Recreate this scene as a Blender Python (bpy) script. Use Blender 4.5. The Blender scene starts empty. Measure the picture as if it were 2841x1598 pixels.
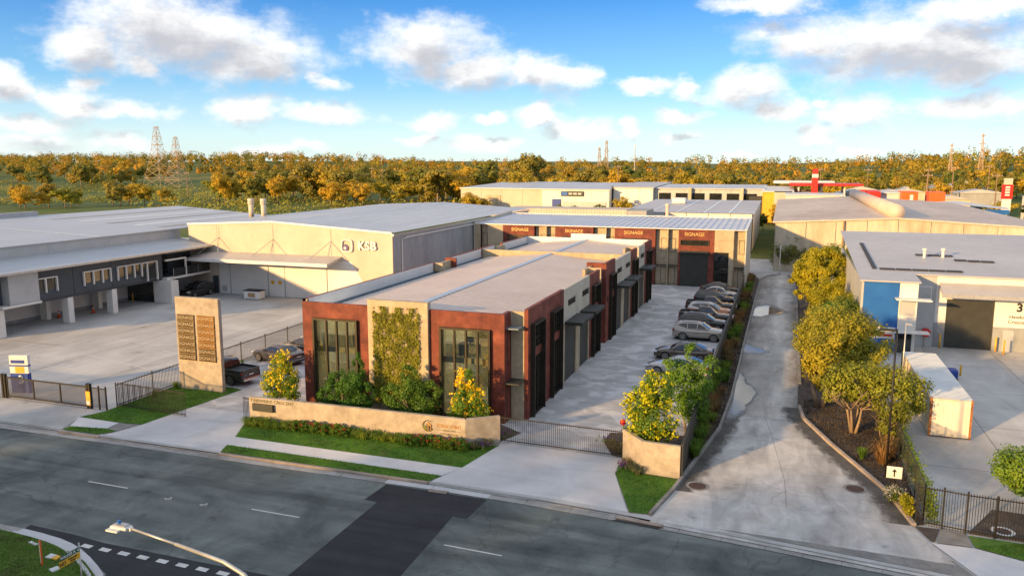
import bpy, bmesh, math, random
from mathutils import Vector, Matrix
sc = bpy.context.scene
R = math.radians
# ------------------------------------------------------------------ camera
CAM_H, F_PX, CAM_YAW, CAM_PITCH = 16.0, 2186.0, 18.9, 8.95
PW, PH = 2841.0, 1598.0
cam = bpy.data.cameras.new('camera')
cam.sensor_width = 36.0
cam.lens = 36.0 * F_PX / PW
cam.clip_start, cam.clip_end = 0.1, 6000
cam_ob = bpy.data.objects.new('camera', cam)
sc.collection.objects.link(cam_ob)
cam_ob.location = (0, 0, CAM_H)
cam_ob.rotation_euler = (R(90 - CAM_PITCH), 0, R(CAM_YAW))
sc.camera = cam_ob
# ------------------------------------------------------------------ light
SUN_EL, SUN_AZ = 11.0, 32.0       # degrees; the sun stands behind the camera to the left (azimuth measured from -Y towards -X)
SUN_DIR = Vector((-math.sin(R(SUN_AZ)) * math.cos(R(SUN_EL)), -math.cos(R(SUN_AZ)) * math.cos(R(SUN_EL)), math.sin(R(SUN_EL))))
sun = bpy.data.lights.new('sun', 'SUN')
sun.energy = 2.05
sun.angle = R(1.6)
sun.color = (1.0, 0.60, 0.23)
sun_ob = bpy.data.objects.new('sun', sun)
sc.collection.objects.link(sun_ob)
sun_ob.location = SUN_DIR * 300
sun_ob.rotation_euler = (-SUN_DIR).to_track_quat('-Z', 'Y').to_euler()
sc.view_settings.view_transform = 'Standard'
sc.view_settings.look = 'None'
sc.view_settings.gamma = 1.0
sc.view_settings.use_curve_mapping = False
sc.view_settings.exposure = 1.98
sc.render.engine = 'CYCLES'
sc.cycles.use_denoising = True
sc.cycles.max_bounces = 6
sc.cycles.diffuse_bounces = 3
sc.cycles.glossy_bounces = 3
sc.cycles.transmission_bounces = 4
sc.cycles.transparent_max_bounces = 12
sc.cycles.caustics_reflective = False
sc.cycles.caustics_refractive = False
sc.cycles.sample_clamp_indirect = 6

# ------------------------------------------------------------------ sky
def make_world():
    w = bpy.data.worlds.new('World'); sc.world = w; w.use_nodes = True
    w.cycles.sampling_method = 'MANUAL'; w.cycles.sample_map_resolution = 256
    nt = w.node_tree; N = nt.nodes; L = nt.links
    N.clear()
    out = N.new('ShaderNodeOutputWorld'); bg = N.new('ShaderNodeBackground')
    sky = N.new('ShaderNodeTexSky'); sky.sky_type = 'NISHITA'; sky.sun_disc = False
    sky.sun_elevation = R(SUN_EL); sky.sun_rotation = math.atan2(SUN_DIR.x, SUN_DIR.y)
    sky.altitude = 50; sky.air_density = SKY_AIR; sky.dust_density = SKY_DUST; sky.ozone_density = SKY_OZ
    bg.inputs['Strength'].default_value = 0.15
    # cloud field: soft ellipses in azimuth / elevation (degrees), broken up by noise
    rng = random.Random(5)
    def azel(px, py):
        a, p = R(CAM_YAW), R(CAM_PITCH)
        fw = Vector((-math.sin(a) * math.cos(p), math.cos(a) * math.cos(p), -math.sin(p)))
        r = Vector((math.cos(a), math.sin(a), 0)); u = r.cross(fw)
        d = (fw + r * (px - PW / 2) / F_PX + u * (PH / 2 - py) / F_PX).normalized()
        return math.degrees(math.atan2(d.x, d.y)), math.degrees(math.asin(d.z))
    ZL = [(760,130,330,170,0),(1000,200,420,150,8),(400,230,160,75,-5),(1250,290,330,95,10),(1620,405,90,42,25),(760,340,100,42,0),
          (330,510,140,65,10),(430,400,70,50,40),(640,565,200,36,5),(50,420,100,60,20),(110,625,190,46,5),(180,725,180,42,0),(610,735,150,42,8),
          (1240,555,140,60,0),(1620,570,220,45,3),(2150,240,290,120,8),(2400,360,190,85,25),(2180,610,170,45,12),(2080,692,120,22,0),
          (1380,752,220,30,0),(2420,725,170,40,5),(2480,605,90,22,8)]
    ZR = [(190,390,170,85,25),(60,350,110,60,0),(330,400,110,50,20),(680,420,150,32,-8),(1160,450,190,70,12),(1350,530,150,52,8),(890,425,70,40,0),(880,580,100,35,-6),
          (2000,220,520,140,6),(1500,200,300,85,0),(2380,330,330,95,8),(2350,40,300,60,0),(1300,20,260,42,5),(1740,560,190,62,6),(2290,535,240,58,3),(1570,500,80,24,15),
          (330,650,180,48,0),(150,580,110,34,8),(1560,680,100,34,10),(840,690,70,30,20),(1750,762,110,24,0),(1150,775,90,14,0),(600,650,60,40,30)]
    el = []
    for k, base in ((ZL, 0.0), (ZR, 1420.0)):
        for (x, y, rx, ry, t) in k:
            A, E = azel(base + x / 1.814, y / 1.814)
            el.append((A, E, rx / 1.814 * 0.0262 * 1.28, ry / 1.814 * 0.0262 * 1.5, -t))
    el += [(-1.5, 15.0, 8.5, 4.0, 0)]                      # unseen cloud added above the frame so the lane puddles mirror it pale
    a0, a1 = azel(0, 400)[0], azel(PW, 400)[0]
    grp = bpy.data.node_groups.new('cloud_field', 'ShaderNodeTree')
    grp.interface.new_socket('P', in_out='INPUT', socket_type='NodeSocketVector')
    grp.interface.new_socket('D', in_out='OUTPUT', socket_type='NodeSocketFloat')
    G = grp.nodes; GL = grp.links
    gi = G.new('NodeGroupInput'); go = G.new('NodeGroupOutput')
    def nz(scale, det, rough, off, stretch=(1, 1.6, 1)):
        m = G.new('ShaderNodeMapping'); m.inputs['Location'].default_value = off; m.inputs['Scale'].default_value = stretch
        GL.new(gi.outputs[0], m.inputs[0])
        t = G.new('ShaderNodeTexNoise'); t.inputs['Scale'].default_value = scale; t.inputs['Detail'].default_value = det; t.inputs['Roughness'].default_value = rough
        GL.new(m.outputs[0], t.inputs['Vector']); return t
    warp = nz(0.22, 5, .62, (3, 7, 1))
    ws = G.new('ShaderNodeVectorMath'); ws.operation = 'MULTIPLY_ADD'
    ws.inputs[1].default_value = (5.0, 3.0, 0); GL.new(warp.outputs['Color'], ws.inputs[0])
    off = G.new('ShaderNodeVectorMath'); off.operation = 'ADD'; off.inputs[1].default_value = (-2.5, -1.5, 0)
    GL.new(gi.outputs[0], off.inputs[0]); GL.new(off.outputs[0], ws.inputs[2])
    prev = None; src = ws.outputs[0]
    for k, (A, E, rx, ry, t) in enumerate(el):
        if k % 14 == 13:                                  # chained now and then, so that the shader stack stays small
            ch = G.new('ShaderNodeVectorMath'); ch.operation = 'MULTIPLY_ADD'; ch.inputs[1].default_value = (1e-7, 1e-7, 1e-7)
            GL.new(prev, ch.inputs[0]); GL.new(ws.outputs[0], ch.inputs[2]); src = ch.outputs[0]
        m = G.new('ShaderNodeVectorMath'); m.operation = 'MULTIPLY_ADD'
        m.inputs[1].default_value = (1 / rx, 1 / ry, 0); m.inputs[2].default_value = (-A / rx, -E / ry, 0)
        GL.new(src, m.inputs[0])
        ln = G.new('ShaderNodeVectorMath'); ln.operation = 'LENGTH'; GL.new(m.outputs[0], ln.inputs[0])
        if prev is None: prev = ln.outputs['Value']
        else:
            mn = G.new('ShaderNodeMath'); mn.operation = 'MINIMUM'
            GL.new(prev, mn.inputs[0]); GL.new(ln.outputs['Value'], mn.inputs[1]); prev = mn.outputs[0]
    fine = nz(0.45, 7, .6, (11, 2, 5))
    a = G.new('ShaderNodeMath'); a.operation = 'MULTIPLY_ADD'; a.inputs[1].default_value = 1.25; a.inputs[2].default_value = 0.36
    GL.new(fine.outputs['Fac'], a.inputs[0])
    d = G.new('ShaderNodeMath'); d.operation = 'SUBTRACT'; GL.new(a.outputs[0], d.inputs[0]); GL.new(prev, d.inputs[1])
    # beyond the clouds placed above, the same kind of broken cloud goes on all round
    sx = G.new('ShaderNodeSeparateXYZ'); GL.new(gi.outputs[0], sx.inputs[0])
    def mth(op, a_, b_=None, c_=None):
        q = G.new('ShaderNodeMath'); q.operation = op
        for i_, v_ in enumerate((a_, b_, c_)):
            if v_ is None: continue
            if isinstance(v_, (int, float)): q.inputs[i_].default_value = v_
            else: GL.new(v_, q.inputs[i_])
        return q.outputs[0]
    def soft(v_, lo, hi):
        q = G.new('ShaderNodeMapRange'); q.interpolation_type = 'SMOOTHSTEP'; q.inputs['From Min'].default_value = lo; q.inputs['From Max'].default_value = hi
        q.inputs['To Min'].default_value = 1; q.inputs['To Max'].default_value = 0; GL.new(v_, q.inputs['Value']); return q.outputs[0]
    inside = mth('MULTIPLY', soft(mth('ABSOLUTE', mth('SUBTRACT', sx.outputs[0], (a0 + a1) / 2)), (a1 - a0) / 2, (a1 - a0) / 2 + 16), soft(sx.outputs[1], 13.0, 20.0))
    far = nz(0.085, 5, .6, (31, 12, 3))
    fd = mth('SUBTRACT', mth('MULTIPLY_ADD', far.outputs['Fac'], 4.2, -1.5), mth('MULTIPLY', inside, 3.0))
    GL.new(mth('MAXIMUM', d.outputs[0], fd), go.inputs[0])
    tc = N.new('ShaderNodeTexCoord'); sp = N.new('ShaderNodeSeparateXYZ'); L.new(tc.outputs['Generated'], sp.inputs[0])
    az = N.new('ShaderNodeMath'); az.operation = 'ARCTAN2'; L.new(sp.outputs[0], az.inputs[0]); L.new(sp.outputs[1], az.inputs[1])
    es = N.new('ShaderNodeMath'); es.operation = 'ARCSINE'; L.new(sp.outputs[2], es.inputs[0])
    cb = N.new('ShaderNodeCombineXYZ'); L.new(az.outputs[0], cb.inputs[0]); L.new(es.outputs[0], cb.inputs[1])
    dg = N.new('ShaderNodeVectorMath'); dg.operation = 'SCALE'; dg.inputs['Scale'].default_value = 180 / math.pi; L.new(cb.outputs[0], dg.inputs[0])
    g1 = N.new('ShaderNodeGroup'); g1.node_tree = grp; L.new(dg.outputs[0], g1.inputs[0])
    up = N.new('ShaderNodeVectorMath'); up.operation = 'ADD'; up.inputs[1].default_value = (-0.5, 1.3, 0); L.new(dg.outputs[0], up.inputs[0])
    g2 = N.new('ShaderNodeGroup'); g2.node_tree = grp; L.new(up.outputs[0], g2.inputs[0])
    cov = N.new('ShaderNodeMapRange'); cov.interpolation_type = 'SMOOTHSTEP'; cov.inputs['From Min'].default_value = -0.12; cov.inputs['From Max'].default_value = 0.78
    L.new(g1.outputs[0], cov.inputs['Value'])
    hor = N.new('ShaderNodeMapRange'); hor.inputs['From Min'].default_value = -1; hor.inputs['From Max'].default_value = 3   # clouds thin out into the far air
    hor.inputs['To Min'].default_value = 0.45; hor.inputs['To Max'].default_value = 0.97
    se = N.new('ShaderNodeSeparateXYZ'); L.new(dg.outputs[0], se.inputs[0]); L.new(se.outputs[1], hor.inputs['Value'])
    cm = N.new('ShaderNodeMath'); cm.operation = 'MULTIPLY'; L.new(cov.outputs[0], cm.inputs[0]); L.new(hor.outputs[0], cm.inputs[1])
    shd = N.new('ShaderNodeMapRange'); shd.interpolation_type = 'SMOOTHSTEP'; shd.inputs['From Min'].default_value = 0.05; shd.inputs['From Max'].default_value = 0.95
    L.new(g2.outputs[0], shd.inputs['Value'])
    cc = N.new('ShaderNodeMix'); cc.data_type = 'RGBA'
    cc.inputs['A'].default_value = CLOUD_LIT; cc.inputs['B'].default_value = CLOUD_SHADE
    L.new(shd.outputs[0], cc.inputs['Factor'])
    tint = N.new('ShaderNodeMix'); tint.data_type = 'RGBA'; tint.blend_type = 'MULTIPLY'; tint.inputs['Factor'].default_value = 1
    tint.inputs['B'].default_value = SKY_TINT
    L.new(sky.outputs[0], tint.inputs['A'])
    # the clear-air gradient of this sky, over the physical one
    ge = N.new('ShaderNodeMapRange'); ge.inputs['From Min'].default_value = -2; ge.inputs['From Max'].default_value = 60
    L.new(se.outputs[1], ge.inputs['Value'])
    rp = N.new('ShaderNodeValToRGB'); cr = rp.color_ramp
    while len(cr.elements) < len(SKY_RAMP): cr.elements.new(0.5)
    for e_, (p_, c_) in zip(cr.elements, SKY_RAMP): e_.position = (p_ + 2) / 62; e_.color = (*[v / 4 for v in c_], 1)
    L.new(ge.outputs[0], rp.inputs[0])
    r4 = N.new('ShaderNodeVectorMath'); r4.operation = 'SCALE'; r4.inputs['Scale'].default_value = 4; L.new(rp.outputs[0], r4.inputs[0])
    sk = N.new('ShaderNodeMix'); sk.data_type = 'RGBA'; sk.inputs['Factor'].default_value = SKY_MIX
    L.new(tint.outputs['Result'], sk.inputs['A']); L.new(r4.outputs[0], sk.inputs['B'])
    mx = N.new('ShaderNodeMix'); mx.data_type = 'RGBA'
    L.new(cm.outputs[0], mx.inputs['Factor']); L.new(sk.outputs['Result'], mx.inputs['A']); L.new(cc.outputs['Result'], mx.inputs['B'])
    L.new(mx.outputs['Result'], bg.inputs['Color']); L.new(bg.outputs[0], out.inputs[0])
SKY_AIR, SKY_DUST, SKY_OZ = 1.0, 0.2, 4.0
SKY_TINT = (0.68, 0.87, 0.98, 1)
CLOUD_LIT = (2.0, 1.98, 1.93, 1)
CLOUD_SHADE = (1.05, 1.05, 1.12, 1)
SKY_MIX = 0.8
SKY_RAMP = [(-2, (1.35, 1.42, 1.4)), (2.0, (1.1, 1.28, 1.36)), (5.5, (0.34, 0.70, 1.12)), (11, (0.0, 0.22, 0.82)), (25, (0.08, 0.34, 0.88)), (60, (0.14, 0.40, 0.8))]
make_world()
# ------------------------------------------------------------------ helpers
COL = sc.collection
rnd = random.Random(11)
def link(o): COL.objects.link(o); return o
def tag(o, label=None, cat=None, group=None, kind=None):
    if label: o['label'] = label
    if cat: o['category'] = cat
    if group: o['group'] = group
    if kind: o['kind'] = kind
    return o
def thing(name, loc, label, cat, group=None, rz=0.0):
    o = link(bpy.data.objects.new(name, None)); o.location = loc; o.rotation_euler[2] = rz
    o.empty_display_size = 0.3
    return tag(o, label, cat, group)
def wpos(o):
    p = Vector((0, 0, 0))
    while o is not None: p += o.location; o = o.parent
    return p
def place(name, me, mats, loc, parent=None, rot=None, scale=None):
    """an object that shares the mesh me; loc in world axes relative to the (unrotated) parent's frame"""
    o = link(bpy.data.objects.new(name, me))
    o.parent = parent
    o.location = loc
    if rot: o.rotation_euler = rot
    if scale: o.scale = scale
    return o
class MB:
    """collects faces, builds one mesh object"""
    def __init__(s): s.v = []; s.f = []; s.m = []
    def add(s, vs, fs, mi=0):
        b = len(s.v); s.v += [tuple(v) for v in vs]
        for f in fs: s.f.append(tuple(i + b for i in f)); s.m.append(mi)
        return s
    def box(s, x0, x1, y0, y1, z0, z1, mi=0):
        x0, x1 = min(x0, x1), max(x0, x1); y0, y1 = min(y0, y1), max(y0, y1); z0, z1 = min(z0, z1), max(z0, z1)
        v = [(x0,y0,z0),(x1,y0,z0),(x1,y1,z0),(x0,y1,z0),(x0,y0,z1),(x1,y0,z1),(x1,y1,z1),(x0,y1,z1)]
        return s.add(v, [(0,3,2,1),(4,5,6,7),(0,1,5,4),(1,2,6,5),(2,3,7,6),(3,0,4,7)], mi)
    def prism(s, poly, z0, z1, mi=0):
        a = sum(poly[i][0] * poly[(i+1) % len(poly)][1] - poly[(i+1) % len(poly)][0] * poly[i][1] for i in range(len(poly)))
        if a < 0: poly = poly[::-1]
        n = len(poly)
        v = [(p[0], p[1], z0) for p in poly] + [(p[0], p[1], z1) for p in poly]
        return s.add(v, [tuple(range(n-1, -1, -1)), tuple(range(n, 2*n))] + [(i, (i+1) % n, n + (i+1) % n, n + i) for i in range(n)], mi)
    def prism_y(s, poly, y0, y1, mi=0):       # poly in (x, z), extruded along y
        n = len(poly)
        v = [(p[0], y0, p[1]) for p in poly] + [(p[0], y1, p[1]) for p in poly]
        return s.add(v, [tuple(range(n)), tuple(range(2*n-1, n-1, -1))] + [(i, n + i, n + (i+1) % n, (i+1) % n) for i in range(n)], mi)
    def prism_x(s, poly, x0, x1, mi=0):       # poly in (y, z), extruded along x
        n = len(poly)
        v = [(x0, p[0], p[1]) for p in poly] + [(x1, p[0], p[1]) for p in poly]
        return s.add(v, [tuple(range(n)), tuple(range(2*n-1, n-1, -1))] + [(i, n + i, n + (i+1) % n, (i+1) % n) for i in range(n)], mi)
    def tube(s, pts, rad, n=8, mi=0, cap=True):
        pts = [Vector(p) for p in pts]
        rads = rad if isinstance(rad, (list, tuple)) else [rad] * len(pts)
        b = len(s.v); ref = None
        for i, p in enumerate(pts):
            d = (pts[min(i+1, len(pts)-1)] - pts[max(i-1, 0)]).normalized()
            if ref is None: ref = Vector((0, 0, 1)) if abs(d.z) < 0.9 else Vector((1, 0, 0))
            u = (ref - d * ref.dot(d)).normalized(); w = d.cross(u); ref = u
            for k in range(n):
                a = 2 * math.pi * k / n
                s.v.append(tuple(p + (u * math.cos(a) + w * math.sin(a)) * rads[i]))
        for i in range(len(pts) - 1):
            for k in range(n):
                s.f.append((b + i*n + k, b + i*n + (k+1) % n, b + (i+1)*n + (k+1) % n, b + (i+1)*n + k)); s.m.append(mi)
        if cap:
            s.f.append(tuple(b + k for k in range(n-1, -1, -1))); s.m.append(mi)
            e = b + (len(pts)-1)*n
            s.f.append(tuple(e + k for k in range(n))); s.m.append(mi)
        return s
    def cyl(s, x, y, z0, z1, r, n=14, r2=None, mi=0): return s.tube([(x, y, z0), (x, y, z1)], [r, r if r2 is None else r2], n, mi)
    def mesh(s, name, mats, smooth=False):
        me = bpy.data.meshes.new(name); me.from_pydata(s.v, [], s.f); me.update()
        for m in (mats if isinstance(mats, (list, tuple)) else [mats]): me.materials.append(m)
        if any(s.m): me.polygons.foreach_set('material_index', s.m)
        if smooth: me.polygons.foreach_set('use_smooth', [True] * len(me.polygons))
        return me
    def build(s, name, mats, parent=None, smooth=False, bevel=0, local=False):
        """vertices are in world axes; the object's origin goes to the base centre of the mesh (local: verts are already in the parent's frame)"""
        xs = [v[0] for v in s.v]; ys = [v[1] for v in s.v]; zs = [v[2] for v in s.v]
        c = ((min(xs)+max(xs))/2, (min(ys)+max(ys))/2, min(zs))
        s.v = [(v[0]-c[0], v[1]-c[1], v[2]-c[2]) for v in s.v]
        o = link(bpy.data.objects.new(name, s.mesh(name, mats, smooth)))
        if parent is not None:
            o.parent = parent
            o.location = Vector(c) - (Vector((0, 0, 0)) if local else wpos(parent))
        else: o.location = c
        if bevel:
            b = o.modifiers.new('edge', 'BEVEL'); b.width = bevel; b.segments = 2; b.limit_method = 'ANGLE'
        return o
def box(name, mat_, parent, *b, bevel=0): return MB().box(*b).build(name, mat_, parent, bevel=bevel)
def sheet(name, mat_, poly, z, parent=None, kind=None, thick=0.0):
    m = MB()
    if thick: m.prism(poly, z - thick, z)
    else:
        a = sum(poly[i][0] * poly[(i+1) % len(poly)][1] - poly[(i+1) % len(poly)][0] * poly[i][1] for i in range(len(poly)))
        if a < 0: poly = poly[::-1]
        m.add([(p[0], p[1], z) for p in poly], [tuple(range(len(poly)))])
    o = m.build(name, mat_, parent)
    if kind: o['kind'] = kind
    return o
def copy_tree(o, parent=None):
    c = o.copy(); COL.objects.link(c)
    if parent is not None: c.parent = parent
    for ch in o.children: copy_tree(ch, c)
    return c
_txt = {}
def text_mesh(body, size=1.0, depth=0.02, mat_=None, bold=0.0, space=1.0):
    k = (body, size, depth, bold, space, mat_.name if mat_ else '')
    if k in _txt: return _txt[k]
    cu = bpy.data.curves.new('lettering', 'FONT'); cu.body = body; cu.size = size; cu.extrude = depth / 2; cu.offset = bold
    cu.align_x = 'CENTER'; cu.align_y = 'CENTER'; cu.space_character = space; cu.resolution_u = 3
    ob = link(bpy.data.objects.new('lettering', cu))
    dg = bpy.context.evaluated_depsgraph_get()
    me = bpy.data.meshes.new_from_object(ob.evaluated_get(dg)); me.name = 'lettering'
    bpy.data.objects.remove(ob); bpy.data.curves.remove(cu)
    me.materials.clear()
    if mat_: me.materials.append(mat_)
    _txt[k] = me
    return me
FACE = {'S': (R(90), 0, 0), 'E': (R(90), 0, R(90)), 'W': (R(90), 0, R(-90)), 'N': (R(90), 0, R(180))}
def text(body, size, loc, face, mat_, parent, depth=0.03, bold=0.0, space=1.0, name='lettering', sx=1.0):
    me = text_mesh(body, size, depth, mat_, bold, space)
    o = place(name, me, None, Vector(loc) - (wpos(parent) if parent else Vector()), parent, FACE[face] if isinstance(face, str) else face)
    o.scale = (sx, 1, 1)
    return o
# ------------------------------------------------------------------ materials
def _nodes(name):
    m = bpy.data.materials.new(name); m.use_nodes = True
    nt = m.node_tree; return m, nt, nt.nodes, nt.links, nt.nodes['Principled BSDF']
def _coord(N, L, coord, scale):
    if coord == 'pos': src = N.new('ShaderNodeNewGeometry').outputs['Position']
    else: src = N.new('ShaderNodeTexCoord').outputs['Object']
    mp = N.new('ShaderNodeMapping'); mp.inputs['Scale'].default_value = scale; L.new(src, mp.inputs[0])
    return mp.outputs[0]
def _noise(N, L, vec, sc_, det=4, rough=.55, dist=0):
    t = N.new('ShaderNodeTexNoise'); t.inputs['Scale'].default_value = sc_; t.inputs['Detail'].default_value = det
    t.inputs['Roughness'].default_value = rough; t.inputs['Distortion'].default_value = dist
    L.new(vec, t.inputs['Vector']); return t.outputs['Fac']
def _ramp(N, L, fac, stops):
    r = N.new('ShaderNodeValToRGB'); e = r.color_ramp.elements
    while len(e) < len(stops): e.new(.5)
    for x, (p, c) in zip(e, stops): x.position = p; x.color = (*c, 1)
    L.new(fac, r.inputs[0]); return r.outputs[0]
def _mul(N, L, a, b, fac=1.0):
    m = N.new('ShaderNodeMix'); m.data_type = 'RGBA'; m.blend_type = 'MULTIPLY'; m.inputs['Factor'].default_value = fac
    L.new(a, m.inputs['A']); L.new(b, m.inputs['B']); return m.outputs['Result']
def pmat(name, stops, scale=1.0, det=5, rough=.7, metal=0.0, bump=0.0, bscale=20.0, grain=0.0, gscale=30.0, stretch=(1, 1, 1), coord='pos', spec=.5, dist=0.0, coat=0.0):
    """noise-ramped colour, fine grain and bump"""
    m, nt, N, L, P = _nodes(name)
    v = _coord(N, L, coord, stretch)
    if isinstance(stops[0], (int, float)): stops = [(0, stops), (1, stops)]
    col = _ramp(N, L, _noise(N, L, v, scale, det, .6, dist), stops)
    if grain:
        g = _ramp(N, L, _noise(N, L, v, gscale, 3, .7), [(0.25, (1 - grain,) * 3), (0.75, (1 + grain * .3,) * 3)])
        col = _mul(N, L, col, g)
    L.new(col, P.inputs['Base Color'])
    P.inputs['Roughness'].default_value = rough; P.inputs['Metallic'].default_value = metal
    P.inputs['Specular IOR Level'].default_value = spec
    if coat: P.inputs['Coat Weight'].default_value = coat; P.inputs['Coat Roughness'].default_value = .03
    if bump:
        b = N.new('ShaderNodeBump'); b.inputs['Strength'].default_value = bump; b.inputs['Distance'].default_value = .02
        L.new(_noise(N, L, v, bscale, 4, .6), b.inputs['Height']); L.new(b.outputs[0], P.inputs['Normal'])
    return m
def flat(name, c, rough=.5, metal=0.0, spec=.5, coat=0.0):
    k = [min(1, x * 1.12) for x in c]; d = [x * .88 for x in c]
    return pmat(name, [(.3, d), (.7, k)], 1.3, 3, rough, metal, spec=spec, coat=coat)
def leafmat(name, a, b, c, sc_=.9, trans=.35):
    m, nt, N, L, P = _nodes(name)
    v = _coord(N, L, 'obj', (1, 1, 1))
    col = _ramp(N, L, _noise(N, L, v, sc_, 4, .65), [(.28, a), (.5, b), (.72, c)])
    at = N.new('ShaderNodeAttribute'); at.attribute_name = 'leaf'
    col = _mul(N, L, col, at.outputs['Color'])
    oi = N.new('ShaderNodeObjectInfo')
    tone = _ramp(N, L, oi.outputs['Random'], [(0, (.62, .82, .8)), (.5, (1, 1, 1)), (1, (1.25, 1.08, .85))])
    col = _mul(N, L, col, tone)
    L.new(col, P.inputs['Base Color']); P.inputs['Roughness'].default_value = .55; P.inputs['Specular IOR Level'].default_value = .25
    tr = N.new('ShaderNodeBsdfTranslucent'); L.new(col, tr.inputs[0])
    mx = N.new('ShaderNodeMixShader'); mx.inputs[0].default_value = trans
    L.new(P.outputs[0], mx.inputs[1]); L.new(tr.outputs[0], mx.inputs[2])
    L.new(mx.outputs[0], N['Material Output'].inputs[0])
    return m
def glassmat(name, tint, rough=.02, through=.75):
    m, nt, N, L, P = _nodes(name)
    v = _coord(N, L, 'pos', (1, 1, 1))
    t = N.new('ShaderNodeBsdfTransparent'); L.new(_ramp(N, L, _noise(N, L, v, .7, 2), [(.3, tint), (.7, [x * 1.06 for x in tint])]), t.inputs[0])
    g = N.new('ShaderNodeBsdfGlossy'); g.inputs['Roughness'].default_value = rough; g.inputs['Color'].default_value = (.95, .95, .95, 1)
    fr = N.new('ShaderNodeFresnel'); fr.inputs['IOR'].default_value = 1.55
    ad = N.new('ShaderNodeMath'); ad.operation = 'MULTIPLY_ADD'; ad.inputs[1].default_value = 1.3; ad.inputs[2].default_value = .06; ad.use_clamp = True
    L.new(fr.outputs[0], ad.inputs[0])
    mx = N.new('ShaderNodeMixShader'); L.new(ad.outputs[0], mx.inputs[0]); L.new(t.outputs[0], mx.inputs[1]); L.new(g.outputs[0], mx.inputs[2])
    L.new(mx.outputs[0], N['Material Output'].inputs[0]); N.remove(P)
    return m
def meshmat(name, c, open_=.7):
    m, nt, N, L, P = _nodes(name)
    v = _coord(N, L, 'pos', (1, 1, 1)); L.new(_ramp(N, L, _noise(N, L, v, 2, 2), [(.3, c), (.7, [x * 1.2 for x in c])]), P.inputs['Base Color']); P.inputs['Roughness'].default_value = .8
    t = N.new('ShaderNodeBsdfTransparent'); mx = N.new('ShaderNodeMixShader'); mx.inputs[0].default_value = open_
    L.new(P.outputs[0], mx.inputs[1]); L.new(t.outputs[0], mx.inputs[2]); L.new(mx.outputs[0], N['Material Output'].inputs[0]); return m
def emitmat(name, c, s):
    m, nt, N, L, P = _nodes(name)
    P.inputs['Base Color'].default_value = (*c, 1); P.inputs['Emission Color'].default_value = (*c, 1); P.inputs['Emission Strength'].default_value = s
    return m
def groundmat(name, stops, scale, streak=None, spots=None, rough=.85, fine=.25, bump=.25, crack=0.0):
    """outdoor paving: blotches, directional streaks, speckle and hairline cracks"""
    m, nt, N, L, P = _nodes(name)
    v = _coord(N, L, 'pos', (1, 1, 1))
    col = _ramp(N, L, _noise(N, L, v, scale, 7, .62, .6), stops)
    if streak:
        amt, st, ss = streak
        v2 = _coord(N, L, 'pos', st)
        col = _mul(N, L, col, _ramp(N, L, _noise(N, L, v2, ss, 6, .6, 1.2), [(.3, (1 - amt,) * 3), (.62, (1, 1, 1))]))
    if spots:
        amt, ss = spots
        col = _mul(N, L, col, _ramp(N, L, _noise(N, L, v, ss, 5, .7), [(.60, (1, 1, 1)), (.72, (1 - amt,) * 3)]))
    if crack:
        vo = N.new('ShaderNodeTexVoronoi'); vo.feature = 'DISTANCE_TO_EDGE'; vo.inputs['Scale'].default_value = .35
        wv = N.new('ShaderNodeVectorMath'); wv.operation = 'MULTIPLY_ADD'; wv.inputs[1].default_value = (1.6, 1.6, 0)
        nt_ = N.new('ShaderNodeTexNoise'); nt_.inputs['Scale'].default_value = .9; nt_.inputs['Detail'].default_value = 6; L.new(v, nt_.inputs['Vector'])
        L.new(nt_.outputs['Color'], wv.inputs[0]); L.new(v, wv.inputs[2]); L.new(wv.outputs[0], vo.inputs['Vector'])
        msk = _ramp(N, L, _noise(N, L, v, .12, 3), [(.47, (0, 0, 0)), (.58, (1, 1, 1))])
        ln = _ramp(N, L, vo.outputs['Distance'], [(0.0, (1 - crack,) * 3), (.02, (1, 1, 1))])
        mm = N.new('ShaderNodeMix'); mm.data_type = 'RGBA'; mm.inputs['A'].default_value = (1, 1, 1, 1)
        L.new(msk, mm.inputs['Factor']); L.new(ln, mm.inputs['B']); col = _mul(N, L, col, mm.outputs['Result'])
    col = _mul(N, L, col, _ramp(N, L, _noise(N, L, v, 18, 4, .8), [(.3, (1 - fine,) * 3), (.7, (1 + fine * .4,) * 3)]))
    L.new(col, P.inputs['Base Color']); P.inputs['Roughness'].default_value = rough; P.inputs['Specular IOR Level'].default_value = .3
    b = N.new('ShaderNodeBump'); b.inputs['Strength'].default_value = bump; b.inputs['Distance'].default_value = .012
    L.new(_noise(N, L, v, 14, 5, .7), b.inputs['Height']); L.new(b.outputs[0], P.inputs['Normal'])
    return m
M = {}
M['asphalt'] = groundmat('asphalt', [(.3, (0.091, 0.11, 0.107)), (.48, (0.159, 0.185, 0.178)), (.6, (0.213, 0.244, 0.232)), (.75, (0.268, 0.299, 0.283))], .28, (.38, (.05, .9, 1), .7), (.4, .8), .9, .28, .5, .3)
M['new_asphalt'] = groundmat('new_asphalt', [(.3, (.034, .036, .042)), (.7, (.055, .057, .064))], .5, (.3, (.1, .8, 1), .8), None, .9, .35, .5)
M['paint'] = groundmat('paint', [(.3, (.55, .55, .54)), (.7, (.74, .74, .72))], 3, None, (.4, 2.5), .7, .15, .1)
M['drive'] = groundmat('drive', [(.3, (0.538, 0.538, 0.554)), (.5, (0.627, 0.627, 0.638)), (.7, (0.717, 0.717, 0.722))], .35, (.12, (.3, 1, 1), .7), None, .85, .14, .15)
M['court'] = groundmat('court', [(.36, (0.459, 0.465, 0.47)), (.5, (0.538, 0.543, 0.549)), (.56, (0.683, 0.689, 0.694)), (.7, (0.74, 0.74, 0.74))], .5, (.2, (.5, 1.4, 1), .8), None, .8, .18, .15)
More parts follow.
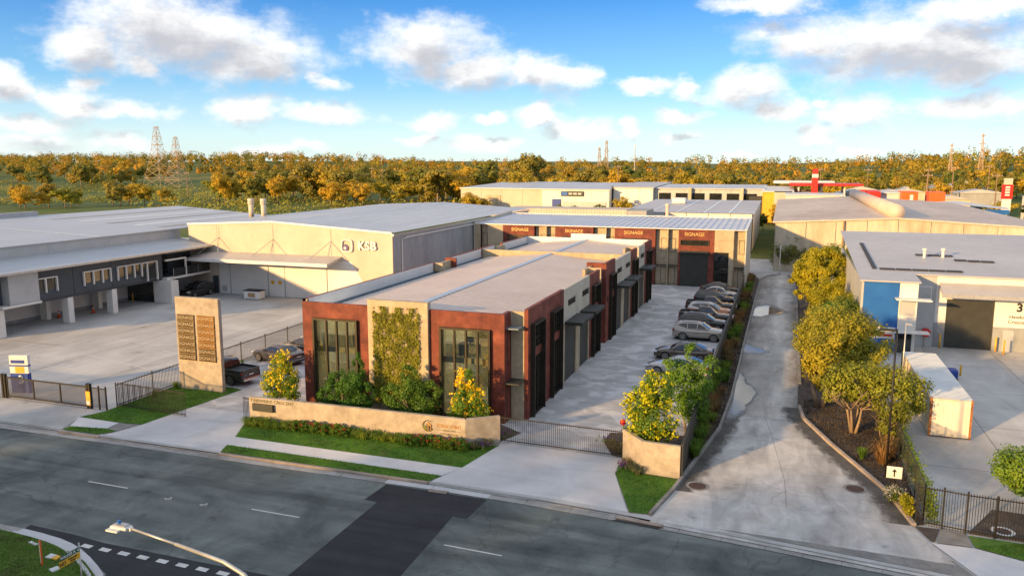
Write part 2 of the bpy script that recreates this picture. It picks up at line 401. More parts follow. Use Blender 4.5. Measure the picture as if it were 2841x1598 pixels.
M['yard'] = groundmat('yard', [(.3, (0.459, 0.459, 0.448)), (.5, (0.56, 0.56, 0.549)), (.7, (0.672, 0.672, 0.655))], .16, (.3, (.5, .15, 1), .5), (.32, .45), .85, .18, .15)
M['lane'] = groundmat('lane', [(.28, (.22, .215, .21)), (.48, (.38, .372, .36)), (.7, (.52, .51, .495))], .22, (.45, (.9, .12, 1), .7), (.5, .45), .8, .22, .2, .35)
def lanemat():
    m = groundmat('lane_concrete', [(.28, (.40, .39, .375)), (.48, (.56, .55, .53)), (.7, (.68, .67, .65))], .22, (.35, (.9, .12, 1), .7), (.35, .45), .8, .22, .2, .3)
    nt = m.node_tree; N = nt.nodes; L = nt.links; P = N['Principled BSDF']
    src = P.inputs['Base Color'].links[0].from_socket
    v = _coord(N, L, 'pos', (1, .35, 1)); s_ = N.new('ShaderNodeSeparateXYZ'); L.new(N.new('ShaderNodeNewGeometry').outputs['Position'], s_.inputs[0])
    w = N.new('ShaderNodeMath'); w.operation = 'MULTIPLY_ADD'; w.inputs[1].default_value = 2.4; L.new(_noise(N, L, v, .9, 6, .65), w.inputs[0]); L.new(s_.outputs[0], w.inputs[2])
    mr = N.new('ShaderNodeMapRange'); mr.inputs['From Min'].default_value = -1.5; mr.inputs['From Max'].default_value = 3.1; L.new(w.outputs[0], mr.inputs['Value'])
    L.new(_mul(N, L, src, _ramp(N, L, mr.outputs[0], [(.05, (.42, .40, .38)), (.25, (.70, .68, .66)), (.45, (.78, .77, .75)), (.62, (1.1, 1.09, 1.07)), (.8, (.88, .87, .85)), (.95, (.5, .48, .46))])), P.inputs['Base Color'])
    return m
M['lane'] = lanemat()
M['apron'] = groundmat('apron', [(.28, (0.426, 0.414, 0.398)), (.5, (0.594, 0.582, 0.56)), (.7, (0.706, 0.694, 0.672))], .5, (.38, (.7, .2, 1), .9), (.45, .7), .85, .18, .2, .3)
M['path'] = groundmat('path', [(.3, (0.582, 0.588, 0.605)), (.7, (0.706, 0.711, 0.722))], .6, None, None, .85, .15, .15)
M['old_path'] = groundmat('old_path', [(.3, (.20, .195, .185)), (.7, (.34, .33, .31))], 1.2, None, (.4, 2), .9, .3, .3)
M['kerb'] = groundmat('kerb', [(.3, (.30, .235, .19)), (.6, (.45, .38, .32)), (.8, (.52, .5, .47))], .8, None, (.45, 1.6), .9, .25, .25)
M['gutter'] = groundmat('gutter', [(.3, (0.336, 0.325, 0.302)), (.7, (0.526, 0.521, 0.504))], .7, (.4, (.15, 1, 1), 1.2), (.5, 1.1), .85, .25, .2)
M['new_kerb'] = groundmat('new_kerb', [(.3, (.50, .51, .53)), (.7, (.60, .61, .62))], 1.0, None, None, .85, .12, .1)
M['lawn'] = groundmat('lawn', [(.3, (.06, .14, .02)), (.5, (.10, .22, .032)), (.66, (.14, .22, .04)), (.78, (.24, .22, .09))], 1.4, None, (.3, .9), .95, .5, .6)
M['rough_lawn'] = groundmat('rough_lawn', [(.3, (.09, .08, .03)), (.48, (.075, .12, .02)), (.7, (.11, .18, .03))], .9, None, (.35, .8), .95, .5, .6)
M['mulch'] = groundmat('mulch', [(.3, (.075, .058, .05)), (.55, (.125, .10, .085)), (.75, (.19, .155, .13))], 2.2, None, (.4, 2), .95, .6, .8)
M['terrain'] = groundmat('terrain', [(.3, (.05, .10, .022)), (.5, (.10, .15, .03)), (.66, (.24, .21, .06)), (.8, (.32, .25, .09))], .012, None, (.4, .06), .95, .4, .3)
M['wet'] = pmat('standing_water', [(.3, (.05, .045, .04)), (.7, (.075, .07, .06))], .8, 3, rough=.015, spec=.7)
M['red'] = pmat('oxide_red_panel', [(.28, (.12, .024, .016)), (.5, (.195, .044, .028)), (.72, (.30, .085, .05))], .7, 9, .75, bump=.12, bscale=9, grain=.5, gscale=1.7)
M['beige'] = pmat('beige_panel', [(.25, (.38, .305, .20)), (.5, (.48, .40, .27)), (.75, (.57, .485, .345))], .6, 8, .8, bump=.12, bscale=9, grain=.25, gscale=3.0)
M['concrete'] = pmat('off_form_concrete', [(.25, (.46, .425, .35)), (.5, (.57, .53, .445)), (.75, (.65, .61, .53))], .7, 8, .8, bump=.12, bscale=10, grain=.25, gscale=4, stretch=(1, 1, .5))
M['signwall'] = pmat('sandy_render', [(.27, (.31, .265, .205)), (.5, (.42, .365, .29)), (.73, (.51, .455, .37))], .9, 9, .85, bump=.15, bscale=10, grain=.3, gscale=2.2)
M['joint'] = flat('panel_joint', (.30, .19, .06), .7)
M['bronze'] = pmat('bronze_frame', [(.3, (.030, .026, .018)), (.7, (.048, .042, .03))], 2, 3, .45, .4)
M['charcoal'] = pmat('charcoal_steel', [(.3, (.030, .033, .030)), (.7, (.046, .050, .046))], 1.5, 4, .55, .2)
M['roller'] = pmat('roller_shutter', [(.3, (.040, .042, .036)), (.7, (.055, .057, .05))], 1.5, 4, .5, .2)
M['roofmain'] = pmat('sandstone_roof', [(.3, (.53, .44, .365)), (.7, (.63, .535, .455))], .25, 5, .42, .15, grain=.08, gscale=2)
M['roofrear'] = pmat('pale_zinc_roof', [(.3, (.50, .53, .58)), (.7, (.60, .63, .67))], .25, 5, .42, .15, grain=.08, gscale=2)
M['flash'] = pmat('white_flashing', [(.3, (.66, .68, .70)), (.7, (.76, .77, .78))], .8, 4, .45, .1)
M['gutterblue'] = pmat('box_gutter', [(.3, (.16, .22, .27)), (.7, (.24, .30, .35))], 1, 4, .4, .3)
M['glass'] = glassmat('window_glass', (.74, .76, .66))
M['darkglass'] = pmat('dark_glazing', [(.3, (.014, .016, .016)), (.7, (.03, .032, .03))], .8, 3, .03, spec=.9)
M['bronzeglass'] = pmat('bronze_glazing', [(.3, (.10, .075, .045)), (.7, (.17, .13, .08))], .8, 3, .05, spec=.8)
M['floor'] = pmat('timber_floor', [(.3, (.34, .26, .17)), (.7, (.46, .37, .26))], 1.2, 4, .45, stretch=(.3, 3, 1))
M['inwall'] = pmat('office_wall', [(.3, (.52, .51, .46)), (.7, (.62, .61, .56))], .6, 3, .8)
M['desk'] = pmat('desk_timber', [(.3, (.34, .21, .10)), (.7, (.46, .30, .15))], 2, 4, .5)
M['darkdesk'] = flat('dark_laminate', (.06, .06, .065), .4)
M['ceiling_lamp'] = emitmat('ceiling_lamp', (1.0, .85, .6), 3.2)
M['led'] = emitmat('led_strip', (1.0, .62, .18), 3.0)
M['gold'] = pmat('gold_letter', [(.3, (.55, .36, .12)), (.7, (.70, .50, .20))], 3, 3, .45, .25)
M['black'] = flat('black_letter', (.02, .02, .018), .5)
M['brass'] = pmat('copper_letter', [(.3, (.42, .22, .07)), (.7, (.55, .31, .11))], 4, 3, .4, .3)
M['olive'] = pmat('bronze_emblem', [(.3, (.10, .085, .035)), (.7, (.17, .15, .06))], 4, 3, .4, .3)
M['panelbronze'] = pmat('bronze_sign_panel', [(.3, (.050, .036, .019)), (.7, (.072, .052, .028))], 1.2, 4, .4, .45)
M['panelsunlit'] = pmat('sunlit_sign_panel', [(.3, (.13, .062, .014)), (.7, (.20, .10, .024))], 1.2, 4, .38, .45)  # bronze panel with the sun's copper glow painted into its colour
M['signletter'] = pmat('raised_letter', [(.3, (.34, .275, .185)), (.7, (.42, .345, .24))], 3, 3, .45, .3)
M['fence'] = flat('fence_steel', (.020, .018, .015), .5, .3)
M['darkfence'] = pmat('dark_timber_fence', [(.3, (.030, .028, .022)), (.7, (.045, .042, .033))], 1.5, 4, .7)
M['white'] = pmat('white_paint', [(.3, (.70, .69, .66)), (.7, (.78, .77, .74))], .4, 4, .6, grain=.06, gscale=3)
M['cream'] = pmat('cream_tilt_panel', [(.3, (.52, .455, .37)), (.7, (.61, .545, .45))], .25, 5, .75, grain=.1, gscale=1.2)
M['greywall'] = pmat('grey_precast', [(.25, (.26, .28, .29)), (.5, (.34, .36, .37)), (.75, (.42, .44, .45))], .4, 7, .8, grain=.2, gscale=2.5, stretch=(1, 1, .35))
M['bluegrey'] = pmat('blue_grey_cladding', [(.3, (.040, .055, .072)), (.7, (.055, .072, .092))], .7, 4, .55)
M['palegrey'] = pmat('pale_grey_sheet', [(.3, (.40, .42, .43)), (.7, (.48, .50, .51))], .7, 4, .5, .1)
M['metalroof'] = pmat('sheet_roof', [(.3, (.44, .47, .50)), (.7, (.56, .59, .61))], .08, 6, .45, .15, grain=.1, gscale=.8, stretch=(1, .25, 1))
M['metalroof2'] = pmat('sheet_roof_grey', [(.3, (.42, .42, .43)), (.7, (.52, .52, .53))], .08, 6, .5, .1, grain=.12, gscale=.8)
M['skylight'] = flat('skylight_sheet', (.66, .70, .68), .4)
M['brownroof'] = pmat('weathered_roof', [(.3, (.50, .42, .35)), (.7, (.64, .55, .47))], .1, 6, .6, .05, grain=.2, gscale=.6, stretch=(1, .3, 1))
M['stained'] = pmat('stained_precast', [(.25, (.38, .30, .18)), (.5, (.58, .51, .38)), (.75, (.66, .60, .48))], .35, 8, .8, grain=.25, gscale=1.2, stretch=(1, 1, .25))
M['blue'] = pmat('blue_panel', [(.3, (.012, .10, .38)), (.7, (.02, .14, .47))], .5, 3, .4)
M['signblue'] = flat('sign_blue', (.012, .055, .30), .4)
M['yellow'] = flat('safety_yellow', (.72, .40, .03), .5)
M['orange'] = flat('signal_orange', (.75, .12, .02), .5)
M['redpaint'] = flat('signal_red', (.55, .02, .015), .45)
M['rust'] = pmat('faded_container', [(.3, (.60, .53, .40)), (.5, (.68, .63, .51)), (.75, (.73, .69, .58))], .9, 7, .7, grain=.3, gscale=3, stretch=(1, 1, .5))
M['rustedge'] = pmat('rusty_steel', [(.3, (.20, .07, .025)), (.7, (.42, .18, .06))], 4, 6, .85)
M['whitetop'] = pmat('bleached_sheet', [(.3, (.56, .60, .61)), (.7, (.68, .71, .71))], .6, 6, .6, grain=.12, gscale=2)
M['galv'] = pmat('galvanised_steel', [(.3, (.42, .42, .41)), (.7, (.56, .56, .54))], 3, 4, .42, .55)
M['iron'] = pmat('cast_iron', [(.3, (.06, .035, .03)), (.7, (.12, .07, .055))], 6, 4, .7, .3)
M['green'] = flat('street_sign_green', (.005, .085, .045), .4)
M['timber'] = pmat('pole_timber', [(.3, (.20, .13, .08)), (.7, (.32, .22, .14))], 3, 4, .85, stretch=(1, 1, .1))
M['bark'] = pmat('pale_bark', [(.3, (.17, .115, .075)), (.6, (.30, .22, .15)), (.8, (.42, .33, .24))], 3.5, 6, .9, bump=.5, bscale=14, coord='obj', stretch=(1, 1, .25))
M['leaf_mid'] = leafmat('leaf_mid', (0.06, 0.13, 0.02), (0.12, 0.23, 0.032), (0.2, 0.31, 0.045))
M['leaf_bright'] = leafmat('leaf_bright', (0.085, 0.17, 0.02), (0.17, 0.29, 0.032), (0.27, 0.37, 0.045))
M['leaf_olive'] = leafmat('leaf_olive', (0.085, 0.12, 0.022), (0.18, 0.22, 0.032), (0.28, 0.29, 0.045), .8)
M['leaf_olive2'] = leafmat('leaf_yellow_olive', (0.15, 0.17, 0.025), (0.3, 0.31, 0.036), (0.43, 0.4, 0.05), .8)
M['leaf_gold'] = leafmat('leaf_gold', (0.16, 0.2, 0.016), (0.32, 0.34, 0.024), (0.46, 0.43, 0.03), .9)
M['leaf_gum'] = leafmat('leaf_gum', (0.18, 0.17, 0.04), (0.36, 0.29, 0.05), (0.52, 0.39, 0.065), .25)
M['leaf_gum2'] = leafmat('leaf_gum_dark', (0.11, 0.15, 0.04), (0.21, 0.23, 0.05), (0.33, 0.29, 0.055), .25)
M['leaf_gum3'] = leafmat('leaf_gum_gold', (0.32, 0.25, 0.035), (0.53, 0.4, 0.045), (0.64, 0.48, 0.06), .25)
M['petal'] = leafmat('yellow_petal', (0.7, 0.5, 0.01), (0.84, 0.66, 0.02), (0.9, 0.74, 0.04), 1.5, .25)
M['redpetal'] = leafmat('red_bottlebrush', (.28, .035, .02), (.38, .06, .03), (.45, .10, .05), 1.5, .2)
M['purple'] = leafmat('purple_spike', (.14, .045, .26), (.20, .07, .36), (.28, .12, .45), 1.5, .2)
M['paleflower'] = leafmat('pale_flower', (.52, .44, .46), (.62, .55, .56), (.70, .64, .64), 1.5, .2)
M['strap'] = leafmat('strap_leaf', (0.09, 0.15, 0.018), (0.165, 0.255, 0.03), (0.255, 0.36, 0.0525), 1.2)
M['strap_pale'] = leafmat('striped_strap_leaf', (.13, .14, .06), (.20, .20, .10), (.28, .27, .15), 1.2)
M['litter'] = leafmat('leaf_litter', (.07, .055, .045), (.11, .085, .068), (.17, .13, .10), 1.2)
M['dry'] = leafmat('dry_grass', (0.169, 0.0975, 0.039), (0.26, 0.1625, 0.065), (0.364, 0.247, 0.104), 1.2)
M['grass'] = leafmat('grass_blade', (0.06, 0.19, 0.018), (0.1, 0.27, 0.028), (0.18, 0.33, 0.045), 1.2)
M['rubber'] = flat('tyre_rubber', (.018, .018, .018), .8)
M['rim'] = pmat('alloy_rim', [(.3, (.42, .41, .40)), (.7, (.52, .51, .50))], 5, 2, .3, .7, coord='obj')
M['carglass'] = pmat('car_glass', [(.3, (.018, .020, .022)), (.7, (.03, .033, .036))], .8, 2, .03, spec=1.0, coord='obj')
M['chrome'] = pmat('chrome_trim', [(.3, (.60, .60, .60)), (.7, (.70, .70, .70))], 2, 2, .18, .9, coord='obj')
M['plastic'] = flat('black_plastic', (.025, .025, .025), .6)
M['lamp'] = pmat('lamp_lens', [(.3, (.62, .63, .65)), (.7, (.72, .73, .75))], 4, 2, .1, .1, coord='obj')
M['taillamp'] = flat('tail_lamp', (.30, .012, .01), .15)
def paint(name, c, metal=.5, rough=.22): return pmat(name, [(.3, [x * .92 for x in c]), (.7, [min(1, x * 1.06) for x in c])], .8, 3, rough, metal, coord='obj', coat=.8)
M['p_dark'] = paint('dark_bronze_paint', (.11, .09, .072))
M['p_black'] = paint('black_paint', (.022, .021, .020), .2)
M['p_silver'] = paint('silver_paint', (.50, .49, .47), .6)
M['p_taupe'] = paint('warm_grey_paint', (.40, .36, .31), .5)
M['p_copper'] = paint('copper_paint', (.40, .17, .075), .6)
M['p_green'] = paint('dark_olive_paint', (.030, .032, .024), .2)
# ------------------------------------------------------------------ the setting: terrain, roads, paving
def S(o): o['kind'] = 'structure'; return o
def hill(x, y):
    d = math.hypot(x + 60, y)
    r = max(0.0, min(1.0, (y - 330) / 500.0))
    right = max(0.0, min(1.0, (x - 30) / 140.0)) * max(0.0, min(1.0, (y - 230) / 200.0))
    left = max(0.0, min(1.0, (-x - 330) / 300.0)) * max(0.0, min(1.0, (y - 300) / 300.0))
    return r * r * 10 + right * 9 + left * 9 + (math.sin(x * .013) * math.cos(y * .011) * 1.2 if d > 260 else 0)
def make_terrain():
    xs = [-4000, -2600, -1700, -1200] + list(range(-900, 700, 40)) + [800, 1100, 1700, 2600, 4000]
    ys = [-400, -200, -60, 0, 60, 120, 180, 220] + list(range(250, 900, 35)) + [1000, 1300, 1800, 2600, 4200]
    m = MB(); n = len(ys)
    v = [(x, y, -0.25 + (hill(x, y) if y < 900 else hill(x, 900) + (y - 900) * .002)) for x in xs for y in ys]
    f = [(i*n + j, (i+1)*n + j, (i+1)*n + j + 1, i*n + j + 1) for i in range(len(xs)-1) for j in range(n-1)]
    m.add(v, f); return S(m.build('ground', M['terrain'], smooth=True))
make_terrain()
RZ = -0.12                     # road level; the lots lie at 0
NK = [(-160, 33.6), (-70, 34.2), (-45, 34.45), (-16, 34.6), (-11, 34.45), (-6.5, 34.1), (0, 33.4), (6, 32.7), (9, 32.2), (14, 31.0), (24, 27.6), (40, 20), (60, 6)]
SK = [(-160, 23.3), (-45, 24.1), (-31.4, 24.28), (-29.06, 24.09), (-27.43, 23.66), (-24.82, 22.34), (-22.6, 19.8), (-21.4, 16), (-21.0, 8), (-21, -40)]
S(sheet('road', M['asphalt'], [(x, y - .45) for x, y in NK] + [(60, -40), (-21, -40)] + SK[-2::-1], RZ))
S(sheet('side_road', M['new_asphalt'], [(-31.42, 24.33), (-31.48, 24.7), (-28.81, 24.6), (-26.9, 24.42), (-18.5, 24.42), (-9, 24.38), (-6.5, 22.5), (-5.5, 10), (-5.5, -30), (-20.9, -30), (-21.35, 16), (-22.5, 19.8), (-24.75, 22.4), (-27.4, 23.72), (-29.05, 24.15)], RZ + .004))
S(sheet('road_patch', M['new_asphalt'], [(-18.41, 33.98), (-18.54, 32.0), (-17.81, 31.92), (-17.83, 24.44), (-13.55, 24.44), (-13.74, 31.65), (-13.03, 31.6), (-12.9, 33.9)], RZ + .008))
LAND = S(sheet('lot_ground', M['yard'], [(-160, 34.3)] + [(x, y + .14) for x, y in NK[1:]] + [(60, 140), (-160, 140)], -0.03))
# ---- lots and drives: sheets a few millimetres above one another
S(sheet('left_yard', M['yard'], [(-67.4, 52), (-67.4, 80.4), (-41.35, 80.4), (-41.35, 38.6), (-60, 38.6), (-60, 52)], 0.0))
S(sheet('left_apron', M['yard'], [(-70, 34.6), (-40.95, 34.75), (-41.9, 37), (-41.3, 38.5), (-70, 38.6)], 0.002))
S(sheet('courtyard', M['court'], [(-41.15, 46.2), (-36.1, 45.5), (-36.6, 41.1), (-31.3, 41.1), (-31.2, 39.9), (-16.5, 40.1), (-14.85, 41.3), (-7.65, 41.05), (-4.3, 41.05), (-4.3, 105), (-41.15, 105)], 0.001))
S(sheet('entry_drive', M['drive'], [(-37.6, 35.2), (-29.3, 35.2), (-30.07, 37.1), (-31.3, 39.75), (-31.3, 41.1), (-36.6, 41.1), (-37.0, 37.1), (-37.46, 35.56)], 0.004))
S(sheet('main_drive', M['drive'], [(-16.2, 35.15), (-15.5, 37.0), (-14.76, 40.9), (-14.85, 41.3), (-7.65, 41.05), (-7.62, 38.9), (-6.3, 35.0), (-10, 35.15)], 0.005))
def ramp(name, pts_top, pts_bot):
    m = MB()
    for k in range(len(pts_top) - 1):
        a, b = pts_top[k], pts_top[k+1]; c, d = pts_bot[k+1], pts_bot[k]
        m.add([(*d, RZ + .05), (*c, RZ + .05), (*b, .004), (*a, .004)], [(0, 1, 2, 3)])
    return S(m.build(name, M['drive']))
ramp('entry_crossover', [(-37.6, 35.2), (-29.3, 35.2)], [(-37.9, 34.62), (-29.15, 34.70)])
ramp('main_crossover', [(-16.2, 35.15), (-10, 35.15), (-6.3, 35.0)], [(-16.45, 34.72), (-10.4, 34.55), (-6.0, 34.2)])
# access lane on the right: slabs with open joints
LL = [(-5.0, 34.5), (-4.36, 37.7), (-2.9, 47.8), (-2.62, 55), (-2.6, 72), (-2.5, 95), (-2.4, 114), (-1.6, 118), (0.2, 120.5)]
RR = [(8.0, 32.9), (6.67, 35.7), (6.18, 37.2), (5.53, 40.7), (4.6, 43.3), (3.18, 47.2), (1.81, 51.6), (1.6, 54.2), (1.75, 60), (1.8, 75), (2.0, 97), (1.9, 114), (1.2, 120.5)]
def at_y(line, y):
    for (x0, y0), (x1, y1) in zip(line, line[1:]):
        if min(y0, y1) <= y <= max(y0, y1) and y0 != y1: return x0 + (x1 - x0) * (y - y0) / (y1 - y0)
    return line[0][0] if y < line[0][1] else line[-1][0]
lane = S(sheet('access_lane', M['old_path'], LL + RR[::-1], -0.012))
ys = [34.3, 37.4, 39.05, 42.7, 46.6, 51, 56, 62, 68, 74, 80, 86, 92, 98, 104, 110, 114, 120]
for k, (a, b) in enumerate(zip(ys, ys[1:])):
    g_ = .012
    mid = (at_y(LL, (a+b)/2) + at_y(RR, (a+b)/2)) / 2 - .3
    cols = [(0, 1)] if (k >= 5 or k == 0) else [(0, .5), (.5, 1)]
    for u0, u1 in cols:
        p = []
        n = 4
        for j in range(n + 1):
            y = a + g_ + (b - a - 2*g_) * j / n; l, r = at_y(LL, y), at_y(RR, y); p.append((l + (r - l) * u0 + (g_ if u0 else .02), y))
        for j in range(n, -1, -1):
            y = a + g_ + (b - a - 2*g_) * j / n; l, r = at_y(LL, y), at_y(RR, y); p.append((l + (r - l) * u1 - (g_ if u1 < 1 else .02), y))
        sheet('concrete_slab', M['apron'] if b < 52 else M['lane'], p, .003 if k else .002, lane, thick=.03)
m = MB()
for k in range(12):
    t0, t1 = k/12, (k+1)/12
    def bot(t):
        x = -5.0 + 13.0 * t
        for (a, b), (c, d) in zip(NK, NK[1:]):
            if a <= x <= c: return (x, b + (d - b) * (x - a) / (c - a) - .10)
    b0, b1 = bot(t0), bot(t1); u0, u1 = (-5.0 + 12.2*t0, max(34.3, 0)), (-5.0 + 12.2*t1, 34.3)
    m.add([(*b0, RZ + .05), (*b1, RZ + .05), (*u1, .001), (*u0, .001)], [(0, 1, 2, 3)])
S(m.build('lane_crossover', M['apron']))
# puddles on the lane
def fademat(name, stops, rough, sc_=1.2):
    """ground stain that thins out towards its edge (vertex attribute 'fade') in a broken outline"""
    m = groundmat(name, stops, sc_, None, (.3, 2), rough, .3, .2)
    nt = m.node_tree; N = nt.nodes; L = nt.links; P = N['Principled BSDF']
    at = N.new('ShaderNodeAttribute'); at.attribute_name = 'fade'
    v = _coord(N, L, 'pos', (1, .5, 1)); nz_ = _noise(N, L, v, 2.2, 7, .7)
    ad = N.new('ShaderNodeMath'); ad.operation = 'MULTIPLY_ADD'; ad.inputs[1].default_value = 1.1; L.new(nz_, ad.inputs[0]); L.new(at.outputs['Fac'], ad.inputs[2])
    mr = N.new('ShaderNodeMapRange'); mr.interpolation_type = 'SMOOTHSTEP'; mr.inputs['From Min'].default_value = .62; mr.inputs['From Max'].default_value = 1.25; mr.inputs['To Max'].default_value = .88
    L.new(ad.outputs[0], mr.inputs['Value'])
    t = N.new('ShaderNodeBsdfTransparent'); mx = N.new('ShaderNodeMixShader')
    L.new(mr.outputs[0], mx.inputs[0]); L.new(t.outputs[0], mx.inputs[1]); L.new(P.outputs[0], mx.inputs[2]); L.new(mx.outputs[0], N['Material Output'].inputs[0])
    return m
def fade_strip(name, mat_, rows, z, closed=False):
    """rows: list of (points, fade)"""
    k = len(rows[0][0]); v = []; f = []; fd = []
    for pts, w in rows:
        v += [(p[0], p[1], z) for p in pts]; fd += [w] * k
    for r_ in range(len(rows) - 1):
        for i in range(k if closed else k - 1):
            j = (i + 1) % k; f.append((r_*k + i, r_*k + j, (r_+1)*k + j, (r_+1)*k + i))
    if closed: f.append(tuple(range(k)))
    o = MB().add(v, f).build(name, mat_)
    at = o.data.attributes.new('fade', 'FLOAT', 'POINT'); at.data.foreach_set('value', fd)
    return S(o)
M['damp'] = fademat('damp_concrete', [(.3, (.10, .095, .09)), (.7, (.19, .18, .17))], .3)
M['dirt'] = fademat('washed_dirt', [(.3, (.075, .07, .065)), (.55, (.12, .115, .105)), (.75, (.2, .19, .18))], .95)
def blob(pts): 
    out = []; n = len(pts)
    for i in range(n):
        p0, p1, p2, p3 = [Vector(pts[(i + k - 1) % n]) for k in range(4)]
        for t in (0, .25, .5, .75):
            q = .5 * ((2*p1) + (p2 - p0)*t + (2*p0 - 5*p1 + 4*p2 - p3)*t*t + (3*p1 - p0 - 3*p2 + p3)*t**3)
            out.append((q.x + rnd.uniform(-.09, .09), q.y + rnd.uniform(-.2, .2)))
    return out
for name_, pts, lab in (('puddle', [(-2.55, 51.6), (-2.5, 60.8), (-2.2, 60.6), (-1.9, 58.9), (-1.35, 57.6), (-1.25, 55.9), (-1.6, 54.0), (-1.9, 51.9)], 'long still puddle against the kerb at the wide end of the lane'),
                        ('puddle', [(-2.5, 69.2), (-2.5, 72.0), (-1.7, 71.2), (-0.7, 69.7), (-1.6, 69.0)], 'small narrow puddle by the lane kerb'),
                        ('puddle', [(-2.4, 87.0), (-2.2, 91.5), (-1.4, 93.0), (-0.6, 92.6), (0.1, 91.2), (0.65, 89.6), (-0.2, 88.3), (-1.0, 87.6), (-1.6, 86.4)], 'broad pale puddle spread across half of the lane')):
    o = sheet(name_, M['wet'], blob(pts), .0085); tag(o, lab, 'puddle')
    c_ = sum((Vector(p) for p in pts), Vector((0, 0))) / len(pts)
    bp = blob(pts); fade_strip('damp_patch', M['damp'], [([((Vector(p) - c_) * k_ + c_)[:] for p in bp], w_) for k_, w_ in ((.95, .9), (1.15, .55), (1.45, 0))], .0072, True)
# right-hand neighbour
S(sheet('right_lot', M['yard'], [(6.9, 37.5), (60, 33), (60, 76.6), (6.9, 76.6)], 0.0))
S(sheet('right_path', M['path'], [(6.75, 35.7), (8.3, 32.6), (12, 31.9), (24, 29), (24, 31.5), (12.5, 34.2), (8.35, 35.75)], 0.004))
S(sheet('right_path', M['old_path'], [(6.95, 35.8), (8.33, 35.8), (8.3, 37.2), (7.35, 37.3)], 0.006))
S(sheet('right_verge', M['lawn'], [(8.4, 35.85), (12.5, 34.3), (24, 31.6), (24, 34.8), (10.5, 36.85), (8.38, 36.97)], 0.008))
S(sheet('kerbside_bed', M['mulch'], [(6.3, 37.2), (6.75, 35.85), (6.9, 35.85), (7.3, 37.25)], 0.008))
S(sheet('lane_bed', M['mulch'], [(6.2, 37.3), (6.75, 37.5), (6.8, 76), (6.3, 97), (3.5, 125), (2.0, 121), (1.9, 114), (2.0, 97), (1.8, 75), (1.75, 60), (1.6, 54.2), (1.81, 51.6), (3.18, 47.2), (4.6, 43.3), (5.53, 40.7)], 0.010))
S(sheet('fence_bed', M['mulch'], [(-4.2, 39.2), (-4.36, 37.9), (-2.9, 47.8), (-2.62, 55), (-2.6, 72), (-2.5, 95), (-2.4, 114), (-4.2, 122)], 0.012))
S(sheet('right_garden', M['mulch'], [(8.4, 37.2), (10.5, 37.1), (14, 36.6), (14, 40), (10, 40.3)], 0.008))
# verge lawns and footpath
LAWN = {
 'left_lawn': [(-41.9, 36.98), (-41.28, 38.3), (-41.2, 46.3), (-36.06, 45.5), (-37.0, 37.1), (-38.6, 36.9)],
 'left_kerb_lawn': [(-40.96, 35.36), (-38.66, 35.73), (-37.5, 35.58), (-38.2, 34.8), (-40.9, 34.78)],
 'kerb_lawn': [(-29.25, 34.78), (-29.63, 35.82), (-16.05, 35.65), (-16.42, 34.74)],
 'wall_lawn': [(-31.3, 39.75), (-30.07, 37.1), (-15.5, 37.0), (-14.76, 40.85), (-16.5, 39.95)],
 'corner_lawn': [(-7.6, 38.9), (-7.55, 40.6), (-6.3, 39.3), (-4.4, 39.1), (-4.4, 37.8), (-5.05, 34.6), (-6.05, 34.5)],
}
for n_, p_ in LAWN.items(): S(sheet(n_, M['lawn'], p_, .014))
S(sheet('footpath', M['path'], [(-30.07, 37.1), (-29.63, 35.82), (-16.05, 35.65), (-15.5, 37.0)], .010))
S(sheet('left_footpath', M['path'], [(-41.95, 36.95), (-41.0, 35.4), (-38.5, 35.77), (-38.62, 36.87)], .010))
S(sheet('left_footpath', M['old_path'], [(-38.6, 36.87), (-37.06, 36.98), (-37.5, 35.6), (-38.48, 35.77)], .012))
CORNER = [(-160, 22.6), (-45, 23.5), (-32.2, 23.77), (-30.0, 23.65), (-27.63, 23.27), (-26.19, 22.74), (-24.9, 22.03), (-23.0, 19.4), (-21.8, 15.8), (-21.4, 8), (-21.4, -30), (-160, -30)]
S(sheet('junction_lawn', M['rough_lawn'], CORNER, 0.0))
S(sheet('opposite_verge', M['rough_lawn'], [(-5.0, 10), (-4.2, 19), (-1, 21.5), (8, 21), (20, 16), (50, 2), (50, -40), (-5, -40)], 0.0))
S(sheet('back_verge', M['rough_lawn'], [(-160, -30), (-21.4, -30), (-5, -40), (50, -40), (50, -120), (-160, -120)], -0.004))
# garden bed strips at the building and behind the walls
S(sheet('front_bed', M['mulch'], [(-30.6, 41.6), (-16.8, 41.6), (-16.0, 42.3), (-16.0, 44.4), (-30.6, 44.4)], .016))
S(sheet('gate_bed', M['mulch'], [(-9.2, 43.4), (-9.15, 45), (-7.5, 45.5), (-4.4, 46), (-4.4, 41.2), (-7.6, 41.2), (-8.3, 41.35)], .016))
S(sheet('gate_bed', M['mulch'], [(-15.9, 44.3), (-14.2, 43.2), (-14.9, 41.4), (-15.9, 41.6)], .016))
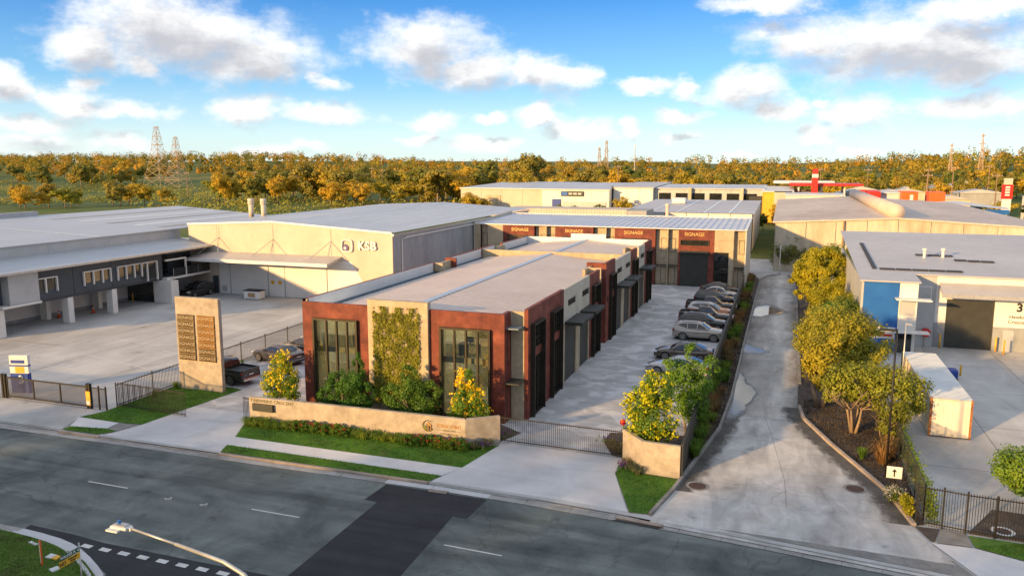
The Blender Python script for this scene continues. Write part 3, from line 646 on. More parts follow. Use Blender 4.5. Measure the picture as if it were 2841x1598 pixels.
# ---- kerbs: stones laid end to end
def kerb_run(name, line, mat_k, h, w, z0, step=2.4, side=1, parent=None, gap=.012, first=None):
    root = parent or S(link(bpy.data.objects.new(name, None)))
    pts = [Vector(p) for p in line]; segs = []
    for a, b in zip(pts, pts[1:]):
        L_ = (b - a).length; n = max(1, round(L_ / step))
        for k in range(n): segs.append((a + (b-a)*k/n, a + (b-a)*(k+1)/n))
    for a, b in segs:
        d = (b - a).normalized(); nrm = Vector((-d.y, d.x)) * side
        a2, b2 = a + d*gap/2, b - d*gap/2
        m = MB(); q = [a2, b2, b2 + nrm*w, a2 + nrm*w]
        m.prism([(p.x, p.y) for p in q], z0, z0 + h + rnd.uniform(-.006, .006))
        m.build('kerb_stone', mat_k, root, bevel=.012)
    return root
kr = S(link(bpy.data.objects.new('street_kerb', None)))
def kline(x0, x1): 
    xs = [x0] + [p[0] for p in NK if x0 < p[0] < x1] + [x1]
    def yy(x):
        for (a, b), (c, d) in zip(NK, NK[1:]):
            if a <= x <= c: return b + (d - b) * (x - a) / (c - a)
    return [(x, yy(x)) for x in xs]
kerb_run('', kline(-40.9, -37.8), M['kerb'], .135, .16, RZ, parent=kr)
kerb_run('', kline(-29.2, -16.4), M['kerb'], .135, .16, RZ, parent=kr)
kerb_run('', kline(-90, -40.95), M['gutter'], .05, .16, RZ, parent=kr)
kerb_run('', kline(-37.75, -29.25), M['kerb'], .05, .12, RZ, parent=kr)
kerb_run('', kline(-16.35, -5.5), M['gutter'], .05, .12, RZ, parent=kr)
kerb_run('', kline(8.1, 40), M['gutter'], .12, .16, RZ, parent=kr)
gr = S(link(bpy.data.objects.new('street_gutter', None)))
kerb_run('', [(x, y - .47) for x, y in kline(-90, -18.6)], M['gutter'], .02, .455, RZ + .002, parent=gr, step=3)
kerb_run('', [(x, y - .47) for x, y in kline(-18.6, -12.9)], M['new_kerb'], .02, .455, RZ + .002, parent=gr, step=3)
kerb_run('', [(x, y - .47) for x, y in kline(-12.9, -5.5)], M['gutter'], .02, .455, RZ + .002, parent=gr, step=3)
kerb_run('', [(x, y - .42) for x, y in kline(-5.5, 40)], M['gutter'], .02, .36, RZ + .002, parent=gr, step=1.6)
jk = S(link(bpy.data.objects.new('junction_kerb', None)))
SKc = [(-31.4, 24.28), (-30.2, 24.22), (-29.06, 24.09), (-28.2, 23.92), (-27.43, 23.66), (-26.5, 23.26), (-25.6, 22.8), (-24.82, 22.34), (-23.7, 21.2), (-22.6, 19.8), (-21.9, 18), (-21.4, 16), (-21.1, 12), (-21.0, 8), (-21, -20)]
def offs(line, d):
    out = []
    for i, p in enumerate(line):
        a = Vector(line[max(0, i-1)]); b = Vector(line[min(len(line)-1, i+1)]); t = (b - a).normalized(); out.append((p[0] + t.y * d, p[1] - t.x * d))
    return out
def strip(line, d0, d1, z0, z1, mat_, parent, n_):
    for i in range(len(line) - 1):
        A, B = offs(line, d0), offs(line, d1)
        MB().prism([A[i], A[i+1], B[i+1], B[i]], z0, z1).build(n_, mat_, parent)
strip(SKc, 0.0, .42, RZ, RZ + .03, M['new_kerb'], jk, 'gutter_slab')
strip(SKc, .422, .57, RZ, .012, M['new_kerb'], jk, 'kerb_stone')
SKw = [(-90, 23.78), (-60, 23.95), (-45, 24.1), (-38, 24.2), (-31.42, 24.28)]
strip(SKw, 0.0, .42, RZ, RZ + .03, M['gutter'], jk, 'gutter_slab')
strip(SKw, .422, .57, RZ, .012, M['gutter'], jk, 'kerb_stone')
lk = S(link(bpy.data.objects.new('lane_kerb', None)))
kerb_run('', LL[:3], M['old_path'], .16, .17, -.02, side=1, parent=lk)
kerb_run('', LL[2:], M['old_path'], .16, .17, -.02, side=1, parent=lk, step=3)
kerb_run('', RR[2:8], M['kerb'], .16, .2, -.02, side=-1, parent=lk, step=1.6)
kerb_run('', RR[8:], M['old_path'], .14, .2, -.02, side=-1, parent=lk, step=3, gap=.05)
# ---- painted marks
mk = S(link(bpy.data.objects.new('road_marking', None)))
for x0, x1, y in ((-53.2, -50.6, 29.25), (-43.1, -40.5, 29.28), (-33.08, -30.49, 29.3), (-23.05, -20.4, 29.25), (-13.0, -10.35, 28.95)):
    s_ = -.03 if x0 < -15 else -.09
    sheet('centre_dash', M['paint'], [(x0, y), (x1, y + s_), (x1, y + s_ + .09), (x0, y + .09)], RZ + .012, mk)
for k in range(12):
    x = -27.66 + k * 1.003
    sheet('holding_block', M['paint'], [(x, 23.83), (x + .53, 23.81), (x + .52, 24.07), (x - .01, 24.09)], RZ + .012, mk)
for x in (-27.86, -25.75):
    m = MB()
    for a, b in (((0, 0), (.36, .10)), ((.36, .10), (.22, .22)), ((.12, -.10), (.44, -.02)), ((.0, 0), (.14, -.03))):
        d = Vector((b[0]-a[0], b[1]-a[1])).normalized(); n = Vector((-d.y, d.x)) * .022
        m.add([(x + a[0] - n.x, 28.94 + a[1] - n.y, RZ + .012), (x + b[0] - n.x, 28.94 + b[1] - n.y, RZ + .012), (x + b[0] + n.x, 28.94 + b[1] + n.y, RZ + .012), (x + a[0] + n.x, 28.94 + a[1] + n.y, RZ + .012)], [(0, 1, 2, 3)])
    m.build('survey_arrow', M['paint'], mk)
ym = S(link(bpy.data.objects.new('yard_marking', None)))
for a, b in (((-62, 46.4), (-50.5, 45.8)), ((-56, 50.2), (-47, 48.0)), ((-50.5, 53.5), (-44.2, 51.2)), ((-47.5, 57), (-42.2, 55.6)), ((-66.5, 53), (-66.5, 72))):
    d = (Vector(b) - Vector(a)).normalized(); n = Vector((-d.y, d.x)) * .05; A, B = Vector(a), Vector(b)
    sheet('bay_line', M['paint'], [(A - n)[:], (B - n)[:], (B + n)[:], (A + n)[:]], .005, ym)

# dirt washed up along the lane kerbs
def dirt(line, side, w):
    pts = []
    for a, b in zip(line, line[1:]):
        L_ = math.hypot(b[0]-a[0], b[1]-a[1]); k = max(1, int(L_ / .35))
        for i in range(k): pts.append((a[0] + (b[0]-a[0])*i/k, a[1] + (b[1]-a[1])*i/k))
    fade_strip('kerb_dirt', M['dirt'], [([(x + side*w*q, y) for x, y in pts], f_) for q, f_ in ((.02, .85), (.45, .5), (1.0, -.1))], .0062)
dirt(RR[2:8], -1, 1.5); dirt(LL[1:4], 1, 1.3)
M['plasticjoint'] = groundmat('joint_filler', [(.3, (.06, .06, .06)), (.7, (.12, .12, .115))], 1, None, None, .9, .2, .1)
# saw cuts in the neighbouring yards
for a, b in (((-60, 62), (-41.5, 62)), ((-66, 70), (-41.5, 70)), ((-55, 39), (-55, 80)), ((-48, 39), (-48, 80)), ((12.2, 40), (12.2, 76)), ((17.5, 37), (17.5, 76)), ((7, 45.5), (40, 45.5)), ((11.5, 53.5), (40, 53.5)), ((11.5, 62), (40, 62)), ((11.5, 70), (40, 70))):
    d_ = (Vector(b) - Vector(a)).normalized(); n_ = Vector((-d_.y, d_.x)) * .018; A_, B_ = Vector(a), Vector(b)
    S(sheet('saw_cut', M['plasticjoint'], [(A_ - n_)[:], (B_ - n_)[:], (B_ + n_)[:], (A_ + n_)[:]], .003))
# ------------------------------------------------------------------ facade tools
def fbox(m, face, P, u0, u1, d0, d1, z0, z1, mi=0):
    """a box on a facade: u along it, d outward from the plane P"""
    if face == 'S': return m.box(u0, u1, P - d1, P - d0, z0, z1, mi)
    if face == 'N': return m.box(u0, u1, P + d0, P + d1, z0, z1, mi)
    if face == 'E': return m.box(P + d0, P + d1, u0, u1, z0, z1, mi)
    return m.box(P - d1, P - d0, u0, u1, z0, z1, mi)
def fpart(name, mat_, parent, face, P, u0, u1, d0, d1, z0, z1, bevel=0):
    return fbox(MB(), face, P, u0, u1, d0, d1, z0, z1).build(name, mat_, parent, bevel=bevel)
def window(parent, face, P, u0, u1, z0, z1, cols=2, rows=(), proj=.12, fw=.07, deep=.12, glass=None, frame=None, name='window', surround=True, split=None):
    """frame ring as the part; mullions and panes its sub-parts. rows: heights of transoms; split: (z0, z1) of a solid spandrel left open"""
    frame = frame or M['bronze']; glass = glass or M['darkglass']
    m = MB()
    fbox(m, face, P, u0, u0 + fw, -deep, proj, z0, z1); fbox(m, face, P, u1 - fw, u1, -deep, proj, z0, z1)
    fbox(m, face, P, u0 + fw, u1 - fw, -deep, proj, z1 - fw, z1); fbox(m, face, P, u0 + fw, u1 - fw, -deep, proj * .6, z0, z0 + fw)
    w = m.build(name, frame, parent)
    iu0, iu1 = u0 + fw, u1 - fw
    zs = [z0 + fw] + sorted(rows) + [z1 - fw]
    for k in range(1, cols):
        u = iu0 + (iu1 - iu0) * k / cols
        fpart('mullion', frame, w, face, P, u - fw*.4, u + fw*.4, -deep + .01, -.005, z0 + fw, z1 - fw)
    for z in rows: fpart('transom', frame, w, face, P, iu0, iu1, -deep + .012, -.01, z - fw*.4, z + fw*.4)
    for k in range(cols):
        a = iu0 + (iu1 - iu0) * k / cols; b = iu0 + (iu1 - iu0) * (k+1) / cols
        for za, zb in zip(zs, zs[1:]):
            fpart('pane', glass, w, face, P, a + .01, b - .01, -deep*.6, -deep*.6 + .012, za + .01, zb - .01)
    return w
def ribbed(u0, u1, pitch, h):
    pts = []; u = u0
    while u < u1 - 1e-6:
        for du, hh in ((0, 0), (pitch*.5, 0), (pitch*.6, h), (pitch*.88, h), (pitch*.98, 0)):
            if u + du < u1: pts.append((u + du, hh))
        u += pitch
    pts.append((u1, 0)); return pts
def roller(parent, face, P, u0, u1, z0, z1, mat_=None, pitch=.19):
    m = MB(); n = int((z1 - z0) / pitch)
    for k in range(n):
        za = z0 + (z1 - z0) * k / n; zb = z0 + (z1 - z0) * (k+1) / n
        fbox(m, face, P, u0, u1, -.14, -.09, za, zb - .03); fbox(m, face, P, u0, u1, -.14, -.105, zb - .03, zb)
    return m.build('roller_door', mat_ or M['roller'], parent)
def rib_roof_x(name, mat_, parent, y0, y1, prof, pitch, h):
    """sheets whose ribs run along x; prof: [(x, z)...]"""
    r = ribbed(y0, y1, pitch, h); m = MB(); n = len(r)
    v = [(x, y, z + hh) for (x, z) in prof for (y, hh) in r]
    f = [(i*n + j, (i+1)*n + j, (i+1)*n + j + 1, i*n + j + 1) for i in range(len(prof)-1) for j in range(n-1)]
    m.add(v, f); return m.build(name, mat_, parent)
def rib_roof_y(name, mat_, parent, x0, x1, prof, pitch, h):
    r = ribbed(x0, x1, pitch, h); m = MB(); n = len(r)
    v = [(x, y, z + hh) for (y, z) in prof for (x, hh) in r]
    f = [(i*n + j, i*n + j + 1, (i+1)*n + j + 1, (i+1)*n + j) for i in range(len(prof)-1) for j in range(n-1)]
    m.add(v, f); return m.build(name, mat_, parent)
# ------------------------------------------------------------------ the long trade building
FY, EX, WX, NY = 44.48, -14.6, -30.4, 94.25
T = thing('trade_building', (-22.5, 69.4, 0), 'long red and beige trade building with ribbed metal roof behind the street wall', 'building')
J = .012
def red_front(x0, x1, wx0, wx1, top=6.93):
    fpart('wall_panel', M['red'], T, 'S', FY, x0, wx0 - J, -.25, 0, 0, top)
    fpart('wall_panel', M['red'], T, 'S', FY, wx1 + J, x1, -.25, 0, 0, top)
    fpart('wall_panel', M['red'], T, 'S', FY, wx0, wx1, -.25, 0, 5.92, top)
    fpart('panel_joint', M['joint'], T, 'S', FY, wx0 - J, wx0, -.22, -.02, 5.95, top - .02)
    fpart('panel_joint', M['joint'], T, 'S', FY, wx1, wx1 + J, -.22, -.02, 5.95, top - .02)
    w = window(T, 'S', FY, wx0, wx1, .12, 5.92, 4, (), .22, .13, .2, M['glass'], name='shopfront_window')
red_front(-30.05, -25.0, -29.22, -25.86)
red_front(-20.78, -15.72, -20.0, -16.6)
fpart('feature_panel', M['beige'], T, 'S', FY, -25.01, -20.76, -.25, .22, 0, 7.38)
# notch at the front corner
fpart('wall_panel', M['red'], T, 'E', -15.72, 44.735, 45.74, -.25, 0, 0, 6.93)
for z0, z1 in ((0, 2.55), (2.56, 3.3), (3.31, 5.95), (5.96, 6.93)): fpart('wall_panel', M['beige'], T, 'S', 45.75, -15.715, -14.86, -.25, 0, z0, z1)
window(T, 'E', -15.72, 45.02, 45.6, 3.7, 5.75, 1, (4.5,), .02, .05, .1, M['bronzeglass'])
window(T, 'E', -15.72, 44.9, 45.6, .05, 2.4, 1, (), .02, .06, .1, M['bronzeglass'], name='side_door')
fpart('canopy', M['charcoal'], T, 'E', -15.72, 44.45, 45.74, .002, .95, 2.55, 2.63)
# street side: red bays
def red_bay(y0, y1, wins, top=7.08, faces=True):
    cuts = [y0] + [c for w in wins for c in w] + [y1]
    for k in range(0, len(cuts), 2):
        if cuts[k+1] - cuts[k] > .03: fpart('wall_panel', M['red'], T, 'E', EX, cuts[k], cuts[k+1], -.25, 0, 0, top - (.0 if k else .0))
    for a, b in wins:
        fpart('wall_panel', M['red'], T, 'E', EX, a + J, b - J, -.25, 0, 6.06, top)
        w = window(T, 'E', EX, a, b, .03, 6.05, 3, (3.78, 4.36, 4.95), .3, .09, .16, M['darkglass'], name='tall_window')
        fpart('spandrel', M['red'], w, 'E', EX, a + .1, b - .1, -.09, .03, 3.82, 4.34)
red_bay(45.75, 54.2, [(46.3, 48.7), (50.7, 53.1)])
red_bay(62.32, 66.0, [(63.1, 65.5)], 7.03)
red_bay(68.6, 72.6, [(70.0, 72.2)], 7.26)
red_bay(80.62, 84.3, [(81.6, 83.9)], 7.08)
red_bay(89.42, NY, [(90.7, 93.1)], 7.08)
def con_bay(y0, y1, doors, top=7.03):
    fpart('wall_panel', M['concrete'], T, 'E', EX, y0 + J, (doors[0][1] + doors[-1][0]) / 2 if len(doors) > 1 else y1 - J, -.3, -.02, 4.5, top)
    if len(doors) > 1: fpart('wall_panel', M['concrete'], T, 'E', EX, (doors[0][1] + doors[-1][0]) / 2 + J, y1 - J, -.3, -.02, 4.5, top)
    cuts = [y0] + [c for d in doors for c in d] + [y1]
    for k in range(0, len(cuts), 2):
        if cuts[k+1] - cuts[k] > .06: fpart('pier', M['beige'], T, 'E', EX, cuts[k] + J, cuts[k+1] - J, -.3, -.01, 0, 4.49)
    for a, b in doors:
        roller(T, 'E', EX, a, b, .02, 4.49)
        c = fpart('canopy', M['charcoal'], T, 'E', EX, a - .1, b + .35, .002, 1.3, 4.40, 4.64)
        text('SIGNAGE', .62, (EX - .02 + .03, (a + b) / 2 + .25, 5.85), 'E', M['black'], T, .06, .006, sx=.8)
con_bay(54.2, 62.32, [(54.6, 57.9), (59.2, 62.0)])
con_bay(72.6, 80.62, [(73.0, 76.0), (77.3, 80.3)])
con_bay(85.4, 89.42, [(86.0, 89.1)])
for ya, yb in ((66.0, 68.6), (84.3, 85.4)):
    fpart('wall_panel', M['beige'], T, 'E', -15.9, ya, yb, -.25, 0, 0, 6.95)
    window(T, 'E', -15.9, ya + .2, ya + .85, 3.7, 5.7, 1, (4.5,), .02, .05, .1, M['bronzeglass'])
    fpart('canopy', M['charcoal'], T, 'E', -15.9, ya + .02, ya + 1.0, .002, 1.2, 2.55, 2.63)
    for z0, z1 in ((0, 2.55), (2.56, 6.0), (6.01, 7.0)): fpart('wall_panel', M['beige'], T, 'S', ya + 1.1, -15.895, -14.75, -.22, 0, z0, z1)
fpart('wall_panel', M['red'], T, 'S', 68.6, -16.4, EX - .26, -.25, 0, 0, 7.26)
text('1', .7, (EX + .02, 45.95, 3.9), 'E', M['black'], T, .04, .01)
text('5', .7, (EX + .02, 69.3, 3.9), 'E', M['black'], T, .04, .01)
# west and north walls, fire wall, parapets
fpart('wall_panel', M['red'], T, 'W', WX, FY + .6, 66.1, -.25, 0, 0, 7.0)
fpart('wall_panel', M['beige'], T, 'W', WX + .35, 66.1, 69.0, -.25, 0, 0, 6.9)
fpart('wall_panel', M['red'], T, 'W', WX, 69.0, 82.0, -.25, 0, 0, 7.1)
fpart('wall_panel', M['beige'], T, 'W', WX + .35, 82.0, 84.6, -.25, 0, 0, 6.9)
fpart('wall_panel', M['red'], T, 'W', WX, 84.6, NY, -.25, 0, 0, 7.05)
fpart('wall_panel', M['beige'], T, 'S', FY + .6, WX, -30.06, -.25, 0, 0, 7.0)
fpart('wall_panel', M['red'], T, 'S', 69.0, WX + .26, WX + 1.1, -.25, 0, 6.2, 7.1)
fpart('wall_panel', M['beige'], T, 'S', 66.1, WX + .26, WX + 1.1, 0, .22, 6.2, 6.98)
fpart('parapet_lining', M['flash'], T, 'E', WX + .25, FY + .9, 65.6, .003, .05, 6.0, 6.99)
fpart('parapet_lining', M['flash'], T, 'E', WX + .25, 69.3, 77.8, .003, .05, 6.0, 7.05)
fpart('parapet_lining', M['flash'], T, 'E', WX + .25, 78.3, 81.9, .003, .05, 6.0, 7.05)
fpart('parapet_lining', M['flash'], T, 'E', WX + .25, 84.7, NY - .3, .003, .05, 6.0, 7.0)
fpart('wall_panel', M['flash'], T, 'N', NY, WX + .26, EX - .01, -.25, 0, 0, 7.0)
fpart('wall_panel', M['flash'], T, 'N', NY + .01, -24.5, -20.15, -.27, .02, 7.002, 7.52)
fpart('fire_wall', M['beige'], T, 'S', 78.1, WX + .31, EX - .31, -.25, 0, 5.8, 7.0)
# roof: two ribbed fields each side of the fire wall
RX, RW, RE = -22.55, -29.15, -16.05
for ya, yb in ((FY + .26, 77.95), (78.36, NY - .28)):
    r = rib_roof_x('roof_sheeting', M['roofmain'], T, ya, yb, [(RW, 6.28), (RX, 6.80), (RE, 6.28)], .76, .022)
    MB().prism_y([(RX - .28, 6.82), (RX, 6.93), (RX + .28, 6.82), (RX, 6.80)], ya, yb).build('ridge_cap', M['flash'], r)
    for a, b in ((WX + .31, RW + .1), (RE - .1, EX - .31)):
        MB().box(a, b, ya, yb, 5.95, 6.03).box(a, a + .03, ya, yb, 6.03, 6.2).build('box_gutter', M['gutterblue'], r)
    MB().box(RE + .0, RE + .14, ya, yb, 6.0, 6.31).build('gutter_lip', M['flash'], r)
# interiors behind the two shopfronts
def office(x0, x1):
    y0, y1 = FY + .3, FY + 8.5
    fpart('office_floor', M['floor'], T, 'N', y0 + 1.1, x0, x1, 0, y1 - y0 - 1.1, 3.45, 3.62)
    fpart('floor_edge', M['inwall'], T, 'N', y0 + 1.0, x0, x1, 0, .1, 3.3, 3.66)
    fpart('office_floor', M['yard'], T, 'N', y0, x0, x1, 0, y1 - y0, .02, .06)
    fpart('inner_wall', M['inwall'], T, 'N', y1, x0, x1, 0, .1, .06, 5.9)
    fpart('inner_wall', M['inwall'], T, 'E', x0, y0, y1, -.1, -.02, .06, 5.9)
    fpart('inner_wall', M['inwall'], T, 'E', x1, y0, y1, .02, .1, .06, 5.9)
    fpart('led_strip', M['led'], T, 'N', y1 - 2.6, x0 + .2, x1 - .2, 0, .03, 4.55, 4.6)
    for k in range(2): fpart('ceiling_light', M['ceiling_lamp'], T, 'N', y0 + 2.0 + k*3, x0 + .5, x1 - .5, 0, .5, 5.8, 5.85)
    for k in range(2): fpart('ceiling_light', M['ceiling_lamp'], T, 'N', y0 + 2.4 + k*3, x0 + .5, x1 - .5, 0, .3, 3.2, 3.25)
    fpart('glass_balustrade', M['glass'], T, 'N', y0 + 1.12, x0 + .1, x1 - .1, 0, .012, 3.66, 4.5)
def desk(x, y, z, w, mat_):
    d = thing('office_desk', (x, y, z), *DESKS.pop(0), 'office desks on the upper floor behind the shopfront glass')
    MB().box(x - w/2, x + w/2, y - .35, y + .35, z + .70, z + .74).build('desk_top', M['darkdesk'], d)
    MB().box(x - w/2 + .05, x - w/2 + .5, y - .3, y + .3, z, z + .69).build('drawer_unit', mat_, d)
    MB().box(x + w/2 - .08, x + w/2 - .03, y - .32, y + .32, z, z + .69).build('end_panel', M['darkdesk'], d)
    MB().box(x - .25, x + .25, y + .1, y + .14, z + .82, z + 1.15).box(x - .04, x + .04, y + .1, y + .14, z + .74, z + .82).build('monitor', M['plastic'], d)
    return d
DESKS = [('timber fronted office desk behind the shopfront on the entry drive side', 'desk'), ('dark office desk behind the shopfront by the main gate', 'desk'), ('pale drawer desk set deeper behind the shopfront by the main gate', 'desk')]
office(-29.6, -25.3); office(-20.4, -16.2)
desk(-27.0, 47.0, 3.62, 1.3, M['desk']); desk(-19.0, 46.9, 3.62, 1.4, M['darkdesk']); desk(-17.3, 48.3, 3.62, 1.3, M['desk'])
# ------------------------------------------------------------------ vine on the feature panel
def leaf_mesh(name, pts, size, mat_, rng, tone=(.65, 1.25), nrm=None, tones=None, jit=.42):
    """small leaves at pts, one tone each; nrm turns each leaf roughly towards the outside of its clump"""
    v = []; f = []; col = []
    for i, p in enumerate(pts):
        a = Vector((rng.gauss(0, 1), rng.gauss(0, 1), rng.gauss(0, 1)))
        if nrm is not None: a = a * jit + (nrm if isinstance(nrm, Vector) else nrm[i])
        a.normalize()
        b = a.orthogonal().normalized(); b.rotate(Matrix.Rotation(rng.uniform(0, 6.28), 3, a))
        s_ = size * rng.uniform(.6, 1.3); c = a.cross(b)
        q = len(v); p = Vector(p)
        v += [p - b*s_*.5, p + c*s_*.32, p + b*s_*.5, p - c*s_*.32]
        f.append((q, q+1, q+2, q+3)); t = rng.uniform(*tone); c3 = tones[i] if tones else (1, 1, 1); c3 = c3 if isinstance(c3, tuple) else (c3,) * 3; col.append((t * c3[0], t * c3[1], t * c3[2] * rng.uniform(.8, 1.1)))
    me = bpy.data.meshes.new(name); me.from_pydata([tuple(x) for x in v], [], f); me.update()
    at = me.color_attributes.new('leaf', 'FLOAT_COLOR', 'CORNER')
    buf = []
    for c in col: buf += [c[0], c[1], c[2], 1.0] * 4
    at.data.foreach_set('color', buf)
    me.materials.append(mat_)
    return me
M['leaf_vine'] = leafmat('leaf_vine', (.14, .14, .018), (.34, .29, .03), (.52, .42, .045), 1.6)
def vine():
    rg = random.Random(3); pts = []
    while len(pts) < 9000:
        x = rg.uniform(-24.6, -21.33); z = rg.uniform(.6, 7.0)
        h = math.sin(x*5.1 + z*1.3) * math.cos(z*4.3 - x*2.2) + rg.gauss(0, .55)
        if h > -.5 and not (z > 6.6 and math.sin(x * 6) < rg.uniform(-.6, 1)): pts.append((x, FY - .26 - abs(rg.gauss(0, .07)), z))
    t = thing('climbing_vine', (-22.95, FY - .25, 0), 'climbing vine of small yellow-green leaves covering the tall beige panel', 'vine')
    me = leaf_mesh('foliage', [Vector(p) - Vector((-22.95, FY - .25, 0)) for p in pts], .13, M['leaf_vine'], rg, (.5, 1.35), Vector((0, -1, .15)))
    o = place('foliage', me, None, (0, 0, 0), t); o['kind'] = 'stuff'
    for k in range(13):
        x = -24.5 + k * .255
        MB().cyl(x, FY - .25, .2, 7.05, .008, 5).build('trellis_wire', M['gold'], t)
vine()
# ------------------------------------------------------------------ rear building across the courtyard
B = thing('rear_trade_building', (-22.9, 113, 0), 'wide red and beige building closing the courtyard, with four gold signs and pale ribbed roof', 'building')
RY, RT = 105.0, 7.5
def rp(n, mt, x0, x1, d0, d1, z0, z1): return fpart(n, mt, B, 'S', RY, x0, x1, d0, d1, z0, z1)
def red_mod(x0, x1, roll, txt_x):
    a, b = roll
    rp('wall_panel', M['red'], x0, a - J, -.25, 0, 0, RT); rp('wall_panel', M['red'], b + J, x1, -.25, 0, 0, RT)
    rp('wall_panel', M['red'], a, b, -.25, 0, 6.14, RT); rp('wall_panel', M['red'], a, b, -.25, 0, 4.5, 5.4)
    window(B, 'S', RY, a, b + .12, 5.41, 6.13, 3, (), .1, .07, .14, M['bronzeglass'] if x0 < -30 else M['darkglass'], name='slot_window')
    roller(B, 'S', RY, a, b, .02, 4.49)
    rp('shutter_box', M['charcoal'], a - .05, b + .05, .002, .28, 4.42, 4.72)
    text('SIGNAGE', .62, (txt_x, RY - .03, 6.87), 'S', M['gold'], B, .05, .004)
red_mod(-37.29, -32.67, (-36.55, -32.95), -34.75)
red_mod(-29.63, -24.26, (-28.7, -25.1), -26.93)
red_mod(-21.3, -15.81, (-20.3, -16.7), -18.75)
red_mod(-12.77, -8.16, (-12.5, -8.92), -10.72)
text('12', .75, (-16.25, RY - .02, 4.3), 'S', M['black'], B, .04, .01)
text('11', .75, (-8.52, RY - .02, 4.25), 'S', M['black'], B, .04, .01)
def recess(x0, x1, fin):
    d = .75
    for z0, z1 in ((0, 2.6), (2.61, 6.25), (6.26, RT)):
        for a, b in ((x0, fin - .06), (fin + .06, x1)): rp('wall_panel', M['beige'], a + .005, b - .005, -d - .25, -d, z0, z1)
    rp('fin_wall', M['beige'], fin - .055, fin + .055, -d + .002, 0, 0, RT)
    for u in (fin - .98, fin + .08):
        window(B, 'S', RY + d, u, u + .86, 4.4, 6.2, 1, (), .03, .05, .1, M['darkglass'] if u < fin else M['bronzeglass'])
        window(B, 'S', RY + d, u, u + .86, .1, 2.35, 1, (), .03, .06, .1, M['darkglass'] if u < fin else M['bronzeglass'], name='entry_door')
    rp('canopy', M['charcoal'], x0 + .02, fin - .06, -d + .003, -.25, 2.6, 2.68); rp('canopy', M['charcoal'], fin + .06, x1 - .02, -d + .003, -.25, 2.6, 2.68)
recess(-32.66, -29.64, -30.95); recess(-24.25, -21.31, -22.5); recess(-15.8, -12.78, -14.17)
# right-hand end
d = .75
for z0, z1 in ((4.62, 6.2), (6.21, RT)): rp('wall_panel', M['beige'], -8.15, -5.74, -.25, 0, z0, z1)
for z0, z1 in ((0, 2.2), (2.21, 4.61)): rp('wall_panel', M['beige'], -6.3, -5.74, -.25, 0, z0, z1)
window(B, 'S', RY, -8.12, -6.32, .1, 4.6, 2, (1.2, 2.0, 2.8, 3.6), .02, .06, .12, M['darkglass'], name='shop_window')
for z0, z1 in ((0, 2.6), (2.61, 6.25), (6.26, RT)): rp('wall_panel', M['beige'], -5.73, -4.36, -d - .25, -d, z0, z1)
rp('fin_wall', M['beige'], -5.735, -5.64, -d + .002, -.26, 0, RT)
window(B, 'S', RY + d, -5.1, -4.4, 4.4, 6.2, 1, (), .03, .05, .1, M['darkglass']); window(B, 'S', RY + d, -5.15, -4.4, .1, 2.35, 1, (), .03, .06, .1, M['darkglass'], name='entry_door')
rp('canopy', M['charcoal'], -5.6, -4.38, -d + .003, -.25, 2.6, 2.68)
MB().prism_x([(RY, 0), (121.5, 0), (121.5, 8.12), (RY, 7.62)], -4.35, -4.18).build('end_wall', M['concrete'], B)
MB().prism_x([(RY, 0), (121.5, 0), (121.5, 8.5), (RY, 7.75)], -41.75, -41.6).build('end_wall', M['concrete'], B)
# left end
for z0, z1 in ((0, 3.0), (3.01, 6.24), (6.25, RT)): rp('wall_panel', M['beige'], -39.6, -37.3, -.25, 0, z0, z1)
for z0, z1 in ((0, 3.0), (3.01, RT)): rp('wall_panel', M['beige'], -41.59, -40.75, -.25, 0, z0, z1); rp('wall_panel', M['beige'], -40.74, -39.61, -d - .25, -d, z0, z1)
rp('fin_wall', M['beige'], -39.61, -39.5, -d, -.26, 0, RT)
window(B, 'S', RY + d, -40.65, -39.9, 4.4, 6.2, 1, (), .03, .05, .1, M['bronzeglass'])
MB().box(-41.59, -4.36, 121.2, 121.5, 0, 7.95).build('back_wall', M['concrete'], B)
r = rib_roof_y('roof_sheeting', M['roofrear'], B, -41.58, -4.4, [(RY - .05, 7.52), (121.2, 8.0)], .86, .07)
MB().box(-41.58, -4.36, RY - .12, RY - .06, 7.505, 7.60).build('fascia_gutter', M['flash'], B)
MB().box(-41.58, -4.3, 121.0, 121.6, 8.07, 8.16).build('back_flashing', M['flash'], r)
MB().prism_x([(RY, 7.62), (121.5, 8.13), (121.5, 8.17), (RY, 7.67)], -4.45, -4.12).build('barge_flashing', M['flash'], r)
# ------------------------------------------------------------------ cream warehouse with the KSB logo
K = thing('logo_warehouse', (-56, 106, 0), 'cream tilt-panel warehouse with KSB logo and grey side wall', 'warehouse')
KY, KE = 80.4, -41.95
def ktop(x): return 8.19 + (9.12 - 8.19) * (KE - x) / (KE + 58.0) if x > -58 else 9.12 - (-58 - x) * .045
edges = [-70.5, -66.2, -58.0, -50.0, KE]
for a, b in zip(edges, edges[1:]):
    MB().prism_y([(a + .015, 0), (b - .015, 0), (b - .015, ktop(b)), (a + .015, ktop(a))], KY, KY + .2).build('wall_panel', M['cream'], K)
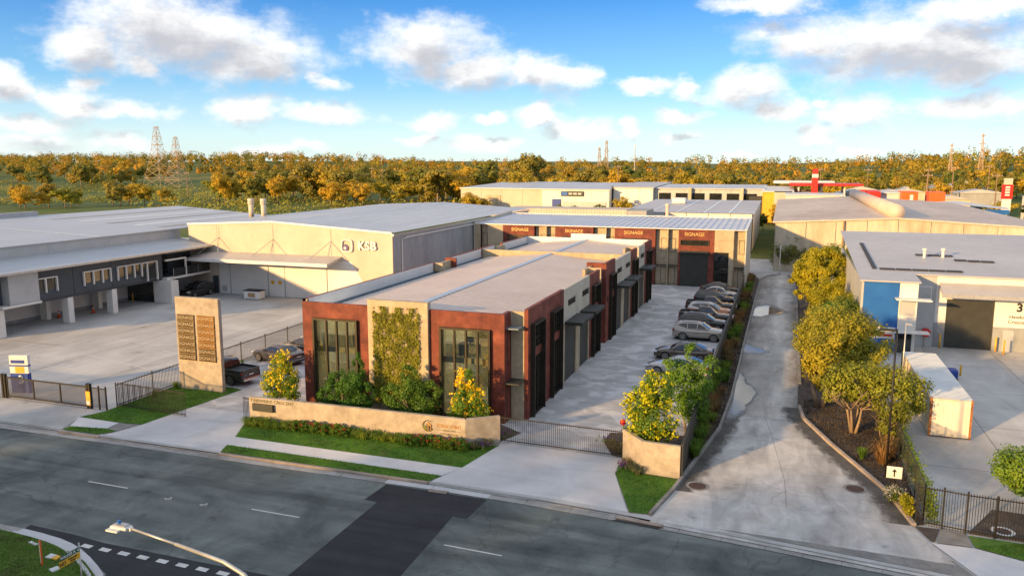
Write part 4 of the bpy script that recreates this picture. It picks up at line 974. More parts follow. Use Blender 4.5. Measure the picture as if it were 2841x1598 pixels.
# white painted dock zone
MB().prism_y([(-66.1, .02), (-44.4, .02), (-47.4, 4.7), (-66.1, 4.7)], KY - .012, KY - .001).build('dock_paint', M['white'], K)
for a, b in ((-64.4, -59.0), (-56.5, -50.8)):
    m = MB(); n = 16
    for k in range(n): m.box(a, b, KY - .055 - (.02 if k % 2 else 0), KY - .015, .05 + 4.4*k/n, .05 + 4.4*(k+1)/n - .02)
    dr = m.build('roller_door', M['white'], K)
    for x in (a - .12, b + .02): MB().box(x, x + .1, KY - .1, KY - .014, 0, 4.55).build('door_jamb', M['palegrey'], dr)
for x in (-58.35, -57.3):
    MB().tube([(x, KY - .03, 1.75), (x, KY - .014, 1.75)], .26, 14).build('round_notice', M['yellow'], K)
fpart('side_door', M['bluegrey'], K, 'S', KY, -67.1, -66.3, .002, .06, 0, 2.2)
fpart('switch_box', M['palegrey'], K, 'S', KY, -65.6, -65.1, .015, .25, .4, 1.0)
cn = MB().prism_x([(KY - 3.3, 4.72), (KY - .005, 5.25), (KY - .005, 5.0), (KY - 3.3, 4.45)], -68.2, -48.6).build('dock_canopy', M['metalroof2'], K)
MB().box(-68.25, -48.55, KY - 3.42, KY - 3.31, 4.38, 4.76).build('canopy_fascia', M['white'], cn)
for x in (-65.9, -58.0, -50.0):
    MB().tube([(x, KY - .05, 7.0), (x - 1.8, KY - 1.9, 5.05)], .04, 6).tube([(x, KY - .05, 7.0), (x + 1.2, KY - 1.9, 5.05)], .04, 6).tube([(x, KY - .06, 7.0), (x, KY - .06, 8.3)], .02, 6).build('canopy_tie', M['galv'], cn)
# logo: rounded square outline, purple blob, letters
lg = MB()
def ring(cx, cz, h, w, y0, y1):
    out = []; inn = []
    for k in range(24):
        a = 2*math.pi*k/24; c, s_ = math.cos(a), math.sin(a)
        q = (abs(c)**5 + abs(s_)**5) ** (-1/5)
        out.append((cx + c*q*h, cz + s_*q*h)); inn.append((cx + c*q*(h-w), cz + s_*q*(h-w)))
    n = 24
    v = [(p[0], y0, p[1]) for p in out] + [(p[0], y0, p[1]) for p in inn] + [(p[0], y1, p[1]) for p in out] + [(p[0], y1, p[1]) for p in inn]
    f = []
    for i in range(n):
        j = (i+1) % n
        f += [(i, j, n+j, n+i), (2*n+i, 3*n+i, 3*n+j, 2*n+j), (i, 2*n+i, 2*n+j, j), (n+i, n+j, 3*n+j, 3*n+i)]
    lg.add(v, f)
ring(-47.8, 6.57, .74, .13, KY - .24, KY - .12); logo = lg.build('logo_emblem', M['white'], K)
M['logopurple'] = flat('logo_purple', (.05, .03, .16), .4)
MB().tube([(-48.05, KY - .10, 6.3), (-48.05, KY - .02, 6.3)], .42, 20).build('logo_disc', M['logopurple'], logo)
MB().tube([(-48.1, KY - .13, 6.28), (-48.1, KY - .101, 6.28)], .17, 16).build('logo_eye', M['white'], logo)
text('KSB', 1.35, (-45.15, KY - .16, 6.6), 'S', M['white'], K, .2, .05, 1.08)
# grey side wall in precast panels with pipe
y = KY + .2
while y < 131:
    fpart('side_panel', M['greywall'], K, 'E', KE, y + .012, min(y + 6.2, 131.3) - .012, -.2, 0, 0, 7.55); y += 6.2
fpart('eaves_gutter', M['galv'], K, 'E', KE, KY - .1, 131.5, -.05, .22, 7.85, 8.08)
fpart('eaves_strip', M['palegrey'], K, 'E', KE, KY + .2, 131.4, -.19, -.02, 7.56, 7.84)
MB().tube([(KE + .1, 82.6, 0), (KE + .1, 82.6, 7.3), (KE + .1, 84.0, 7.45), (KE + .1, 130, 7.45)], .09, 8).build('downpipe', M['white'], K)
rf = MB()
v = []; xs = [KE + .15] + [KE - (16.05) * k / 6 for k in range(1, 7)] + [-62, -66, -70.6]
for yy in (KY - .15, 131.5):
    for x in xs: v.append((x, yy, ktop(min(x, KE)) + .06))
n = len(xs)
roofk = rf.add(v, [(i, i+1, n+i+1, n+i) for i in range(n-1)]).build('roof_sheeting', M['metalroof'], K)
for k in range(7):
    x0 = -43.5 - k * 2.6
    for yy in ((88, 94), (101, 108), (116, 124)):
        a, b = yy[0] + k * .6, yy[1] + k * .4
        if x0 > -57: MB().add([(x0, a, ktop(x0) + .07), (x0 - .35, a, ktop(x0 - .35) + .07), (x0 - .35, b, ktop(x0 - .35) + .07), (x0, b, ktop(x0) + .07)], [(0, 1, 2, 3)]).build('skylight', M['skylight'], roofk)
MB().box(-70.6, KE + .15, KY - .2, KY - .12, 0, 0.01).build('plinth_line', M['greywall'], K)
m = MB()
for a, b in zip(edges, edges[1:]):
    m.add([(a, KY - .18, ktop(a) - .1), (b, KY - .18, ktop(b) - .1), (b, KY - .18, ktop(b) + .09), (a, KY - .18, ktop(a) + .09), (a, KY + .02, ktop(a) - .1), (b, KY + .02, ktop(b) - .1), (b, KY + .02, ktop(b) + .09), (a, KY + .02, ktop(a) + .09)], [(0, 1, 2, 3), (7, 6, 5, 4), (3, 2, 6, 7), (0, 4, 5, 1)])
m.build('barge_flashing', M['flash'], K)
for k, x in enumerate((-72.0, -70.05)):
    y = 95 + k * .2
    f_ = thing('exhaust_flue', (x, y, 8.3), 'tall cream exhaust flue on the warehouse roof, one of a pair', 'flue', 'paired roof flues')
    MB().cyl(x, y, 8.3, 10.4, .36, 18).build('flue_pipe', M['cream'], f_, True); MB().cyl(x, y, 10.38, 10.55, .46, 18).build('flue_collar', M['cream'], f_); MB().cyl(x, y, 10.5, 11.1, .43, 18, .45).build('flue_cowl', M['cream'], f_, True)
# ------------------------------------------------------------------ office wing on the left
O = thing('office_wing', (-72, 64, 0), 'two-storey office wing with dark upper floor on white columns', 'building')
OX = -67.9
segs = [(56.4, 60.55), (60.6, 65.45), (65.5, 72.8)]
wins = {0: [(56.5, 58.6, 3.65, 5.03, 2)], 1: [(61.7, 65.25, 3.66, 5.03, 4)], 2: [(66.1, 69.6, 3.6, 5.03, 4), (69.5, 71.9, 2.95, 5.03, 2)]}
for i, (a, b) in enumerate(segs):
    fpart('cladding_panel', M['bluegrey'], O, 'E', OX, a, b, -.2, 0, 2.88, 5.97)
    for (u0, u1, z0, z1, n) in wins[i]:
        w = fpart('window', M['darkglass'], O, 'E', OX, u0, u1, .004, .02, z0 + .15, z1 - .05)
        fpart('frame_head', M['white'], w, 'E', OX, u0, u1, .022, .2, z1 - .1, z1)
        for k in range(n): 
            u = u0 + (u1 - u0) * (k + (0 if n > 2 else .5)) / (n - (1 if n > 2 else .5))
            fpart('fin', M['white'], w, 'E', OX, min(u, u1 - .12), min(u, u1 - .12) + .12, .022, .22, z0 - .1, z1 - .101)
fpart('floor_slab', M['bluegrey'], O, 'E', OX, 53.2, 81, -6, -.21, 2.62, 2.87)
fpart('screen_box', M['palegrey'], O, 'E', OX, 53.2, 56.36, -1.5, .3, 2.95, 5.98)
fpart('screen_sill', M['white'], O, 'E', OX, 52.3, 56.38, -1.5, .5, 2.72, 2.93)
fpart('upper_wall', M['bluegrey'], O, 'E', OX, 49.0, 53.15, -1.5, -.6, 2.7, 5.98)
w = fpart('window', M['darkglass'], O, 'E', OX, 50.5, 52.8, -.595, -.58, 3.1, 5.2)
# balcony end
fpart('balcony_slab', M['white'], O, 'E', OX, 72.85, 80.38, -2.5, .55, 2.62, 2.86)
fpart('balcony_wall', M['bluegrey'], O, 'E', OX, 72.85, 80.38, -2.8, -2.51, 2.87, 5.95)
fpart('balcony_glazing', M['darkglass'], O, 'E', OX, 73.5, 76.3, -2.505, -2.48, 2.9, 5.0)
fpart('balcony_frame', M['white'], O, 'E', OX, 72.86, 76.2, .32, .5, 4.82, 5.0); fpart('balcony_frame', M['white'], O, 'E', OX, 76.05, 76.2, .32, .5, 2.87, 4.81)
fpart('glass_balustrade', M['glass'], O, 'E', OX, 74.0, 80.3, .45, .47, 2.9, 3.85)
for y in (74.0, 76.1, 78.2, 80.28): fpart('balustrade_post', M['galv'], O, 'E', OX, y - .02, y + .02, .44, .48, 2.87, 3.9)
fpart('eave_beam', M['bluegrey'], O, 'E', OX, 72.82, 80.38, .2, .5, 5.6, 5.95)
# ground floor
for y, w_ in ((52.3, .55), (59.9, .45), (65.5, .45)): MB().box(OX - .95, OX - .1, y - .1, y + .55, 0, 2.6).build('column', M['white'], O)
MB().box(OX - 1.1, OX + 1.45, 72.4, 73.6, 0, 2.6).build('column', M['white'], O)
for y in (60.4, 67.0): MB().box(-72.6, -71.7, y, y + .5, 0, 2.6).build('column', M['white'], O)
fpart('ground_wall', M['white'], O, 'E', -73.0, 48, 73.2, -.2, 0, .35, 2.61); fpart('wall_base', M['greywall'], O, 'E', -73.0, 48, 73.2, -.18, .015, 0, .34)
fpart('lobby_wall', M['palegrey'], O, 'E', -70.0, 73.62, 80.39, -.2, 0, 0, 2.61); fpart('lobby_glazing', M['darkglass'], O, 'E', -70.0, 74.2, 77.6, .003, .03, .1, 2.3)
fpart('lobby_glazing', M['darkglass'], O, 'S', 72.39, -72.9, -69.1, -.05, 0, .05, 2.4)
# roofs
MB().add([(-66.9, 48, 6.02), (-66.9, 81, 6.02), (-72.6, 81, 6.72), (-72.6, 48, 6.72), (-66.9, 48, 5.9), (-66.9, 81, 5.9), (-72.6, 81, 6.6), (-72.6, 48, 6.6)], [(0, 1, 2, 3), (7, 6, 5, 4), (0, 4, 5, 1), (1, 5, 6, 2), (3, 7, 4, 0)]).build('lower_roof', M['metalroof'], O)
MB().box(-66.95, -66.78, 48, 81.05, 5.86, 6.06).build('eaves_gutter', M['galv'], O)
yy = 46.0
while yy < 80: fpart('fascia_panel', M['palegrey'], O, 'E', -72.6, yy + .01, min(yy + 8, 80.3) - .01, -.2, 0, 6.55, 7.85); yy += 8
U = MB().add([(-72.45, 44, 7.9), (-72.45, 104, 7.9), (-100, 112, 8.75), (-100, 44, 8.75), (-72.45, 44, 7.8), (-72.45, 104, 7.8), (-100, 112, 8.6), (-100, 44, 8.6)], [(0, 1, 2, 3), (0, 4, 5, 1), (1, 5, 6, 2)]).build('upper_roof', M['metalroof'], O)
for y in (56.5, 68.5): MB().add([(-72.5, y, 7.915), (-72.5, y + .5, 7.915), (-99.5, y + 1.3, 8.76), (-99.5, y + .8, 8.76)], [(0, 1, 2, 3)]).build('skylight', M['skylight'], U)
for k, x in enumerate((-74.8, -78.8, -83.2, -88, -93)): 
    z = 7.9 + (-72.45 - x) / 27.55 * .85 + .015
    MB().add([(x, 81, z), (x - 1.3, 81, z + .04), (x - 1.3, 103.5 + (-72.45 - x) * .25, z + .04), (x, 103.5 + (-72.45 - x) * .25, z)], [(0, 1, 2, 3)]).build('skylight', M['skylight'] if k % 2 else M['greywall'], U)
MB().box(-100.5, -99.6, 44, 84, 8.5, 9.35).build('ridge_monitor', M['metalroof2'], U)
MB().box(-100, -73, 44.0, 44.2, 0, 7.8).build('end_wall', M['cream'], O); MB().box(-100.2, -100, 44, 112, 0, 8.6).build('back_wall', M['cream'], O)
# cones, bollards, boxes in the yard
def cone(x, y, lab):
    t = thing('traffic_cone', (x, y, 0), lab, 'cone', 'traffic cones under the office wing')
    MB().box(x - .2, x + .2, y - .2, y + .2, 0.003, .05).build('base', M['redpaint'], t)
    b = MB().cyl(x, y, .05, .8, .15, 14, .04).build('cone_body', M['orange'], t, True); MB().cyl(x, y, .45, .6, .10, 14, .08).build('reflective_band', M['white'], b, True)
cone(-71.6, 61.7, 'orange traffic cone standing between the white columns, beside the rear column'); cone(-70.4, 65.0, 'orange traffic cone standing beside the column nearest the lobby')
def bollard(x, y, h, lab, grp):
    t = thing('bollard', (x, y, 0), lab, 'bollard', grp)
    MB().cyl(x, y, .003, h, .075, 12).build('post', M['yellow'], t, True); MB().cyl(x, y, h - .001, h + .04, .075, 12, .03).build('cap', M['yellow'], t)
bollard(-68.9, 74.2, 1.0, 'yellow bollard by the office lobby', 'lobby bollards'); bollard(-71.8, 72.0, 1.0, 'yellow bollard by the office lobby', 'lobby bollards')
t = thing('equipment_crate', (-59.4, 78.2, 0), 'pale equipment box with dark top against the white dock wall', 'crate')
MB().box(-60.5, -58.3, 77.6, 78.7, .08, 1.0).build('crate_body', M['white'], t, bevel=.03); MB().box(-60.55, -58.25, 77.55, 78.75, 1.003, 1.1).build('crate_lid', M['plastic'], t); MB().box(-59.9, -58.9, 77.57, 77.598, .3, .8).build('crate_label', M['desk'], t)
for x in (-60.3, -58.6): MB().box(x, x + .15, 77.7, 78.6, .003, .079).build('foot', M['plastic'], t)
# blue and white pylon sign by the neighbour's gate
t = thing('totem_sign', (-50.35, 39.9, 0), 'blue and white totem sign with yellow panel behind the sliding gate', 'sign')
d_ = Vector((1.33, .35)).normalized()
def tot(n, mt, a, b, z0, z1, th=.13, par=None):
    nx = Vector((-d_.y, d_.x)); c = Vector((-50.35, 39.9)); p = [c + d_*a - nx*th, c + d_*b - nx*th, c + d_*b + nx*th, c + d_*a + nx*th]
    return MB().prism([q[:] for q in p], z0, z1).build(n, mt, par or t)
tot('lower_panel', M['signblue'], -.68, .68, .003, 1.42); tot('upper_panel', M['white'], -.68, .68, 1.423, 2.7)
tot('blue_stripe', M['signblue'], -.7, .7, 1.92, 2.03, .14); tot('yellow_panel', M['yellow'], -.28, .38, 1.45, 1.9, .145)
rz = math.atan2(d_.y, d_.x)
text('3', .85, (-50.2, 39.77, .95), (R(90), 0, rz), M['white'], t, .02, .02)
MB().prism([(-50.85, 39.60), (-49.9, 39.85), (-49.9, 39.87), (-50.85, 39.62)], 2.15, 2.38).build('name_strip', M['signblue'], t)
# ------------------------------------------------------------------ workshop on the right with the blue panel
W = thing('blue_panel_workshop', (16, 84, 0), 'white and grey workshop with blue corner panel and dark roller door', 'building')
WY = 76.6
def wp(n, mt, x0, x1, d0, d1, z0, z1, par=None): return fpart(n, mt, par or W, 'S', WY, x0, x1, d0, d1, z0, z1)
wp('wall_panel', M['palegrey'], 10.95, 13.1, -.25, 0, 0, 6.4)
wp('wall_panel', M['white'], 13.11, 14.0, -.25, .02, 2.2, 6.3); wp('wall_panel', M['greywall'], 13.11, 14.0, -.25, .02, 0, 2.19)
wp('wall_panel', M['white'], 14.01, 17.7, -.25, .02, 4.35, 6.3)
wp('wall_panel', M['white'], 17.71, 30, -.25, .02, 2.1, 6.3); wp('wall_panel', M['greywall'], 17.71, 30, -.25, .02, 0, 2.09)
dr = roller(W, 'S', WY, 14.01, 17.7, .02, 4.3, M['roller'])
wp('door_head', M['cream'], 13.9, 17.9, .022, .08, 4.32, 4.55, dr)
wp('service_door', M['palegrey'], 18.5, 19.3, .022, .06, 0, 1.85)
wp('window', M['palegrey'], 11.5, 12.7, .003, .04, 3.95, 5.3)
w = wp('window_frame', M['white'], 11.42, 12.78, .002, .03, 3.87, 5.38)
text('3', 1.0, (19.55, WY - .06, 3.85), 'S', M['black'], W, .04, .03)
text('Hawkins', .42, (19.55, WY - .05, 3.05), 'S', M['charcoal'], W, .02); text('Crescent', .42, (19.55, WY - .05, 2.6), 'S', M['charcoal'], W, .02)
cn = MB().prism_x([(WY - 1.9, 5.0), (WY - .03, 5.75), (WY - .03, 5.5), (WY - 1.9, 4.8)], 13.3, 30).build('door_canopy', M['metalroof2'], W)
MB().box(13.25, 30, WY - 2.0, WY - 1.91, 4.72, 5.06).build('canopy_fascia', M['galv'], cn)
# projecting corner block
BY = 73.0
MB().box(6.95, 9.72, BY - .02, BY + .2, 0, 6.2).build('blue_panel', M['blue'], W)
MB().box(9.74, 11.15, BY - .04, BY + .2, 0, 6.2).build('white_panel', M['white'], W)
MB().box(11.0, 11.14, BY + .21, WY - .01, 0, 6.2).build('return_wall', M['white'], W)
MB().box(6.75, 6.94, BY, 100, 0, 6.2).build('side_wall', M['palegrey'], W)
MB().box(7.0, 9.6, BY - .06, BY - .03, 1.2, 2.2).build('notice_board', M['white'], W); MB().box(7.1, 9.4, BY - .075, BY - .061, 1.4, 1.6).build('notice_stripe', M['redpaint'], W)
MB().box(9.8, 11.0, BY - .07, BY - .045, 3.3, 4.6).build('window', M['palegrey'], W)
MB().box(9.4, 12.1, BY - 1.1, BY - .05, 4.72, 4.82).build('sun_hood', M['white'], W); MB().box(9.4, 12.1, BY - 1.2, BY - .05, 1.95, 2.05).build('sun_hood', M['white'], W)
MB().box(9.85, 10.9, BY - .08, BY - .05, .05, 1.85).build('glazed_door', M['darkglass'], W)
rf = MB().add([(6.6, BY - .3, 6.22), (11.3, BY - .3, 6.22), (11.3, WY - .3, 6.45), (31, WY - .3, 6.45), (31, 101, 8.15), (6.6, 101, 8.15),
               (6.6, BY - .3, 6.1), (11.3, BY - .3, 6.1), (11.3, WY - .3, 6.33), (31, WY - .3, 6.33)], [(0, 1, 2, 5), (2, 3, 4, 5), (6, 7, 1, 0), (7, 8, 2, 1), (8, 9, 3, 2)]).build('roof_sheeting', M['metalroof2'], W)
def onroof(x0, x1, y0, y1, mt, n, h=.08):
    z = lambda y: 6.22 + (y - BY + .3) * (8.15 - 6.22) / (101 - BY + .3)
    return MB().add([(x0, y0, z(y0) + .02), (x1, y0, z(y0) + .02), (x1, y1, z(y1) + .02), (x0, y1, z(y1) + .02), (x0, y0, z(y0) + h), (x1, y0, z(y0) + h), (x1, y1, z(y1) + h), (x0, y1, z(y1) + h)], [(4, 5, 6, 7), (0, 1, 5, 4), (1, 2, 6, 5), (2, 3, 7, 6), (3, 0, 4, 7)]).build(n, mt, rf)
y = 77.8
for k in range(6): onroof(8.0, 8.35, y + k*2.4, y + k*2.4 + 2.3, M['plastic'], 'solar_module')
for k in range(5): onroof(8.6 + k*1.35, 8.6 + k*1.35 + 1.25, 77.6, 78.2, M['plastic'], 'solar_module')
for k, (x, y_) in enumerate(((12.6, 85.5), (13.7, 85.5), (14.8, 85.4), (15.6, 83.2), (16.7, 83.0), (17.8, 82.9))): onroof(x, x + 1.0, y_, y_ + .7, M['plastic'], 'solar_module')
for x, y_ in ((13.2, 84.6), (14.9, 85.2)): 
    q = MB().cyl(x, y_, 7.0, 7.75, .14, 10).build('roof_vent', M['whitetop'], rf); MB().cyl(x, y_, 7.751, 7.95, .22, 10).build('vent_cap', M['whitetop'], q)
for x, y_, l in ((13.65, 76.2, 'beside the roller door, on the hose reel side'), (17.95, 76.2, 'beside the roller door, on the door number side'), (18.35, 75.2, 'standing clear of the workshop wall'), (20.2, 75.6, 'below the large number three')):
    bollard(x, y_, 1.25, 'yellow steel bollard ' + l, 'workshop bollards')
bollard(13.5, 66.5, .8, 'short yellow bollard by the kerb strip next to the stacked drums', 'workshop bollards')
t = thing('hose_reel', (12.5, 76.3, 0), 'round red fire hose reel on a post by the workshop', 'hose reel')
MB().tube([(12.5, 76.15, 1.3), (12.5, 76.4, 1.3)], .38, 20).build('drum', M['redpaint'], t); MB().tube([(12.5, 76.08, 1.3), (12.5, 76.149, 1.3)], .14, 14).build('hub', M['white'], t); MB().cyl(12.5, 76.45, .003, 1.6, .05, 8).build('post', M['galv'], t)
# pallets of dark crates
t = thing('drum_stack', (11.6, 65.7, 0), 'low heap of dark blue wrapped goods behind the container', 'goods')
for k, (x, y_, w_) in enumerate(((10.7, 66.2, .9), (11.7, 65.8, 1.1), (12.6, 65.3, .9))):
    MB().box(x - w_/2, x + w_/2, y_ - .5, y_ + .5, .15, .75 + .1*(k % 2)).build('wrapped_bundle', M['signblue'], t, bevel=.1); MB().box(x - .45, x + .45, y_ - .5, y_ + .5, .003, .149).build('pallet', M['timber'], t)
# ------------------------------------------------------------------ shipping container
M['rustend'] = pmat('bleached_container', [(.28, (.50, .33, .15)), (.38, (.68, .63, .52)), (.75, (.74, .71, .62))], 1.1, 7, .7, grain=.15, gscale=3, stretch=(1, 1, .5))
t = thing('shipping_container', (9.95, 57.1, 0), 'cream shipping container with pale roof and rusty end corners', 'container')
cx0, cx1, cy0, cy1, cz = 8.86, 11.1, 50.6, 63.0, 2.35
def corr(u0, u1, n, dpt): 
    o = []
    for k in range(n):
        a = u0 + (u1-u0)*k/n; w_ = (u1-u0)/n
        o += [(a, 0), (a + w_*.3, 0), (a + w_*.45, dpt), (a + w_*.75, dpt), (a + w_*.9, 0)]
    return o + [(u1, 0)]
for nm, px, sg in (('side_wall', cx0 + .03, 1), ('side_wall', cx1 - .03, -1)):
    pr = corr(cy0 + .12, cy1 - .12, 40, .02); m = MB(); n = len(pr)
    m.add([(px + sg*h, u, z) for z in (.18, cz - .1) for u, h in pr], [(i, i+1, n+i+1, n+i) for i in range(n-1)]); m.build(nm, M['rust'], t)
pr = corr(cy0 + .05, cy1 - .05, 40, .02); n = len(pr); m = MB()
m.add([(x, u, cz + h) for x in (cx0 + .02, cx1 - .02) for u, h in pr], [(i, n+i, n+i+1, i+1) for i in range(n-1)]); m.build('roof_panel', M['whitetop'], t)
pr = corr(cx0 + .12, cx1 - .12, 8, .012); n = len(pr); m = MB()
m.add([(u, cy0 + .03 + h, z) for z in (.18, cz - .1) for u, h in pr], [(i, i+1, n+i+1, n+i) for i in range(n-1)]); m.build('end_wall', M['rustend'], t)
MB().box(cx0 + .1, cx1 - .1, cy1 - .1, cy1 - .03, .18, cz - .1).build('end_door', M['rust'], t)
for x in (cx0, cx1 - .12):
    for y_ in (cy0, cy1 - .12): MB().box(x, x + .12, y_, y_ + .12, .003, cz + .01).build('corner_post', M['rustedge'], t)
for x in (cx0 + .001, cx1 - .111):
    MB().box(x, x + .11, cy0 + .121, cy1 - .121, .08, .22).build('bottom_rail', M['rust'], t); MB().box(x, x + .11, cy0 + .121, cy1 - .121, cz - .12, cz - .005).build('top_rail', M['rust'], t)
for z in (.08, cz - .125): MB().box(cx0 + .121, cx1 - .121, cy0 + .002, cy0 + .112, z, z + .12).build('end_rail', M['rust'], t)
# ------------------------------------------------------------------ big weathered warehouse behind
H = thing('weathered_warehouse', (16, 165, 0), 'large weathered warehouse with stained cream panels and brown-grey gable roof', 'warehouse')
HY = 125.0
def htop(x): return 7.35 + .9 * (1 - abs(x - 15.7) / 16.6)
xs = [-.85, 3.3, 7.4, 11.6, 15.7, 19.9, 24.0, 28.2, 32.3, 36.4]
for a, b in zip(xs, xs[1:]):
    MB().prism_y([(a + .02, 0), (b - .02, 0), (b - .02, htop(b)), (a + .02, htop(a))], HY, HY + .25).build('wall_panel', M['stained'], H)
    MB().box(b - .09, b + .09, HY - .16, HY - .002, 0, htop(b) - .2).build('pilaster', M['stained'], H)
MB().box(-.95, -.86, HY, 205, 0, 7.2).build('side_wall', M['stained'], H)
rf = MB().add([(-1.3, HY - .3, htop(-1.0) + .05), (15.7, HY - .3, htop(15.7) + .08), (36.8, HY - .3, htop(36.8) + .05), (-1.3, 205, htop(-1.0) + .05), (15.7, 205, htop(15.7) + .08), (36.8, 205, htop(36.8) + .05)], [(0, 1, 4, 3), (1, 2, 5, 4)]).build('roof_sheeting', M['brownroof'], H)
m = MB()
for a, b in ((-1.3, 15.7), (15.7, 36.8)): m.add([(a, HY - .34, htop(a) - .1), (b, HY - .34, htop(b) - .1), (b, HY - .34, htop(b) + .12), (a, HY - .34, htop(a) + .12)], [(0, 1, 2, 3)])
m.build('barge_flashing', M['cream'], H)
v = MB(); v.tube([(15.7, HY + 1, 9.1), (15.7, 203, 9.1)], 1.05, 20); v.box(15.2, 16.2, HY + 1.1, 202, 8.15, 8.6); v.build('ridge_ventilator', M['brownroof'], rf, True)
for k in range(5): MB().add([(1 + k*.9, 134 + k*4.2, htop(1 + k*.9) + .1), (13.6, 131 + k*4.4, htop(13.6) + .1), (13.6, 131.25 + k*4.4, htop(13.6) + .1), (1 + k*.9, 134.25 + k*4.2, htop(1 + k*.9) + .1)], [(0, 1, 2, 3)]).build('roof_stain_strip', M['rustedge'], rf)
MB().cyl(8.6, HY - .3, 0, 7.8, .12, 8).build('downpipe', M['timber'], H)
# ------------------------------------------------------------------ grey shed and corrugated shed behind the rear building
G_ = thing('grey_roof_warehouse', (-17, 170, 0), 'warehouse with grey roof and white precast walls behind the courtyard building', 'warehouse')
for k in range(6): MB().box(-29 + k*4 + .02, -25 + k*4 - .02, 150, 150.2, 0, 6.95).build('wall_panel', M['white'], G_)
for x in (-25, -21, -17, -13, -9): MB().box(x - .06, x + .06, 149.9, 149.998, 0, 6.9).build('downpipe', M['greywall'], G_)
MB().box(-5.2, -5.02, 150, 195, 0, 7).build('side_wall', M['white'], G_); MB().box(-29.2, -29.02, 150, 195, 0, 7).build('side_wall', M['white'], G_)
rf = MB().add([(-29.4, 149.6, 7.0), (-4.8, 149.6, 7.0), (-4.8, 195, 7.45), (-29.4, 195, 7.45)], [(0, 1, 2, 3)]).build('roof_sheeting', M['metalroof2'], G_)
for x in (-24, -19, -14, -9.5): MB().add([(x, 149.8, 7.04), (x + .5, 149.8, 7.04), (x + .5, 194.5, 7.48), (x, 194.5, 7.48)], [(0, 1, 2, 3)]).build('skylight', M['skylight'], rf)
MB().box(-23.4, -20.4, 178, 181, 7.3, 8.5).build('roof_plant', M['white'], rf, bevel=.2)
q = thing('corrugated_shed', (-36, 145, 0), 'low corrugated cream shed wall rising behind the courtyard building', 'shed')
pr = corr(-49, -26.2, 46, .05); n = len(pr); m = MB()
m.add([(u, 139 + h, z) for z in (0, 7.85) for u, h in pr], [(i, i+1, n+i+1, n+i) for i in range(n-1)]); m.build('cladding', M['cream'], q)
MB().box(-49, -26.2, 139.1, 147, 7.6, 7.88).build('shed_roof', M['cream'], q); MB().box(-26.15, -22.6, 138.9, 147, 0, 7.8).build('green_bay', M['greywall'], q)
t = thing('vent_stack', (-16.8, 123, 0), 'slim tan vent stack standing behind the pale ribbed roof', 'flue')
MB().cyl(-16.8, 123, 0, 9.5, .28, 14).build('stack_pipe', M['cream'], t, True); MB().cyl(-16.8, 123, 9.5, 9.9, .34, 14).build('stack_cap', M['cream'], t)
# ------------------------------------------------------------------ far estate
def far_shed(name, label, x0, x1, y0, y1, h, wall, roof, rise=.8, pans=6, extra=None):
    t = thing(name, ((x0 + x1)/2, (y0 + y1)/2, 0), label, 'warehouse')
    st = (x1 - x0) / pans
    for k in range(pans): MB().box(x0 + st*k + .03, x0 + st*(k+1) - .03, y0, y0 + .3, 0, h).build('wall_panel', wall, t)
    MB().box(x0 - .2, x0 - .01, y0, y1, 0, h).build('side_wall', wall, t); MB().box(x1 + .01, x1 + .2, y0, y1, 0, h).build('side_wall', wall, t)
    MB().add([(x0 - .5, y0 - .4, h + .02), (x1 + .5, y0 - .4, h + .02), (x1 + .5, y1, h + rise), (x0 - .5, y1, h + rise), (x0 - .5, y0 - .4, h - .25), (x1 + .5, y0 - .4, h - .25)], [(0, 1, 2, 3), (4, 5, 1, 0)]).build('roof_sheeting', roof, t)
    return t
t = far_shed('cream_warehouse', 'distant cream warehouse with tan roller door', -95.5, -68.6, 230, 275, 8.6, M['cream'], M['metalroof'], 1.0, 4)
MB().box(-87.5, -82.6, 229.8, 229.99, 0, 6.5).build('roller_door', M['stained'], t)
t = far_shed('showroom', 'distant white showroom with dark blue and black sign board', -68.3, -48.3, 228, 270, 8.6, M['white'], M['metalroof'], 1.0, 4)
MB().box(-62.6, -55.7, 227.7, 227.95, 6.5, 7.95).build('sign_board', M['black'], t); MB().box(-62.4, -60.6, 227.6, 227.69, 6.65, 7.8).build('sign_mark', M['blue'], t)
for k in range(3): MB().box(-60.2 + k*1.4, -59.1 + k*1.4, 227.6, 227.69, 6.95, 7.5).build('sign_letter', M['palegrey'], t)
MB().box(-65.3, -62.7, 227.7, 227.95, 2.9, 5.6).build('poster', M['signblue'], t); MB().box(-62, -49, 227.75, 227.98, 0, 5.0).build('lower_cladding', M['palegrey'], t)
t = far_shed('white_hall', 'distant plain white hall beside the showroom', -47.6, -36.2, 232, 275, 9.2, M['white'], M['metalroof2'], .6, 3)
MB().box(-48.2, -47.7, 231.5, 233, 0, 9.4).build('dark_fin', M['charcoal'], t)
t = far_shed('shop_row', 'distant row of shops with dark glass fronts and flat roof', -35.8, -5.4, 234, 262, 9.0, M['palegrey'], M['metalroof'], .5, 7)
for k in range(6): MB().box(-34.5 + k*4.8, -31.2 + k*4.8, 233.7, 233.95, 1.5, 7.6).build('shop_window', M['darkglass'], t)
for x in (-25.9, -11.5): MB().box(x, x + .8, 232.5, 233.6, 0, 9.2).build('pillar', M['stained'], t)
t = far_shed('yellow_shop', 'distant shop with bright yellow wall', -5.2, 2.2, 228, 250, 8.6, M['yellow'], M['whitetop'], .8, 2)
MB().box(-2.4, 2.3, 227.6, 227.9, 0, 8.6).build('cream_bay', M['cream'], t); MB().box(-9.0, -5.3, 229, 235, 0, 7.0).build('dark_bay', M['charcoal'], t)
t = far_shed('teal_shed', 'distant pale teal shed behind the yellow shop', 2.6, 10, 233, 250, 8.0, M['greywall'], M['whitetop'], .4, 2)
t = thing('fuel_canopy', (14, 240, 0), 'distant red edged fuel station canopy on thin columns', 'canopy')
